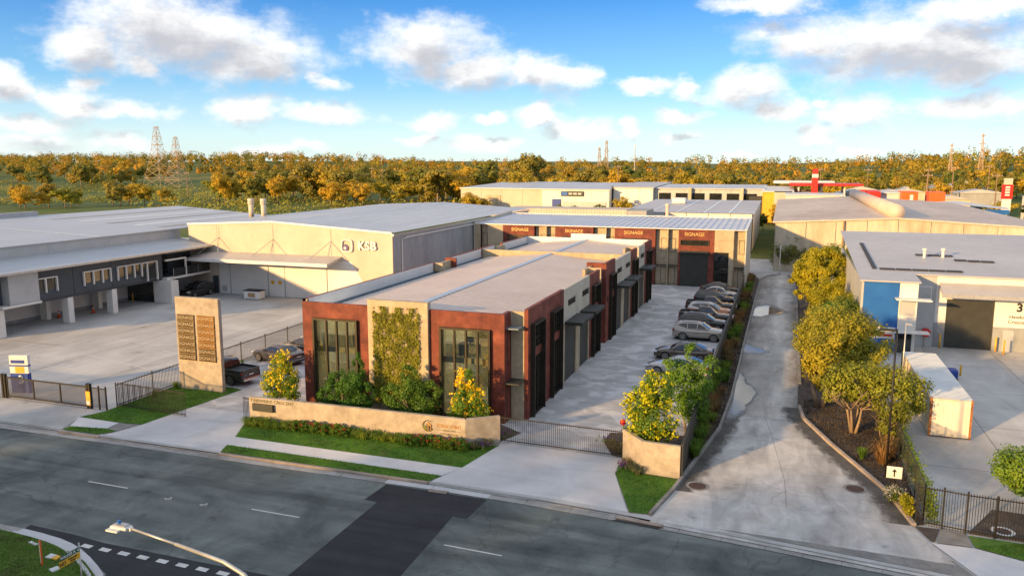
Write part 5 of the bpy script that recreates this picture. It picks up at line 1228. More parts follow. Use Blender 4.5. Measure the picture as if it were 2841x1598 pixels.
MB().box(1.5, 20.5, 236, 250, 9.9, 10.5).build('canopy_deck', M['redpaint'], t); MB().box(-3, 14, 250, 262, 10.2, 10.9).build('roof_deck', M['whitetop'], t)
for x in (4, 10, 16): 
    for y in (238, 248): MB().cyl(x, y, 0, 9.6, .25, 8).build('column', M['white'], t)
t = thing('price_tower', (7.9, 234, 0), 'red and white sign tower above the fuel canopy', 'sign')
MB().box(7.2, 8.8, 233.5, 234.5, 0, 12.2).build('red_shaft', M['redpaint'], t); MB().box(7.2, 8.8, 233.5, 234.5, 12.203, 13.2).build('white_band', M['whitetop'], t); MB().box(7.3, 8.7, 233.6, 234.4, 13.203, 14.6).build('top_band', M['redpaint'], t)
for x, w_, mt, l in ((22.7, 3.1, 'redpaint', 'red cargo box in the far yard beside the white bus shed'), (31.2, 3.9, 'orange', 'orange cargo box with white door in the far yard'), (37.6, 3.7, 'orange', 'plain bright orange cargo box in the far yard')):
    t = thing('cargo_box', (x, 230, 0), l, 'container', 'cargo boxes in the far yard')
    MB().box(x - w_/2, x + w_/2, 229, 236, 4.8, 8.8).build('box_body', M[mt], t, bevel=.1); MB().box(x - w_/2 + .1, x + w_/2 - .1, 229.2, 235.8, 0, 4.79).build('trailer_deck', M['charcoal'], t)
    if 'white door' in l: MB().box(x, x + .8, 228.9, 228.99, 5.0, 8.0).build('door', M['white'], t)
t = far_shed('parts_shed', 'long low white shed in the far yard between the cargo boxes', 24.6, 29.0, 232, 240, 8.4, M['whitetop'], M['whitetop'], .2, 2)
t = far_shed('low_white_unit', 'long white wall unit behind the weathered warehouse roof', .9, 14.0, 212, 222, 8.3, M['white'], M['whitetop'], .2, 4)
t = thing('blue_awning', (46, 215, 0), 'wide white awning with bright blue fascia', 'awning')
MB().add([(36, 222, 6.6), (50, 212, 5.4), (52, 222, 5.4), (42, 230, 6.6)], [(0, 1, 2, 3)]).build('awning_roof', M['whitetop'], t); MB().add([(39.5, 211.6, 4.3), (50, 211.6, 4.3), (50, 211.6, 5.35), (39.5, 211.6, 5.35)], [(0, 1, 2, 3)]).build('awning_fascia', M['blue'], t)
for x in (40.5, 45, 49.5): MB().cyl(x, 212.2, 0, 5.3, .15, 8).build('column', M['white'], t)
t = thing('tall_totem_sign', (53.4, 230, 0), 'tall red totem sign with cream head and white foot', 'sign')
MB().box(52.2, 54.6, 229.7, 230.3, 7.2, 10.8).build('red_panel', M['redpaint'], t); MB().box(52.5, 54.4, 229.7, 230.3, 10.803, 12.4).build('cream_head', M['cream'], t); MB().box(52.4, 54.4, 229.7, 230.3, 4.0, 7.197).build('white_foot', M['white'], t); MB().box(53.2, 53.6, 229.9, 230.1, 0, 3.99).build('post', M['galv'], t)
for k in range(4): MB().box(52.9, 53.9, 229.6, 229.69, 8.0 + k*.65, 8.4 + k*.65).build('panel_line', M['white'], t)
# ------------------------------------------------------------------ tenant sign pylon
PY = 44.42
t = thing('tenant_sign', (-38.7, PY, 0), 'tall sandy sign slab with fourteen bronze SIGNAGE panels on the lawn', 'sign')
MB().box(-40.55, -36.84, PY, PY + .32, .0, 6.7).build('slab', M['signwall'], t, bevel=.015)
for c, x0 in enumerate((-40.38, -38.67)):
    for r_ in range(7):
        z1 = 5.46 - r_ * .475
        p = MB().box(x0, x0 + 1.46, PY - .07, PY - .002, z1 - .44, z1).build('sign_panel', M['panelsunlit'] if c and r_ < 5 else M['panelbronze'], t)  # upper right-hand panels carry the sunlit glow in their colour
        text('SIGNAGE', .345, (x0 + .73, PY - .077, z1 - .215), 'S', M['signletter'], p, .012, 0)
        MB().box(x0 + .02, x0 + 1.44, PY - .055, PY - .005, z1 - .457, z1 - .445).build('light_strip', M['gold'], p)
# ------------------------------------------------------------------ street wall with address and emblem
t = thing('street_wall', (-23, 40, 0), 'long low sandy street wall reading 7 HAWKINS CRESCENT and FORGE POINT', 'wall')
WT = 1.62
A, Bq, Cq = Vector((-31.0, 39.72)), Vector((-16.5, 39.98)), Vector((-14.82, 41.2))
def wall_seg(a, b, th, h, n, root, mat_=None):
    d = (b - a).normalized(); nn = Vector((-d.y, d.x)) * th
    return MB().prism([a[:], b[:], (b + nn)[:], (a + nn)[:]], 0, h).build(n, mat_ or M['signwall'], root, bevel=.012)
wall_seg(A, Bq, .25, WT, 'wall_run', t); wall_seg(Bq + Vector((.004, .003)), Cq, .25, WT, 'wall_return', t)
wa = math.atan2(.26, 14.5); wrot = (R(90), 0, wa)
def won(x, z, off=.012): return (x, 39.72 + (x + 31.0) * .26 / 14.5 - off, z)
text('7 HAWKINS CRESCENT', .30, won(-29.32, 1.43), wrot, M['olive'], t, .012, 0)
bx_ = MB().box(-30.68, -29.17, 39.58, 39.718, .8, 1.27).build('letterbox', M['bronze'], t, bevel=.01)
for k in range(3): MB().box(-30.66, -29.19, 39.565, 39.579, .82 + k*.15, .945 + k*.15).build('letterbox_flap', M['charcoal'], bx_)
text('FORGE POINT', .30, won(-17.52, 1.09), wrot, M['brass'], t, .014, .003, sx=.80)
text('TRADE HUB', .13, won(-17.52, .84), wrot, M['olive'], t, .012, 0, 1.25); text('CITISWITCH', .15, won(-17.52, .62), wrot, M['olive'], t, .012, 0, 1.4)
for x in (-18.1, -16.92): MB().box(x - .14, x + .14, won(x, 0, .02)[1], won(x, 0, 0)[1], .835, .845).build('rule', M['olive'], t)
# emblem: open crescent ring, small house, leaf
m = MB(); cx, cz = -18.82, 1.03; n = 28
for k in range(n):
    a0, a1 = R(48) + R(285) * k / n, R(48) + R(285) * (k+1) / n
    def wd(k_): return .012 + .055 * math.sin(math.pi * min(1, k_ / n * 1.05)) 
    q = [(cx + math.cos(a)*r_, cz + math.sin(a)*r_) for a, r_ in ((a0, .34), (a1, .34), (a1, .34 - wd(k+1)), (a0, .34 - wd(k)))]
    y = won(cx, 0, .05)[1]
    m.add([(p[0], y, p[1]) for p in q] + [(p[0], y + .05, p[1]) for p in q], [(3, 2, 1, 0), (0, 1, 5, 4), (2, 3, 7, 6)])
em = m.build('emblem_ring', M['olive'], t)
y = won(cx, 0, .06)[1]
MB().prism_y([(cx, cz - .26), (cx + .22, cz - .26), (cx + .22, cz + .08), (cx, cz + .24)], y, y + .05).build('emblem_house', M['brass'], em)
MB().prism_y([(cx + .05, cz - .25), (cx + .17, cz - .25), (cx + .17, cz + .02), (cx + .05, cz + .04)], y - .01, y - .001).build('emblem_door', M['black'], em)
MB().prism_y([(cx - .09, cz - .26), (cx - .01, cz - .26), (cx - .01, cz + .14), (cx - .09, cz + .10)], y + .01, y + .05).build('emblem_tower', M['olive'], em)
M['leafgreen'] = flat('emblem_green', (.14, .17, .03), .5)
MB().prism_y([(cx - .27, cz + .04), (cx - .17, cz - .02), (cx - .10, cz - .14), (cx - .10, cz - .25), (cx - .2, cz - .2), (cx - .27, cz - .1)], y + .01, y + .05).build('emblem_leaf', M['leafgreen'], em)
# angled wall right of the main gate
t = thing('gate_wall', (-5.9, 39.8, 0), 'short cranked sandy wall beside the main gate', 'wall')
wall_seg(Vector((-7.65, 41.05)), Vector((-6.25, 39.35)), .22, 1.7, 'wall_return', t); wall_seg(Vector((-6.245, 39.345)), Vector((-4.32, 39.2)), .22, 1.74, 'wall_run', t)
# ------------------------------------------------------------------ fences and gates
def picket_fence(name, label, pts, h, sp=.115, z=0.02, cat='fence', pr=.011, posts=0, group=None, mat_=None, top=.12, post_r=.03):
    mat_ = mat_ or M['fence']
    c = sum((Vector(p) for p in pts), Vector((0, 0))) / len(pts)
    t = thing(name, (c.x, c.y, 0), label, cat, group)
    pk = MB().box(-pr, pr, -pr, pr, 0, h).mesh('picket', mat_); ps = MB().box(-post_r, post_r, -post_r, post_r, 0, h + .08).mesh('post', mat_)
    for a, b in zip(pts, pts[1:]):
        a, b = Vector(a), Vector(b); d = (b - a).normalized(); L_ = (b - a).length; ang = math.atan2(d.y, d.x); nn = Vector((-d.y, d.x)) * .02
        for zz in (z + .12, z + h - top):
            MB().prism([(a - nn)[:], (b - nn)[:], (b + nn)[:], (a + nn)[:]], zz, zz + .045).build('rail', mat_, t)
        for k in range(int(L_ / sp) + 1):
            p = a + d * min(L_, k * sp); place('picket', pk, None, (p.x - c.x, p.y - c.y, z), t, (0, 0, ang))
        if posts:
            nps = max(1, round(L_ / posts))
            for k in range(nps + 1): p = a + d * (L_ * k / nps); place('post', ps, None, (p.x - c.x, p.y - c.y, 0), t, (0, 0, ang))
    return t
picket_fence('picket_fence', 'black steel picket fence running back between the grey yard and the parked cars', [(-41.3, 39.4), (-41.3, 78)], 1.6, .14, .0, posts=3.2)
picket_fence('sliding_gate', 'open steel picket gate standing across the lawn before the sign slab', [(-41.2, 39.5), (-35.42, 39.14)], 1.66, .115, .03, 'gate')
picket_fence('picket_fence', 'short picket panel at the end of the long sandy wall', [(-31.62, 39.95), (-31.08, 39.85)], 1.5, .12, .02)
g_ = picket_fence('main_gate', 'wide steel picket gate closing the main driveway', [(-14.84, 41.28), (-7.7, 41.05)], 1.58, .115, .04, 'gate')
picket_fence('boundary_fence', 'black picket fence along the right-hand footpath garden', [(6.36, 37.42), (7.39, 37.31), (8.28, 37.12), (10.5, 36.95), (14.5, 36.2)], 1.85, .105, .02, posts=1.05, post_r=.035)
t = thing('mesh_fence', (6.75, 48, 0), 'dark chain mesh fence between the lane garden and the workshop yard', 'fence')
for k in range(10): MB().cyl(6.75, 38.0 + k*2.6, 0, 1.75, .03, 8).build('post', M['fence'], t)
for z in (.15, 1.7): MB().tube([(6.75, 38, z), (6.75, 61.4, z)], .02, 6).build('rail', M['fence'], t)
M['mesh'] = meshmat('chain_mesh', (.05, .05, .055))
MB().box(6.745, 6.755, 38.03, 61.3, .18, 1.68).build('mesh_panel', M['mesh'], t)
t = thing('board_fence', (-4.25, 72, 0), 'long dark board fence between the courtyard and the lane', 'fence')
y = 39.3
while y < 104.9:
    MB().box(-4.30, -4.20, y + .004, min(y + 2.4, 104.9) - .004, .02, 1.78).build('fence_panel', M['darkfence'], t); y += 2.4
y = 39.25
MB().box(-4.33, -4.17, 39.3, 104.9, 1.785, 1.83).build('capping', M['darkfence'], t)
# black neighbour gate
t = thing('neighbour_gate', (-46.5, 38.6, 0), 'black framed mesh sliding gate across the neighbouring driveway', 'gate')
for z in (.1, 1.42): MB().box(-50.1, -42.95, 38.55, 38.63, z, z + .09).build('rail', M['fence'], t)
for x in (-50.1, -47.7, -45.3, -43.03): MB().box(x, x + .08, 38.552, 38.628, .191, 1.419).build('stile', M['fence'], t)
MB().box(-50.0, -43.0, 38.585, 38.595, .19, 1.42).build('mesh_panel', M['mesh'], t)
for x in (-50.45, -50.2, -42.86, -42.66): MB().box(x - .07, x + .07, 38.48, 38.68, 0.003, 1.7).build('post', M['fence'], t)
MB().box(-42.9, -42.55, 38.44, 38.475, .25, 1.2).build('notice', M['yellow'], t); MB().box(-42.86, -42.59, 38.425, 38.439, .3, .55).build('notice_label', M['white'], t)
MB().box(-51.2, -50.85, 38.44, 38.475, .7, 1.1).build('notice', M['yellow'], t)
t = thing('mesh_side_fence', (-42, 38.6, 0), 'low black mesh fence joining the neighbouring gate to the picket fence', 'fence')
for x in (-41.95, -41.35): MB().box(x - .04, x + .04, 38.56, 38.64, .003, 1.6).build('post', M['fence'], t)
MB().box(-42.55, -41.4, 38.58, 38.62, 1.4, 1.46).build('rail', M['fence'], t); MB().box(-42.55, -41.4, 38.595, 38.605, .1, 1.39).build('mesh_panel', M['mesh'], t)
t = thing('mesh_side_fence', (-60, 38.4, 0), 'low black mesh fence beyond the neighbouring gate', 'fence')
for k in range(8): MB().box(-51.0 - k*2.4, -50.92 - k*2.4, 38.4, 38.48, .003, 1.6).build('post', M['fence'], t)
MB().box(-68, -50.9, 38.42, 38.46, 1.4, 1.46).build('rail', M['fence'], t); MB().box(-68, -50.9, 38.435, 38.445, .1, 1.39).build('mesh_panel', M['mesh'], t)
# ------------------------------------------------------------------ street furniture
t = thing('street_light', (-7.55, 10.0, 0), 'galvanised street light with long arm and blue capped flat head', 'street light')
MB().tube([(-7.55, 10.0, 0), (-7.6, 10.05, 6.6), (-7.75, 10.25, 7.7), (-8.13, 10.5, 8.55), (-8.65, 10.7, 8.86), (-9.2, 10.85, 8.93), (-10.45, 11.05, 8.97)], [.10, .075, .055, .042, .038, .036, .032], 12).build('pole', M['galv'], t, True)
MB().tube([(-10.4, 11.045, 8.968), (-11.72, 11.24, 9.0)], [.025, .021], 10).build('arm', M['galv'], t, True)
hd = MB().box(-12.12, -11.72, 11.14, 11.33, 8.97, 9.03).build('lamp_head', M['whitetop'], t, bevel=.02)
MB().box(-12.14, -11.86, 11.06, 11.16, 8.95, 8.985).build('lens', M['whitetop'], hd); MB().box(-12.05, -11.78, 11.17, 11.31, 9.031, 9.05).build('heat_fins', M['galv'], hd)
MB().cyl(-12.0, 11.27, 9.05, 9.105, .035, 12).build('sensor_cap', M['blue'], hd); MB().box(-11.76, -11.66, 11.2, 11.28, 8.96, 9.02).build('clamp', M['whitetop'], hd)
px, py = -23.1, 19.87
t = thing('street_name_sign', (px, py, 0), 'street name post with green WALKER PL blade over yellow NO THROUGH ROAD blade', 'sign')
MB().cyl(px, py, 0, 2.66, .028, 10).build('post', M['galv'], t, True); MB().cyl(px, py, 2.66, 2.69, .034, 10).build('post_cap', M['galv'], t)
def blade(n, mt, l, z0, z1):
    return MB().box(px + .03, px + .045, py - l, py - .02, z0, z1).build(n, mt, t)
b1 = blade('name_blade', M['green'], .80, 2.40, 2.57); b2 = blade('notice_blade', M['yellow'], .88, 2.16, 2.38)
def on(bl, s_, l, z, body, mt): text(body, s_, (px + .05, py - l, z), 'E', mt, bl, .006, .003, sx=.85)
on(b1, .145, .50, 2.485, 'WALKER PL', M['white']); on(b1, .11, .09, 2.485, '02', M['white'])
on(b2, .19, .74, 2.265, 'NO', M['black']); on(b2, .088, .33, 2.315, 'THROUGH', M['black']); on(b2, .088, .33, 2.22, 'ROAD', M['black'])
t = thing('marker_post', (-27.62, 21.98, 0), 'slim orange and white marker post in the junction lawn', 'marker post')
MB().box(-27.66, -27.58, 21.95, 22.01, 0, 1.05).build('post', M['orange'], t, bevel=.01); MB().box(-27.64, -27.60, 21.94, 21.949, .1, 1.0).build('reflector_strip', M['cream'], t)
for pts, lab, mt in (([(-27.98, 22.43), (-28.02, 22.75), (-27.68, 22.73), (-27.66, 22.43)], 'white lid of the paired service pit in the junction lawn', 'whitetop'), ([(-27.655, 22.43), (-27.675, 22.73), (-27.43, 22.7), (-27.38, 22.43)], 'orange lid of the paired service pit in the junction lawn', 'yellow'), ([(-26.98, 21.74), (-26.87, 22.04), (-26.6, 21.94), (-26.66, 21.62)], 'lone white pit lid in the junction lawn', 'whitetop')):
    o = sheet('pit_lid', M[mt], pts, .055, thick=.06); tag(o, lab, 'pit lid')
for k in range(2):
    o = sheet('concrete_block', M['path'], [(-29.75 + k*.28, 23.30 - k*.05), (-29.55 + k*.28, 23.27 - k*.05), (-29.58 + k*.28, 23.15 - k*.05), (-29.8 + k*.28, 23.18 - k*.05)], .05, thick=.05); tag(o, 'small loose concrete block lying beside the junction kerb', 'block', 'loose blocks by the junction kerb')
def manhole(x, y, lab, r=.42, z=.004, ringm=None):
    t = thing('manhole_cover', (x, y, 0), lab, 'manhole cover')
    MB().cyl(x, y, z, z + .012, r, 28).build('lid', M['iron'], t); m = MB()
    for k in range(28):
        a0, a1 = 2*math.pi*k/28, 2*math.pi*(k+1)/28
        m.add([(x + math.cos(a)*q, y + math.sin(a)*q, z + .008) for a, q in ((a0, r + .015), (a1, r + .015), (a1, r + .16), (a0, r + .16))], [(0, 1, 2, 3)])
    m.build('surround', ringm or M['old_path'], t)
manhole(-3.35, 38.62, 'brown round manhole cover by the corner lawn on the lane'); manhole(4.12, 40.79, 'brown round manhole cover by the outer kerb of the lane'); manhole(9.9, 37.9, 'round pit cover with wide concrete collar behind the picket fence', .32, .01, M['path'])
t = thing('drain_grate', (-15.5, 33.97, RZ), 'rectangular steel drain grate in the gutter by the main driveway', 'drain')
for k in range(9): MB().box(-16.0 + k*.11, -15.95 + k*.11, 33.82, 34.14, RZ + .024, RZ + .034).build('bar', M['galv'], t)
MB().box(-16.05, -15.0, 33.8, 34.16, RZ + .0225, RZ + .0235).build('pit_opening', M['plastic'], t)
t = thing('kerb_inlet', (-5.9, 33.95, RZ), 'long dark stormwater inlet slot in the kerb before the corner lawn', 'drain')
MB().prism([(-6.7, 33.62), (-4.6, 33.42), (-4.3, 33.6), (-6.5, 33.78)], RZ + .024, RZ + .03).build('slot', M['plastic'], t)
MB().prism([(-6.6, 33.83), (-4.4, 33.6), (-4.35, 33.85), (-6.5, 34.1)], RZ + .024, RZ + .10).build('lintel', M['kerb'], t, bevel=.03)
t = thing('direction_sign', (5.85, 41.0, 0), 'small white sign with upward black arrow on a short post', 'sign')
MB().cyl(5.85, 41.0, 0, .75, .03, 8).build('post', M['fence'], t); pl = MB().box(5.5, 6.2, 40.95, 40.98, .72, 1.32).build('plate', M['white'], t, bevel=.02)
MB().prism_y([(5.82, .82), (5.88, .82), (5.88, 1.06), (5.97, 1.06), (5.85, 1.22), (5.73, 1.06), (5.82, 1.06)], 40.94, 40.949).build('arrow', M['black'], pl)
def lamp_post(x, y, h, mt, lab, arm=-.8, r=.06):
    t = thing('lamp_post', (x, y, 0), lab, 'lamp post')
    MB().tube([(x, y, 0), (x, y, h)], [r, r*.75], 10).build('pole', mt, t, True); MB().box(x - .14, x + .14, y - .14, y + .14, .012, .05).build('base_plate', mt, t)
    a = MB().box(x + arm, x, y - .1, y + .1, h - .12, h - .02).build('lamp_head', mt, t, bevel=.03); MB().box(x + arm + .05, x + arm*.3, y - .08, y + .08, h - .135, h - .121).build('lens', M['lamp'], a)
lamp_post(5.75, 43.0, 7.8, M['fence'], 'dark slim lamp post in the lane garden bed'); lamp_post(8.5, 59.5, 5.1, M['galv'], 'pale lamp post rising beside the container', .35, .055)
t = thing('lane_end_post', (0, 122.5, 0), 'thin white post at the far end of the lane', 'post'); MB().cyl(0, 122.5, 0, 4.2, .06, 8).build('shaft', M['white'], t, True); MB().box(-.15, .15, 122.4, 122.6, 0, .05).build('base_plate', M['galv'], t)
t = thing('fire_hydrant', (-8.5, 45.6, 0), 'small red ball topped hydrant post inside the main gate', 'hydrant')
MB().cyl(-8.5, 45.6, .0, .42, .05, 10).build('standpipe', M['galv'], t); bm = bmesh.new(); bmesh.ops.create_icosphere(bm, subdivisions=2, radius=.2); me = bpy.data.meshes.new('ball'); bm.to_mesh(me); bm.free(); me.materials.append(M['redpaint']); place('ball', me, None, (0, 0, .55), t)
# ------------------------------------------------------------------ power towers and poles
def lattice(x, y, h, w, lab, arms=((.98, .06), (.84, .1), (.7, .09))):
    z0 = hill(x, y) - .2
    t = thing('power_tower', (x, y, z0), lab, 'pylon', 'lattice power towers on the far ridge')
    def half(f): return w * (1 - f) ** 1.15 * .5 + w*.03 if f < .62 else w * (.38 ** 1.15) * .5 * (1 - (f - .62) / .5) + w*.03
    lv = [0, .16, .3, .42, .53, .62, .71, .8, .9, 1.0]; leg = MB(); br = MB()
    for a, b in zip(lv, lv[1:]):
        A, Bv = half(a), half(b)
        cs = [(-1, -1), (1, -1), (1, 1), (-1, 1)]
        for i, (p, q) in enumerate(cs):
            leg.tube([(x + p*A, y + q*A, z0 + a*h), (x + p*Bv, y + q*Bv, z0 + b*h)], .05 + w*.007, 4)
            p2, q2 = cs[(i+1) % 4]
            br.tube([(x + p*A, y + q*A, z0 + a*h), (x + p2*Bv, y + q2*Bv, z0 + b*h)], .03 + w*.004, 4); br.tube([(x + p2*A, y + q2*A, z0 + a*h), (x + p*Bv, y + q*Bv, z0 + b*h)], .03 + w*.004, 4)
            br.tube([(x + p*Bv, y + q*Bv, z0 + b*h), (x + p2*Bv, y + q2*Bv, z0 + b*h)], .09, 4)
    leg.build('tower_legs', M['tower'], t); br.build('bracing', M['tower'], t)
    for f, l in arms:
        MB().tube([(x - l*h, y, z0 + f*h), (x + l*h, y, z0 + f*h)], .14, 4).tube([(x - l*h, y, z0 + f*h), (x, y, z0 + f*h + .03*h)], .1, 4).tube([(x + l*h, y, z0 + f*h), (x, y, z0 + f*h + .03*h)], .1, 4).build('cross_arm', M['tower'], t)
M['tower'] = pmat('tower_steel', [(.3, (.50, .38, .27)), (.7, (.60, .46, .33))], .2, 3, .6, .2)
lattice(-389, 420, 39, 14, 'tall lattice power tower on the open slope, the larger of the left pair'); lattice(-375, 421, 32.5, 12, 'lattice power tower on the open slope, the smaller of the left pair')
lattice(-90.5, 420, 28, 4.5, 'slender lattice tower above the woods, the taller of the middle pair', ((.95, .04), (.8, .05))); lattice(-95, 423, 24.5, 4, 'slender lattice tower above the woods, the shorter of the middle pair', ((.95, .04), (.8, .05)))
lattice(96, 470, 26, 3, 'faint lattice tower on the right ridge, the taller one', ((.95, .05), (.8, .06))); lattice(82, 470, 22, 2.6, 'faint lattice tower on the right ridge, the shorter one', ((.95, .05), (.8, .06)))
t = thing('radio_mast', (-75.2, 420, 0), 'thin tapered radio mast standing above the woods', 'mast'); MB().cyl(-75.2, 420, 0, 26, .32, 8, .16).build('mast_tube', M['galv'], t); MB().box(-75.7, -74.7, 419.7, 420.3, 24.8, 25.6).build('antenna', M['white'], t)
def pole(x, y, h, lab):
    z0 = hill(x, y) - .2
    t = thing('power_pole', (x, y, z0), lab, 'power pole', 'timber power poles')
    MB().cyl(x, y, z0, z0 + h, .2, 8, .14).build('pole', M['timber'], t); MB().box(x - 1.4, x + 1.4, y - .08, y + .08, z0 + h - .9, z0 + h - .7).build('cross_arm', M['timber'], t)
    for k in (-1.2, -.4, .4, 1.2): MB().cyl(x + k, y, z0 + h - .7, z0 + h - .45, .06, 6).build('insulator', M['white'], t)
for x, y, h in ((-262, 300, 13), (-196, 262, 13), (-182, 330, 14), (-166, 310, 13), (-60, 300, 15), (12, 300, 15), (40, 262, 14), (49, 275, 16), (58, 262, 14), (64, 300, 16), (46, 300, 15), (30, 330, 15)):
    pole(x, y, h, 'timber power pole with cross arm and insulators among the far trees')
# ------------------------------------------------------------------ vehicles (front towards local +x, origin on the ground)
def catmull(vals, n):
    out = []
    for i in range(len(vals) - 1):
        p0 = vals[max(0, i-1)]; p1 = vals[i]; p2 = vals[i+1]; p3 = vals[min(len(vals)-1, i+2)]
        for k in range(n):
            t = k / n; out.append(tuple(.5 * ((2*b) + (c - a)*t + (2*a - 5*b + 4*c - d)*t*t + (3*b - a - 3*c + d)*t**3) for a, b, c, d in zip(p0, p1, p2, p3)))
    out.append(vals[-1]); return out
def body_loft(st, zb, mat_, name, root, wheels, wr):
    """st: (x, z_top, half width, crown). wheel arches are cut into the lower edge of the flanks"""
    st = catmull(st, 5); v = []; rows = []
    for (x, zt, w, cr) in st:
        low = zb
        for wx in wheels:
            d = abs(x - wx)
            if d < wr: low = max(low, math.sqrt(wr*wr - d*d) + .33)
        h = zt - zb; zl = min(low, zt - .12)
        prof = [(0, zb + .02), (w*.80, zb + .02), (w*.94, max(zb + .03, zl - .06) if zl > zb + .05 else zb + .05), (w*.985, max(zl, zb + .14)), (w, zb + h*.52 if zb + h*.52 > zl else zl + .03), (w*.985, zb + h*.72 if zb + h*.72 > zl else zl + .05), (w*.95, zt - .07), (w*.86, zt - .015), (w*.5, zt + cr*.7), (0, zt + cr)]
        rows.append(len(v)); v += [(x, y, z) for y, z in prof] + [(x, -y, z) for y, z in prof[1:-1]]
    n = 10; tot = 2*n - 2
    def ring(r): return [r + i for i in range(n)] + [r + n + i for i in range(n-3, -1, -1)]
    f = []
    for a, b in zip(rows, rows[1:]):
        A, Bq = ring(a), ring(b)
        for i in range(tot): f.append((A[i], Bq[i], Bq[(i+1) % tot], A[(i+1) % tot]))
    f.append(tuple(ring(rows[0]))); f.append(tuple(ring(rows[-1])[::-1]))
    m = MB(); m.add(v, f)
    return m.build(name, mat_, root, smooth=True, local=True)
def wheel(root, x, y, r, w):
    sgn = 1 if y > 0 else -1
    t = MB().tube([(x, y - w/2, r), (x, y - w*.42, r), (x, y + w*.42, r), (x, y + w/2, r)], [r*.93, r, r, r*.93], 24).build('wheel', M['rubber'], root, local=True)
    yo = y + sgn * (w/2 + .004); m = MB(); n = 24
    def ringf(r0, r1, d):
        for k in range(n):
            a0, a1 = 2*math.pi*k/n, 2*math.pi*(k+1)/n
            m.add([(x + math.cos(a)*q, yo + d*sgn, r + math.sin(a)*q) for a, q in ((a0, r0), (a1, r0), (a1, r1), (a0, r1))], [(0, 1, 2, 3)])
    ringf(r*.62, r*.72, .006)
    for k in range(7):
        a = 2*math.pi*k/7
        for d in (-.13, .13):
            p = []
            for rr, da in ((.1*r, .25), (.66*r, .075), (.66*r, -.02), (.1*r, -.1)): p.append((x + math.cos(a + d + da*(1 if d > 0 else 1))*rr, yo + .008*sgn, r + math.sin(a + d + da)*rr))
            m.add(p, [(0, 1, 2, 3)])
    m.tube([(x, yo, r), (x, yo + .015*sgn, r)], r*.16, 12)
    c = m
    off = Vector((x, y - w/2, 0))
    o = c.build('rim', M['rim'], t); o.location = o.location
    # rim verts are in car space: shift into the wheel's frame
    o.location = Vector(o.location) + wpos(t) - t.location
    k_ = MB().tube([(x, yo - .02*sgn, r), (x, yo + .001*sgn, r)], r*.7, 20).build('brake_shadow', M['plastic'], t)
    k_.location = Vector(k_.location) + wpos(t) - t.location
def cabin(root, sil, zb, wb, wt, roofmat, pillars, glass=True):
    """sil: side outline from the windscreen base over the roof to the rear base [(x, z)]; widths shrink with height"""
    zr = max(z for _, z in sil)
    def hw(z): return wb + (wt - wb) * max(0, (z - zb) / (zr - zb)) ** 1.15
    fine = catmull(sil, 4)
    v = []; f = []; n = len(fine)
    for x, z in fine: v.append((x, hw(z), z))
    for x, z in fine: v.append((x, 0, z + (.03 if z > zb + .25 else .01)))
    for x, z in fine: v.append((x, -hw(z), z))
    for i in range(n-1):
        f += [(i, n+i, n+i+1, i+1), (n+i, 2*n+i, 2*n+i+1, n+i+1)]
    f += [tuple(range(n)), tuple(range(3*n-1, 2*n-1, -1))]
    c = MB().add(v, f).build('cabin', roofmat, root, smooth=False, local=True)
    for p in c.data.polygons:
        if len(p.vertices) == 4: p.use_smooth = True
    return hw
def glass_side(root, poly, hw, off=.012):
    for s_ in (1, -1):
        m = MB(); q = [(x, s_*(hw(z) + off), z) for x, z in poly]
        m.add(q, [tuple(range(len(q)))[::(1 if s_ < 0 else -1)]]); m.build('side_window', M['carglass'], root, local=True)
def glass_cross(root, x0, z0, x1, z1, hw, name, shrink=.9, lift=.018):
    d = Vector((x1 - x0, z1 - z0)); nn = Vector((-d.y, d.x)).normalized()
    if nn.y < 0: nn = -nn
    m = MB(); n = 6; v = []
    for (x, z) in ((x0, z0), (x1, z1)):
        for k in range(n+1):
            u = -1 + 2*k/n; v.append((x + nn.x*lift - abs(u)**2 * .04 * (1 if x0 > x1 else -1) * 0, u*hw(z)*shrink, z + nn.y*lift + .02*(1 - u*u)))
    m.add(v, [(k, k+1, n+2+k, n+1+k) for k in range(n)]); m.build(name, M['carglass'], root, local=True)
def lbox(root, name, mat_, *b, bevel=0): return MB().box(*b).build(name, mat_, root, bevel=bevel, local=True)
def car_common(root, L2, W2, zb, wheels, r, ty, headz, tailz, hoodx):
    for x in wheels:
        for s_ in (1, -1):
            wheel(root, x, s_*(W2 - .10), r, .22)
    for s_ in (1, -1):
        lbox(root, 'headlight', M['lamp'], L2 - .30, L2 - .035, s_*(W2 - .42), s_*(W2 - .10), headz - .06, headz + .06, bevel=.02)
        lbox(root, 'tail_light', M['taillamp'], -L2 + .02, -L2 + .2, s_*(W2 - .40), s_*(W2 - .06), tailz - .07, tailz + .07, bevel=.02)
        mr = lbox(root, 'mirror', ty, hoodx - .35, hoodx - .2, s_*(W2 - .02), s_*(W2 + .16), headz + .30, headz + .42, bevel=.03)
    lbox(root, 'grille', M['plastic'], L2 - .02, L2 + .012, -.38, .38, headz - .22, headz - .03); lbox(root, 'bumper_trim', M['chrome'], -L2 - .012, -L2 + .05, -W2*.8, W2*.8, zb + .22, zb + .26)
    lbox(root, 'number_plate', M['white'], -L2 - .02, -L2 + .0, -.22, .22, zb + .42, zb + .52)
    lbox(root, 'underbody', M['plastic'], -L2 + .25, L2 - .25, -W2 + .22, W2 - .22, zb - .06, zb + .1)
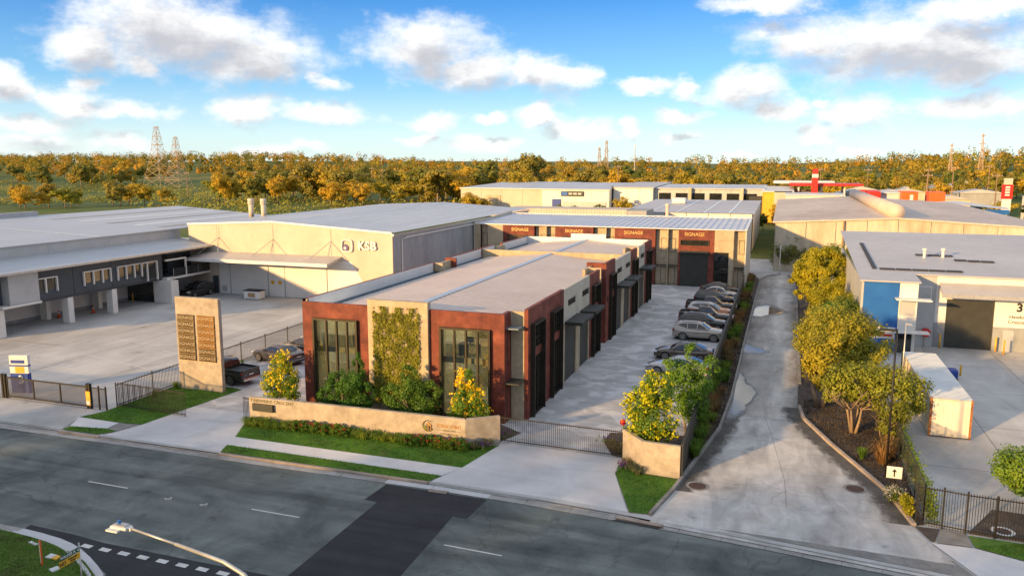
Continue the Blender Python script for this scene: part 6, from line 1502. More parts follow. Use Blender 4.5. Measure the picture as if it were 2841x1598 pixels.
def make_sedan(paintm, label, loc, rz, group, chrome=True):
    t = thing('sedan', loc, label, 'car', group, rz); L2, W2, r = 2.4, .92, .34; wh = (1.42, -1.42)
    body_loft([(-2.4, .80, .70, .0), (-2.34, .93, .80, .01), (-2.0, 1.0, .87, .02), (-1.2, .97, .91, .02), (0, .93, .92, .02), (.9, .95, .92, .03), (1.5, .90, .90, .04), (2.0, .80, .86, .04), (2.32, .68, .76, .02), (2.4, .55, .66, .0)], .24, paintm, 'body', t, wh, .40)
    sil = [(1.12, .95), (.55, 1.25), (.1, 1.41), (-.35, 1.45), (-.9, 1.40), (-1.4, 1.22), (-1.95, 1.0)]
    hw = cabin(t, sil, .93, .82, .60, paintm, None)
    glass_side(t, [(.86, 1.0), (.5, 1.2), (.12, 1.35), (-.12, 1.37), (-.12, 1.0)], hw); glass_side(t, [(-.18, 1.0), (-.18, 1.37), (-.6, 1.36), (-.95, 1.29), (-1.35, 1.12), (-1.45, 1.02)], hw)
    glass_cross(t, 1.03, 1.0, .22, 1.37, hw, 'windscreen'); glass_cross(t, -1.75, 1.08, -1.02, 1.37, hw, 'rear_window')
    if chrome:
        for s_ in (1, -1): MB().tube([(x, s_*(hw(z) + .02), z) for x, z in [(.9, .98), (.5, 1.23), (.1, 1.385), (-.35, 1.41), (-.8, 1.37), (-1.3, 1.19), (-1.52, 1.0)]], .014, 6).build('window_trim', M['chrome'], t, local=True)
    car_common(t, L2, W2, .24, wh, r, paintm, .68, .86, 1.0); return t
def make_suv(paintm, label, loc, rz, group, roof=None, boxy=0.0):
    t = thing('suv', loc, label, 'car', group, rz); L2, W2, r = 2.35, .95, .37; wh = (1.38, -1.38)
    body_loft([(-2.35, .95, .74, .0), (-2.3, 1.08, .84, .01), (-1.9, 1.12, .91, .02), (-1.0, 1.10, .94, .02), (0, 1.07, .95, .02), (.85, 1.09, .95, .03), (1.4, 1.06, .93, .05), (1.95, .97, .89, .05), (2.27, .84, .80, .03), (2.35, .68, .70, .0)], .28, paintm, 'body', t, wh, .44)
    sil = [(1.08, 1.08), (.62, 1.36), (.22, 1.58), (-.25, 1.67), (-1.0, 1.68), (-1.75, 1.60 + boxy), (-2.1, 1.38 + boxy), (-2.28, 1.08)]
    hw = cabin(t, sil, 1.07, .85, .66, roof or paintm, None)
    glass_side(t, [(.85, 1.13), (.5, 1.36), (.2, 1.52), (-.08, 1.57), (-.08, 1.13)], hw); glass_side(t, [(-.14, 1.13), (-.14, 1.57), (-.95, 1.58), (-.95, 1.13)], hw); glass_side(t, [(-1.01, 1.15), (-1.01, 1.58), (-1.5, 1.54), (-1.9, 1.36)], hw)
    glass_cross(t, 1.0, 1.13, .34, 1.55, hw, 'windscreen'); glass_cross(t, -2.24, 1.18, -1.98, 1.50, hw, 'rear_window')
    for s_ in (1, -1):
        MB().tube([(x, s_*(hw(z) + .02), z) for x, z in [(.9, 1.11), (.5, 1.38), (.18, 1.555), (-.4, 1.61), (-1.1, 1.61), (-1.6, 1.56), (-2.0, 1.36)]], .015, 6).build('window_trim', M['chrome'], t, local=True)
        MB().tube([(-1.5, s_*.6, 1.70), (-.1, s_*.6, 1.72)], .02, 6).build('roof_rail', M['plastic'], t, local=True)
    car_common(t, L2, W2, .28, wh, r, paintm, .84, .98, .98); return t
def make_ute(paintm, label, loc, rz, group):
    t = thing('utility_pickup', loc, label, 'car', group, rz); L2, W2, r = 2.7, .96, .39; wh = (1.62, -1.55)
    body_loft([(-2.68, .98, .90, .0), (-2.6, 1.0, .93, .0), (-1.5, 1.02, .95, .0), (-.75, 1.04, .95, .02), (0, 1.05, .96, .02), (.9, 1.10, .96, .03), (1.5, 1.10, .94, .05), (2.2, 1.05, .91, .05), (2.6, .95, .86, .03), (2.7, .75, .76, .0)], .36, paintm, 'body', t, wh, .46)
    sil = [(1.15, 1.10), (.75, 1.40), (.42, 1.68), (.0, 1.76), (-.45, 1.75), (-.72, 1.62), (-.82, 1.06)]
    hw = cabin(t, sil, 1.06, .86, .68, paintm, None)
    glass_side(t, [(.92, 1.15), (.66, 1.38), (.36, 1.62), (.1, 1.65), (.1, 1.15)], hw); glass_side(t, [(.04, 1.15), (.04, 1.65), (-.5, 1.64), (-.62, 1.5), (-.64, 1.15)], hw)
    glass_cross(t, 1.06, 1.16, .52, 1.62, hw, 'windscreen'); glass_cross(t, -.81, 1.2, -.74, 1.58, hw, 'rear_window')
    for s_ in (1, -1): lbox(t, 'tray_side', paintm, -2.62, -.86, s_*.86, s_*.94, 1.0, 1.22, bevel=.02)
    lbox(t, 'tailgate', paintm, -2.68, -2.6, -.85, .85, .98, 1.22, bevel=.02); lbox(t, 'tray_liner', M['plastic'], -2.58, -.88, -.85, .85, 1.03, 1.07); lbox(t, 'tray_front', paintm, -.9, -.84, -.85, .85, 1.0, 1.22)
    lbox(t, 'rear_bumper', M['chrome'], -2.86, -2.66, -.85, .85, .42, .58, bevel=.03)
    car_common(t, L2, W2, .36, wh, r, paintm, .88, .96, 1.05); return t
grp_c = 'cars parked along the board fence'; grp_l = 'cars parked by the yard picket fence'
# courtyard row, nose to the board fence (+x)
make_sedan(M['p_silver'], 'silver coupe half hidden by the flowering trees at the main gate', (-7.0, 59.9, 0), R(176), grp_c)
make_sedan(M['p_dark'], 'dark bronze sedan with chrome window line, tail beside the green tree', (-7.15, 64.9, 0), R(180), grp_c)
make_suv(M['p_taupe'], 'warm grey wagon with bare space beside it, parked at the dark fence', (-6.72, 72.9, 0), R(0), grp_c)
make_suv(M['p_black'], 'black wagon parked between the warm grey wagon and a black pickup', (-6.75, 77.4, 0), R(0), grp_c)
make_ute(M['p_black'], 'black pickup beside the copper wagon, on the gate side', (-6.75, 80.6, 0), R(0), grp_c)
make_suv(M['p_copper'], 'copper wagon with silver roof between two black pickups', (-6.65, 83.8, 0), R(0), grp_c, roof=M['p_silver'], boxy=.04)
make_ute(M['p_black'], 'black pickup beside the copper wagon, on the rear building side', (-6.8, 87.0, 0), R(0), grp_c)
make_suv(M['p_black'], 'black wagon parked between a black pickup and the silver sedan', (-6.8, 91.8, 0), R(0), grp_c)
make_sedan(M['p_silver'], 'silver sedan parked next to the last dark sedan of the row', (-6.8, 96.6, 0), R(0), grp_c)
make_sedan(M['p_dark'], 'dark sedan at the end of the row, before the shop window', (-6.9, 100.4, 0), R(0), grp_c)
# west side
make_ute(M['p_green'], 'black pickup parked behind the sign slab', (-38.9, 47.2, 0), R(172), grp_l)
make_sedan(M['p_dark'], 'dark bronze sedan parked beside the picket fence, in front of the other sedans', (-38.5, 53.4, 0), R(166), grp_l)
make_sedan(M['p_dark'], 'dark sedan parked second from the pickup, behind the first sedan', (-38.0, 56.6, 0), R(170), grp_l)
make_sedan(M['p_black'], 'black sedan parked third along the picket fence, mostly hidden by the building', (-37.8, 59.6, 0), R(172), grp_l)
make_suv(M['p_black'], 'black wagon standing under the office balcony', (-67.4, 77.6, 0), R(-90), None)
# ------------------------------------------------------------------ vegetation
NRM = []
def clump_points(rng, blobs, n, clumps, spread=.34, shell=.55):
    """leaf positions on small clumps that are spread through each blob (x, y, z, rx, ry, rz)"""
    tot = sum(b[3]*b[4]*b[5] for b in blobs); pts = []; NRM.clear()
    for b in blobs:
        k = b[3]*b[4]*b[5] / tot; nc = max(3, int(clumps * k)); cs = []
        for _ in range(nc):
            while True:
                p = Vector((rng.uniform(-1, 1), rng.uniform(-1, 1), rng.uniform(-1, 1)))
                if shell < p.length < 1: break
            cs.append(p)
        for _ in range(int(n * k)):
            c = rng.choice(cs); d = Vector((rng.gauss(0, 1), rng.gauss(0, 1), rng.gauss(0, 1))).normalized() * spread * rng.uniform(.45, 1.0)
            p = c * .85 + d; NRM.append(d.normalized() * .7 + c * .5 + Vector((0, 0, .25)))
            pts.append(Vector((b[0] + p.x*b[3], b[1] + p.y*b[4], b[2] + p.z*b[5])))
    return pts
def limb_mesh(m, rng, base, top, r0, depth, reach):
    mid = (Vector(base) + Vector(top)) / 2 + Vector((rng.uniform(-.1, .1), rng.uniform(-.1, .1), 0)) * reach
    m.tube([base, mid, top], [r0, r0*.72, r0*.45], 7)
    if depth:
        for _ in range(3):
            a = Vector(top); b = a + Vector((rng.uniform(-1, 1), rng.uniform(-1, 1), rng.uniform(.25, 1.1))) * reach
            limb_mesh(m, rng, tuple(a), tuple(b), r0*.42, depth - 1, reach * .62)
def make_tree(name, label, cat, loc, blobs, n, clumps, leaf, mat_, seed, trunk_h=1.0, r0=.09, stems=1, flower=None, group=None, spread=.34, limbs=1, reach=.8, scale=1.0, shell=.55, tone=(.75, 1.2)):
    rg = random.Random(seed); t = thing(name, loc, label, cat, group)
    m = MB()
    for k in range(stems):
        a = 6.28 * k / max(1, stems) + rg.uniform(0, 1); o = .12 * (stems > 1)
        limb_mesh(m, rg, (math.cos(a)*o, math.sin(a)*o, 0), (math.cos(a)*o*4 + rg.uniform(-.1, .1), math.sin(a)*o*4 + rg.uniform(-.1, .1), trunk_h), r0, limbs, reach)
    m.build('trunk', M['bark'], t, smooth=True, local=True)
    pts = clump_points(rg, blobs, n, clumps, spread, shell)
    o = place('crown', leaf_mesh('crown', pts, leaf, mat_, rg, tone=tone, nrm=list(NRM), jit=.34), None, (0, 0, 0), t)
    if flower:
        fm, fn, fs, up = flower
        fp = []
        src = clump_points(rg, blobs, fn * 3, clumps, spread * 1.15, .72)
        src.sort(key=lambda p: -(p.z * up - p.y * .35 + rg.uniform(-1.4, 1.4)))
        for p in src[:fn]:
            for _ in range(4): fp.append(p + Vector((rg.gauss(0, .05), rg.gauss(0, .05), rg.gauss(0, .04))))
        place('blossom', leaf_mesh('blossom', fp, fs, fm, rg, tone=(.8, 1.2)), None, (0, 0, 0), t)['kind'] = 'stuff'
    t.scale = (scale,) * 3
    return t
YF = (M['petal'], 260, .16, 1.0)
make_tree('flowering_tree', 'yellow flowering shrub tree between the drive and the red corner', 'tree', (-30.7, 42.7, 0), [(0, 0, 1.9, 1.35, 1.1, 1.25), (.1, 0, 3.1, .8, .7, .95), (-.5, .1, 1.1, 1.0, .9, .8), (.7, 0, 1.3, .8, .8, .9)], 6500, 130, .13, M['leaf_bright'], 21, .9, .06, 3, (M['petal'], 420, .14, .6), spread=.3)
make_tree('garden_tree', 'dense green garden tree between the shopfront window and the vine', 'tree', (-25.7, 42.9, 0), [(.2, 0, 2.2, 1.3, 1.0, 1.1), (.7, 0, 3.3, .55, .5, .9), (-.9, 0, 2.1, .8, .8, .9), (-1.7, 0, 1.2, .8, .8, .8), (1.4, 0, 1.7, .8, .8, 1.0), (.3, -.2, 1.1, 1.8, .9, .8)], 9500, 150, .13, M['leaf_mid'], 22, 1.0, .07, 3, spread=.3)
make_tree('garden_tree', 'broad green garden tree in front of the beige vine panel', 'tree', (-21.3, 42.9, 0), [(0, 0, 2.2, 1.2, 1.0, 1.1), (-.2, 0, 3.1, .7, .6, .7), (1.3, 0, 2.0, .9, .8, .9), (-1.3, 0, 1.7, .9, .8, .9), (.2, -.2, 1.1, 2.0, .9, .75)], 9500, 150, .13, M['leaf_mid'], 23, 1.0, .07, 3, spread=.3)
make_tree('flowering_tree', 'yellow flowering shrub tree before the shopfront nearest the main gate', 'tree', (-17.3, 42.4, 0), [(0, 0, 1.9, 1.15, 1.0, 1.2), (-.15, 0, 3.2, .6, .6, .9), (.5, 0, 1.2, 1.0, .9, .9), (-.5, 0, 1.1, .9, .8, .8)], 5600, 120, .13, M['leaf_bright'], 24, .9, .06, 3, (M['petal'], 520, .14, .6), spread=.3)
make_tree('flowering_tree', 'large tree covered in yellow blossom behind the cranked gate wall', 'tree', (-6.15, 41.2, 0), [(0, 0, 2.4, 1.5, 1.3, 1.5), (.2, 0, 3.9, 1.1, 1.0, 1.2), (-.6, .1, 3.2, 1.0, .9, 1.1), (.4, -.2, 1.2, 1.5, .9, 1.0), (-.5, 0, 1.4, 1.2, .9, .9)], 9000, 170, .14, M['leaf_mid'], 25, 1.2, .07, 2, (M['petal'], 900, .155, .7), spread=.3)
make_tree('garden_tree', 'bright green tree between the yellow blossom and the dark sedan', 'tree', (-4.75, 46.6, 0), [(-.1, 0, 3.0, 1.6, 1.4, 1.6), (.1, 0, 4.7, .7, .6, 1.0), (1.0, 0, 4.2, .8, .7, .8), (-1.2, 0, 3.9, .7, .7, .7), (.2, 0, 1.7, 1.4, 1.2, 1.1)], 9500, 150, .14, M['leaf_bright'], 26, 1.3, .08, 2, spread=.3)
# lane garden row
make_tree('round_tree', 'large dense rounded golden green tree beside the far half of the lane', 'tree', (4.4, 92, 0), [(0, 0, 4.2, 3.3, 3.3, 3.2), (1.8, .5, 4.0, 2.0, 2.2, 2.2), (-1.4, -.6, 3.0, 2.2, 2.2, 2.0)], 30000, 200, .21, M['leaf_gold'], 31, 2.0, .22, 2, spread=.17, shell=.85, tone=(.75, 1.2), limbs=1, reach=1.5)
make_tree('olive_tree', 'dark loose bushy tree at the blind end of the lane', 'tree', (1.4, 126, 0), [(0, 0, 3.2, 2.9, 2.4, 2.6), (2.6, 0, 2.6, 2.2, 2.0, 2.2), (-1.5, 0, 2.2, 1.6, 1.6, 1.9)], 9000, 90, .26, M['leaf_gum2'], 32, 1.5, .15, 3, limbs=2, reach=1.4)
make_tree('olive_tree', 'yellowish feathery bush behind the rounded golden tree', 'tree', (7.6, 112, 0), [(0, 0, 3.6, 3.0, 2.2, 2.4), (2, 0, 3.2, 2.0, 1.8, 1.8)], 8000, 90, .26, M['leaf_olive'], 33, 1.5, .15, 3, limbs=1, reach=1.4)
make_tree('olive_tree', 'grey green tree against the blue panel', 'tree', (6.0, 74.5, 0), [(0, 0, 2.8, 2.3, 1.8, 1.7), (-1.8, -1, 2.5, 1.6, 1.6, 1.5), (1.6, -.5, 2.4, 1.6, 1.4, 1.5)], 11000, 100, .19, M['leaf_olive'], 34, 1.4, .12, 3, limbs=1, reach=1.1)
make_tree('garden_tree', 'small fresh green bush tucked between the lane garden trees', 'tree', (4.1, 69.5, 0), [(0, 0, 3.3, 1.5, 1.3, 1.5), (.9, 0, 3.0, 1.0, 1.0, 1.2)], 5000, 60, .16, M['leaf_bright'], 35, 1.8, .08, 2)
make_tree('twiggy_tree', 'broad golden olive tree with many bare twigs in the lane garden', 'tree', (4.3, 62, 0), [(0, 0, 3.8, 2.9, 2.6, 2.1), (-1.8, -.5, 3.1, 1.6, 1.8, 1.5), (2.3, 0, 3.2, 1.9, 1.8, 1.7), (.4, -1.8, 2.5, 2.5, 1.6, 1.8), (-.6, -2.4, 1.7, 1.6, 1.2, 1.4), (1.8, -2.6, 2.4, 1.6, 1.5, 1.5)], 27000, 190, .17, M['leaf_olive2'], 36, 1.6, .16, 4, limbs=2, reach=1.5, tone=(.7, 1.25))
make_tree('garden_tree', 'yellow green bush between the rounded tree and the grey green tree', 'tree', (4.6, 82.5, 0), [(0, 0, 3.0, 2.0, 2.2, 2.0), (1.5, -1.0, 2.6, 1.6, 1.6, 1.6), (-.9, -1.5, 2.2, 1.3, 1.5, 1.4)], 11000, 110, .18, M['leaf_gold'], 45, 1.3, .1, 3)
make_tree('twiggy_tree', 'thick trunked olive tree beside the curved lane kerb', 'tree', (3.0, 54.6, 0), [(0, .4, 2.6, 1.2, 1.2, 1.4), (.6, .8, 3.4, 1.0, 1.0, 1.0), (-.3, 0, 1.7, .8, .8, .8)], 7000, 80, .15, M['leaf_olive2'], 37, 1.3, .17, 2, limbs=2, reach=.9, scale=1.3)
make_tree('twiggy_tree', 'many stemmed pale olive shrub spreading over the mulch', 'tree', (4.7, 49.8, 0), [(0, 0, 2.7, 1.7, 1.3, 1.1), (1.5, .2, 2.4, 1.5, 1.2, 1.2), (2.6, .4, 2.0, 1.1, 1.0, 1.2), (-.9, .2, 2.2, 1.0, .9, .9)], 11000, 120, .14, M['leaf_olive2'], 38, 1.3, .09, 6, limbs=2, reach=.9, scale=1.2, tone=(.7, 1.3))
make_tree('twiggy_tree', 'thin leaning shrub in front of the container', 'tree', (6.3, 48.4, 0), [(.3, 0, 1.8, 1.1, .9, 1.1), (.1, -.3, .9, .8, .7, .7)], 3000, 50, .13, M['leaf_olive'], 39, .9, .05, 4, limbs=2, reach=.7)
make_tree('garden_tree', 'round leafy garden tree inside the picket fence garden', 'tree', (11.6, 40.9, 0), [(0, 0, 2.0, 1.7, 1.5, 1.1), (-.8, -.2, 1.8, 1.0, 1.0, .9), (1.0, 0, 2.0, 1.2, 1.0, 1.0), (-.1, -.5, 1.3, 1.1, .9, .7)], 8000, 110, .14, M['leaf_bright'], 40, 1.1, .09, 2)
# ---- tufts, strap plants and low shrubs
def tuft_mesh(rg, n, h, spread, w, mat_, droop=.5):
    v = []; f = []; col = []
    for _ in range(n):
        a = rg.uniform(0, 6.28); l = h * rg.uniform(.55, 1.1); o = rg.uniform(0, .35) * spread
        d = Vector((math.cos(a), math.sin(a), 0)); s_ = Vector((-d.y, d.x, 0)) * w * rg.uniform(.7, 1.2); b = d * o
        k = rg.uniform(.3, 1) * spread
        p0 = b; p1 = b + d*k*.35 + Vector((0, 0, l*.62)); p2 = b + d*k*.8 + Vector((0, 0, l*.92)); p3 = b + d*k*1.1 + Vector((0, 0, l*(1 - droop*.55)))
        q = len(v); v += [p0 - s_, p0 + s_, p1 - s_*.9, p1 + s_*.9, p2 - s_*.6, p2 + s_*.6, p3]
        f += [(q, q+1, q+3, q+2), (q+2, q+3, q+5, q+4), (q+4, q+5, q+6)]; t = rg.uniform(.65, 1.3); col += [t] * 11
    me = bpy.data.meshes.new('blades'); me.from_pydata([tuple(x) for x in v], [], f); me.update()
    at = me.color_attributes.new('leaf', 'FLOAT_COLOR', 'CORNER'); buf = []
    for c in col: buf += [c, c, c, 1.0]
    at.data.foreach_set('color', buf); me.materials.append(mat_); return me
rg = random.Random(77)
strap = [tuft_mesh(rg, 170, .55, .5, .016, M['strap'], .9) for _ in range(3)]
pale = [tuft_mesh(rg, 110, .45, .45, .018, M['strap_pale'], .9) for _ in range(2)]
drym = [tuft_mesh(rg, 220, .9, .55, .012, M['dry'], .6) for _ in range(3)]
greenm = [tuft_mesh(rg, 220, .85, .5, .014, M['strap'], .5) for _ in range(3)]
def tuft(name, meshes, x, y, s_, label, cat, grp, z=.015):
    t = thing(name, (x, y, z), label, cat, grp, rnd.uniform(0, 6))
    place('leaf_clump', rnd.choice(meshes), None, (0, 0, 0), t, None, (s_, s_, s_ * rnd.uniform(.85, 1.1))); return t
def red_shrub(x, y):
    t = thing('bottlebrush_shrub', (x, y, .015), 'low bottlebrush shrub with red tips along the street wall', 'shrub', 'red tipped shrubs along the street wall', rnd.uniform(0, 6))
    place('crown', RS[0], None, (0, 0, 0), t); place('blossom', RS[1], None, (0, 0, 0), t)
pts = clump_points(rg, [(0, 0, .35, .48, .42, .33)], 1500, 45, .3, .4)
RS = [leaf_mesh('crown', pts, .09, M['leaf_mid'], rg), leaf_mesh('blossom', [p + Vector((0, 0, .05)) for p in clump_points(rg, [(0, 0, .38, .46, .42, .33)], 130, 60, .2, .75)], .075, M['redpetal'], rg)]
def wally(x): return 39.42 + (x + 31) * .26 / 14.5
for k in range(6): tuft('strap_plant', strap, -30.7 + k*.56, wally(-30.7) - rnd.uniform(0, .35), rnd.uniform(.85, 1.1), 'fresh green strap-leaf clump at the address end of the street wall', 'plant', 'green clumps at the address end of the wall')
for k in range(6): red_shrub(-27.3 + k*.68, wally(-26) - .1 - rnd.uniform(0, .3))
for k in range(6): tuft('strap_plant', strap, -23.1 + k*.58, wally(-21) - .1 - rnd.uniform(0, .35), rnd.uniform(.85, 1.1), 'fresh green strap-leaf clump between the red shrubs of the street wall', 'plant', 'green clumps midway along the wall')
for k in range(6): red_shrub(-19.7 + k*.66, wally(-18) - .15 - rnd.uniform(0, .3))
def purple_patch(x, y, lab, n=26, rx=.5, ry=.35):
    t = thing('flowering_sage', (x, y, .015), lab, 'plant', None); p = []; q = []
    for _ in range(n):
        a = Vector((rg.gauss(0, rx*.5), rg.gauss(0, ry*.5), 0)); h = rg.uniform(.25, .5)
        for k in range(9): p.append(a + Vector((rg.gauss(0, .012), rg.gauss(0, .012), h * (.45 + .55*k/9))))
        for k in range(10): q.append(a + Vector((rg.gauss(0, .06), rg.gauss(0, .06), rg.uniform(0, .2))))
    place('flower_spikes', leaf_mesh('flower_spikes', p, .055, M['purple'], rg), None, (0, 0, 0), t); place('foliage', leaf_mesh('foliage', q, .08, M['leaf_mid'], rg), None, (0, 0, 0), t)
for x, y in ((-16.0, 39.75), (-15.6, 40.1), (-15.25, 40.45)): tuft('flax_plant', pale, x, y, .9, 'pale striped flax clump at the angled end of the street wall', 'plant', 'striped clumps at the wall end')
purple_patch(-15.35, 40.0, 'purple flower spikes at the angled end of the street wall'); purple_patch(-15.0, 42.2, 'purple flower spikes inside the gate by the red corner', 24, .4, .5); purple_patch(-8.9, 43.4, 'purple flower spikes in the bed inside the main gate'); purple_patch(-7.35, 39.7, 'purple flower spikes at the foot of the cranked wall', 30, .4, .45)
for x, y in ((-8.4, 42.4), (-8.0, 41.9), (-8.6, 42.9), (-7.9, 42.5)): tuft('flax_plant', pale, x, y, 1.0, 'pale striped flax clump in the bed inside the main gate', 'plant', 'striped clumps inside the gate')
for x, y in ((-7.2, 40.1), (-6.8, 39.6), (-6.45, 39.15)): tuft('flax_plant', pale, x, y, 1.0, 'pale striped flax clump against the cranked gate wall', 'plant', 'striped clumps by the cranked wall')
for k in range(58):
    y = 42.5 + k * 1.27 + rnd.uniform(-.4, .4); x = rnd.uniform(-4.0, -3.3) if y > 46 else -3.9
    g_ = math.sin(k * .55) + rnd.uniform(-.5, .5) > 0
    tuft('tussock', greenm if g_ else drym, x, y, rnd.uniform(.75, 1.25), 'tall green tussock outside the dark board fence' if g_ else 'tall dry straw-coloured tussock outside the dark board fence', 'tussock', 'green clumps along the board fence' if g_ else 'dry clumps along the board fence')
for x, y, m_ in ((5.8, 44.9, drym), (6.1, 45.6, drym), (6.2, 46.4, drym)): tuft('tussock', m_, x, y, 1.3, 'tall straw tussock behind the dark lamp post', 'tussock', 'straw clumps by the lamp post')
tuft('yucca', greenm, 4.8, 45.3, .7, 'small spiky yucca in the lane garden mulch', 'plant', None)
t = thing('pale_flower_bush', (5.75, 39.6, .02), 'bush with pale pink blossom beside the arrow sign', 'shrub'); pp = clump_points(rg, [(0, 0, .45, .55, .5, .45)], 900, 40, .3, .4)
place('crown', leaf_mesh('crown', pp, .09, M['leaf_olive'], rg), None, (0, 0, 0), t); place('blossom', leaf_mesh('blossom', clump_points(rg, [(0, -.05, .5, .55, .5, .45)], 420, 50, .25, .7), .075, M['paleflower'], rg), None, (0, 0, 0), t)
t = thing('pale_flower_bush', (6.1, 38.4, .02), 'yellowish green bush at the end of the lane kerb', 'shrub'); place('crown', leaf_mesh('crown', clump_points(rg, [(0, 0, .45, .35, .8, .5)], 1500, 50, .3, .4), .09, M['leaf_gold'], rg), None, (0, 0, 0), t)
# fence-side bushes in the neighbour's yard and behind the picket fence
for x, y, s_ in ((-40.6, 42.0, .55), (-40.75, 44.2, .6), (-40.7, 50.8, .5), (-40.7, 51.6, .35)):
    tuft('tussock', greenm, x, y, s_, 'small dark green clump against the yard picket fence', 'plant', 'clumps by the yard fence')
# creeper on the mesh fence
t = thing('fence_creeper', (7.0, 46, 0), 'bright green creeper growing along the dark mesh fence', 'creeper')
pp = [Vector((rg.gauss(.12, .13), rg.uniform(-8.3, 5), abs(rg.gauss(.5, .35)))) for _ in range(4200)]
o = place('foliage', leaf_mesh('foliage', pp, .13, M['leaf_bright'], rg), None, (0, 0, 0), t); o['kind'] = 'stuff'
# dead leaf litter on the beds, grass blades on the lawns
def scatter_poly(rg, poly, n):
    xs = [p[0] for p in poly]; ys = [p[1] for p in poly]; out = []
    while len(out) < n:
        x, y = rg.uniform(min(xs), max(xs)), rg.uniform(min(ys), max(ys)); ins = False; j = len(poly) - 1
        for i in range(len(poly)):
            (xi, yi), (xj, yj) = poly[i], poly[j]
            if (yi > y) != (yj > y) and x < (xj - xi) * (y - yi) / (yj - yi) + xi: ins = not ins
            j = i
        if ins: out.append((x, y))
    return out
def area(p): return abs(sum(p[i][0]*p[(i+1) % len(p)][1] - p[(i+1) % len(p)][0]*p[i][1] for i in range(len(p)))) / 2
def blades(name, polys, dens, h, mat_, z=.014, w=.012):
    v = []; f = []; col = []
    for poly in polys:
        for x, y in scatter_poly(rg, poly, int(area(poly) * dens)):
            a = rg.uniform(0, 6.28); l = h * rg.uniform(.5, 1.2); tt = .75 + .35*math.sin(x*1.7 + math.sin(y*2.3)) * math.cos(y*1.9) + rg.uniform(-.2, .35)
            c, s_ = math.cos(a) * w, math.sin(a) * w; q = len(v)
            v += [(x - c, y - s_, z), (x + c, y + s_, z), (x + rg.gauss(0, .4)*l, y + rg.gauss(0, .4)*l, z + l)]; f.append((q, q+1, q+2)); col += [tt * rg.uniform(.9, 1.2), tt, tt * .8, 1.0] * 3
    me = bpy.data.meshes.new(name); me.from_pydata(v, [], f); me.update(); at = me.color_attributes.new('leaf', 'FLOAT_COLOR', 'CORNER'); at.data.foreach_set('color', col); me.materials.append(mat_)
    o = link(bpy.data.objects.new(name, me)); o['kind'] = 'stuff'; return o
tag(blades('grass', list(LAWN.values()) + [[(8.4, 35.85), (12.5, 34.3), (16, 33.5), (16, 36), (10.5, 36.85)]], 420, .07, M['grass']), 'short bright lawn grass on the verges', 'grass')
tag(blades('grass', [[(-36, 23.4), (-32.2, 23.75), (-30.0, 23.6), (-27.63, 23.2), (-26.19, 22.7), (-24.9, 22.0), (-24.2, 20), (-28, 18), (-36, 20)]], 300, .08, M['grass'], .0, .014), 'patchy lawn grass at the junction', 'grass')
tag(blades('leaf_litter', [[(-4.15, 39.5), (-4.3, 38.5), (-2.95, 47.8), (-2.66, 55), (-2.66, 72), (-2.6, 95), (-4.15, 110)], [(2.0, 56), (6.7, 56), (6.7, 40), (5.6, 41), (4.7, 43.5), (3.3, 47.4), (2.0, 51.6)]], 110, .10, M['litter'], .02, .03), 'dry brown leaf litter over the garden beds', 'leaf litter')
# ------------------------------------------------------------------ far trees
def gum(name, seed, h, blobs, n, leaf, mat_):
    r_ = random.Random(seed); m = MB()
    limb_mesh(m, r_, (0, 0, -.5), (r_.uniform(-.5, .5), r_.uniform(-.5, .5), h*.45), h*.022, 2, h*.22)
    tr = m.mesh('trunk', M['bark'], True)
    cp = clump_points(r_, blobs, n, 60, .38, .25)
    cr = leaf_mesh('crown', cp, leaf, mat_, r_, tone=(.82, 1.15), nrm=list(NRM), jit=.25)
    return tr, cr, h
def gblobs(r_, h, wide):
    out = []
    for _ in range(r_.randint(5, 8)):
        a = r_.uniform(0, 6.28); d = r_.uniform(0, .26) * h * wide; z = r_.uniform(.30, .84) * h; s_ = r_.uniform(.15, .24) * h
        out.append((math.cos(a)*d, math.sin(a)*d, z, s_*wide*1.15, s_*wide*1.15, s_))
    out.append((0, 0, h*.62, h*.2*wide, h*.2*wide, h*.26)); return out
KIND = []
for k, (mt, lab) in enumerate((('leaf_gum', 'olive gum tree with open crown'), ('leaf_gum2', 'dark green gum tree with dense crown'), ('leaf_gum3', 'golden sunlit gum tree with rounded crown'), ('leaf_gum', 'tall olive gum tree with pale forked trunk'), ('leaf_gum3', 'spreading golden gum tree'))):
    r_ = random.Random(100 + k); h = 14.0; KIND.append((*gum('gum', 200 + k, h, gblobs(r_, h, (1.1, 1.25, 1.2, .95, 1.4)[k]), 3600, .75, M[mt]), lab))
def far_tree(x, y, h, k, group, where):
    tr, cr, h0, lab = KIND[k]; z = hill(x, y) - .3
    t = thing('gum_tree', (x, y, z), lab + ' ' + where, 'tree', group, rnd.uniform(0, 6.28)); s_ = h / h0
    place('trunk', tr, None, (0, 0, 0), t); place('crown', cr, None, (0, 0, 0), t); wd = s_ * rnd.uniform(1.0, 1.35); t.scale = (wd, wd, s_)
rf_ = random.Random(9)
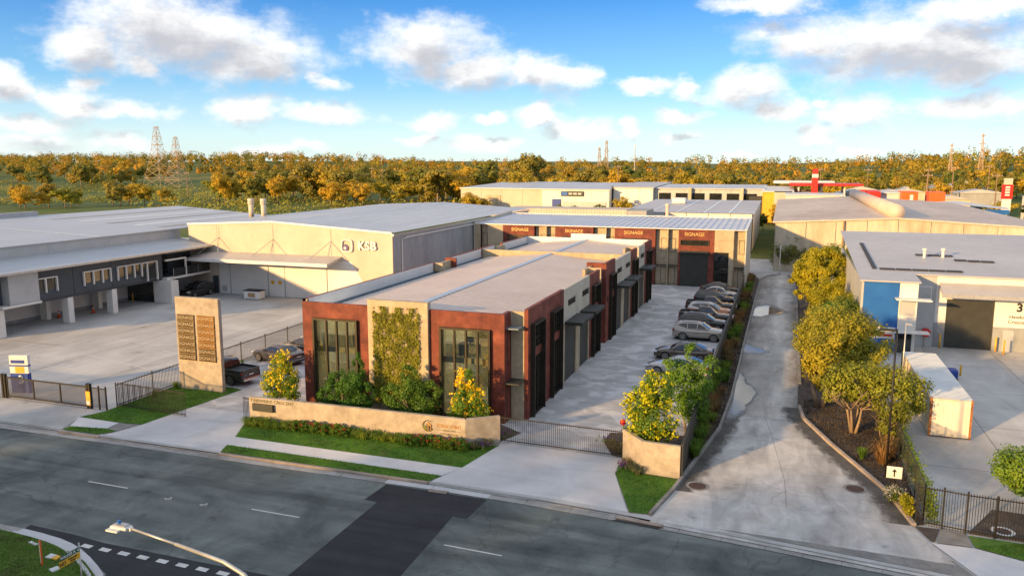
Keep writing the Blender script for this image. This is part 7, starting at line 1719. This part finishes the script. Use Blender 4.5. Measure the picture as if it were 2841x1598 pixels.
NEAR = [(-262, 216, 9.5, 2), (-250, 222, 9, 4), (-272, 222, 8, 2), (-258, 232, 7, 4), (-236, 246, 9.5, 2), (-229, 250, 8, 4), (-205, 255, 14, 2), (-214, 262, 12, 4), (-196, 262, 12, 0), (-225, 300, 13, 0), (-180, 271, 18, 3), (-186, 262, 12, 2), (-172, 276, 15, 2), (-152, 245, 10, 2), (-150, 259, 11, 4), (-143, 252, 9, 2), (-160, 268, 14, 0), (-143, 300, 14, 2), (-135, 305, 16, 3), (-128, 300, 13, 4), (-118, 262, 16, 3), (-110, 290, 17, 0), (-108, 330, 22, 3), (-102, 322, 20, 0), (-96, 300, 14, 2), (-88, 222, 8.5, 2), (-92, 224, 7, 1), (-84, 300, 13, 4), (-62, 222, 5, 1), (-57, 224, 4.6, 1), (-43, 226, 7.5, 2), (-49, 222, 5.2, 1), (-28, 224, 5, 4), (-14, 222, 5, 4), (-1, 224, 6, 2), (-75, 310, 14, 0), (-62, 315, 15, 2), (-50, 310, 13, 4), (-36, 312, 14, 2), (-20, 318, 15, 3), (-5, 320, 14, 0), (10, 318, 15, 1), (20, 312, 13, 2)]
for _ in range(46):
    x = rf_.uniform(-235, -92); NEAR.append((x, rf_.uniform(262, 345), rf_.uniform(8, 16), rf_.choice((0, 2, 2, 3, 4, 4, 1))))
for _ in range(10): NEAR.append((rf_.uniform(-300, -235), rf_.uniform(214, 262), rf_.uniform(7, 11), rf_.choice((2, 4, 0))))
for x, y, h, k in NEAR: far_tree(x, y, h, k, 'gum trees behind the estate', 'standing behind the estate roofs')
n = 0
while n < 105:                                         # the wooded ridge in the left and middle distance
    x = rf_.uniform(-560, 40); y = rf_.uniform(330, 520)
    if x < -210 and 330 < y < 400 and rf_.random() < .85: continue
    if math.hypot(x + 382, y - 420) < 26: continue
    far_tree(x, y, rf_.uniform(8, 16), rf_.choice((0, 0, 1, 1, 2, 3, 3, 4)), 'gum trees on the far ridge', 'in the woods of the far ridge'); n += 1
n = 0
while n < 95:                                          # hillside on the right
    x = rf_.uniform(14, 190); y = rf_.uniform(300, 520)
    if 24 < x - (y - 300) * .12 < 40 and y < 430: continue
    far_tree(x, y, rf_.uniform(7, 12), rf_.choice((0, 0, 1, 2, 3, 4)), 'gum trees on the right hillside', 'on the hillside behind the fuel station'); n += 1
# the rest of the woods as one mass
def forest():
    r_ = random.Random(40); pts = []; nn = []; tn = []; k = 0
    while k < 4600:
        y = r_.uniform(400, 1000); x = r_.uniform(-1.5*y - 160, .8*y)
        if math.hypot(x + 382, y - 420) < 34: continue
        if -1.3*y < x < -.62*y and y < 560 and math.sin(x*.02 + 1) * math.cos(y*.017) > -.25: continue
        k += 1
        h = r_.choice((4, 5, 6, 8, 9, 12)) * r_.uniform(.8, 1.15) * (1 + (y - 420) / 2200); z0 = hill(x, min(y, 900)) - .3; w = h * r_.uniform(.26, .46); tt = r_.choice(((1.1, 1, .8), (.5, .75, .75), (.42, .55, .6), (1.2, .95, .7), (.75, .85, .8), (.95, 1.0, .8), (.6, .65, .6)))
        for _ in range(58):
            d = Vector((r_.gauss(0, 1), r_.gauss(0, 1), r_.gauss(0, 1))).normalized(); q = r_.uniform(.6, 1)
            pts.append(Vector((x + d.x*w*q, y + d.y*w*q, z0 + h*.62 + d.z*h*.38*q))); nn.append(d + Vector((0, 0, .3))); tn.append(tt)
    me = leaf_mesh('forest', pts, 1.75, M['leaf_wood'], r_, (.85, 1.15), nn, tn, .25); o = link(bpy.data.objects.new('forest', me)); o['kind'] = 'stuff'
    tag(o, 'continuous gum forest covering the distant ridges', 'forest')
    pts = []; tn = []
    for _ in range(1900):
        y = r_.uniform(212, 430); x = r_.uniform(-1.15*y - 60, -.28*y)
        if math.sin(x*.03) * math.cos(y*.04) > .3: continue
        h = r_.uniform(1.0, 3.6); tt = r_.uniform(.5, 1.3)
        for _ in range(14): pts.append(Vector((x + r_.gauss(0, 1.6), y + r_.gauss(0, 1.6), hill(x, y) + abs(r_.gauss(0, .5)) * h))); tn.append(tt)
    me = leaf_mesh('scrub', pts, 1.1, M['leaf_scrub'], r_, (.8, 1.2), Vector((-.4, -.7, .7)), tn, .3); o = link(bpy.data.objects.new('scrub', me)); o['kind'] = 'stuff'; tag(o, 'low green and yellow scrub on the open ground', 'scrub')
M['leaf_wood'] = leafmat('leaf_wood', (.16, .18, .04), (.34, .28, .05), (.52, .39, .06), .03)
M['leaf_scrub'] = leafmat('leaf_scrub', (.09, .15, .022), (.20, .23, .032), (.34, .29, .055), .05)
forest()
# unseen trees added behind the viewpoint to shade the road, lawn and front wall
BACK = [(-96, -12, 13.4, 1), (-88, -9, 13, 0), (-80, -13, 13.6, 4), (-72, -10, 13.2, 1), (-64, -12, 13.6, 0), (-56, -9, 13, 4), (-48, -12, 13.6, 1), (-40, -9, 13, 0), (-32, -12, 13.6, 1), (-24, -10, 13.2, 4), (-16, -13, 13.6, 1), (-8, -26, 14, 0), (2, -28, 14, 1), (-92, -20, 13.5, 0), (-76, -21, 13.5, 1), (-60, -20, 13.5, 4), (-44, -21, 13.5, 0), (-28, -20, 13.5, 1), (-36, -27, 14, 4), (-52, -27, 14, 1), (-68, -27, 14, 0)]
for x, y, h, k in BACK: far_tree(x, y, h, k, 'street trees opposite', 'on the verge across the street')
# ------------------------------------------------------------------ far houses on the slope
for x, y, w_ in ((150, 420, 12), (163, 425, 9), (128, 380, 10), (58, 360, 9), (46, 345, 8), (74, 390, 9)):
    z = hill(x, y) - .2; t = thing('hillside_house', (x, y, z), 'small white hillside house among the gum trees', 'house', 'houses on the far hillside')
    MB().box(x - w_/2, x + w_/2, y, y + 8, z, z + 5).build('wall', M['white'], t); MB().prism_y([(x - w_/2 - .6, z + 5.01), (x + w_/2 + .6, z + 5.01), (x, z + 7.2)], y - .5, y + 8.5).build('roof', M['metalroof2'], t)
    for k in (-.25, .2): MB().box(x + k*w_ - .7, x + k*w_ + .7, y - .06, y - .01, z + 2.2, z + 3.6).build('window', M['darkglass'], t)

SHEDS = [(20, 262, 9, 7.5, 'palegrey', 'small grey shed beside the fuel canopy'), (32, 272, 12, 7.5, 'white', 'low white shed behind the orange cargo boxes'), (46, 258, 10, 6.5, 'cream', 'low cream shed behind the blue awning'), (58, 280, 14, 7.5, 'greywall', 'wide grey shed at the foot of the hillside'), (74, 268, 11, 7, 'white', 'white shed near the tall red totem'), (40, 300, 12, 7, 'stained', 'tan shed on the rising ground'), (86, 295, 13, 6, 'cream', 'cream shed among the hillside trees'), (26, 305, 10, 7.5, 'redpaint', 'red walled shed beyond the fuel canopy'), (52, 318, 12, 7, 'white', 'white shed further up the rising ground'), (66, 315, 9, 6.5, 'bluegrey', 'dark blue shed on the rising ground')]
for x, y, w_, h, mt, lab in SHEDS:
    z = hill(x, y) - .2; t = thing('small_shed', (x, y, z), lab, 'shed', 'small sheds around the fuel station')
    MB().box(x - w_/2, x + w_/2, y, y + 9, z, z + h).build('wall', M[mt], t); MB().prism_y([(x - w_/2 - .4, z + h + .01), (x + w_/2 + .4, z + h + .01), (x, z + h + 1.2)], y - .4, y + 9.4).build('roof', M['metalroof2'], t); MB().box(x - 1.8, x + 1.8, y - .06, y - .01, z, z + 3.2).build('door', M['charcoal'], t)
for x, y, h, k in ((-9, 206, 5, 4), (-4.5, 204, 4.5, 1), (-1.2, 207, 5, 2), (1.5, 232, 7, 0), (24, 250, 7, 4), (42, 246, 7, 1), (57, 250, 8, 4), (68, 255, 8, 2), (80, 258, 8, 0), (34, 252, 6, 1), (62, 240, 7, 1)): far_tree(x, y, h, k, 'trees between the far sheds', 'between the far sheds')
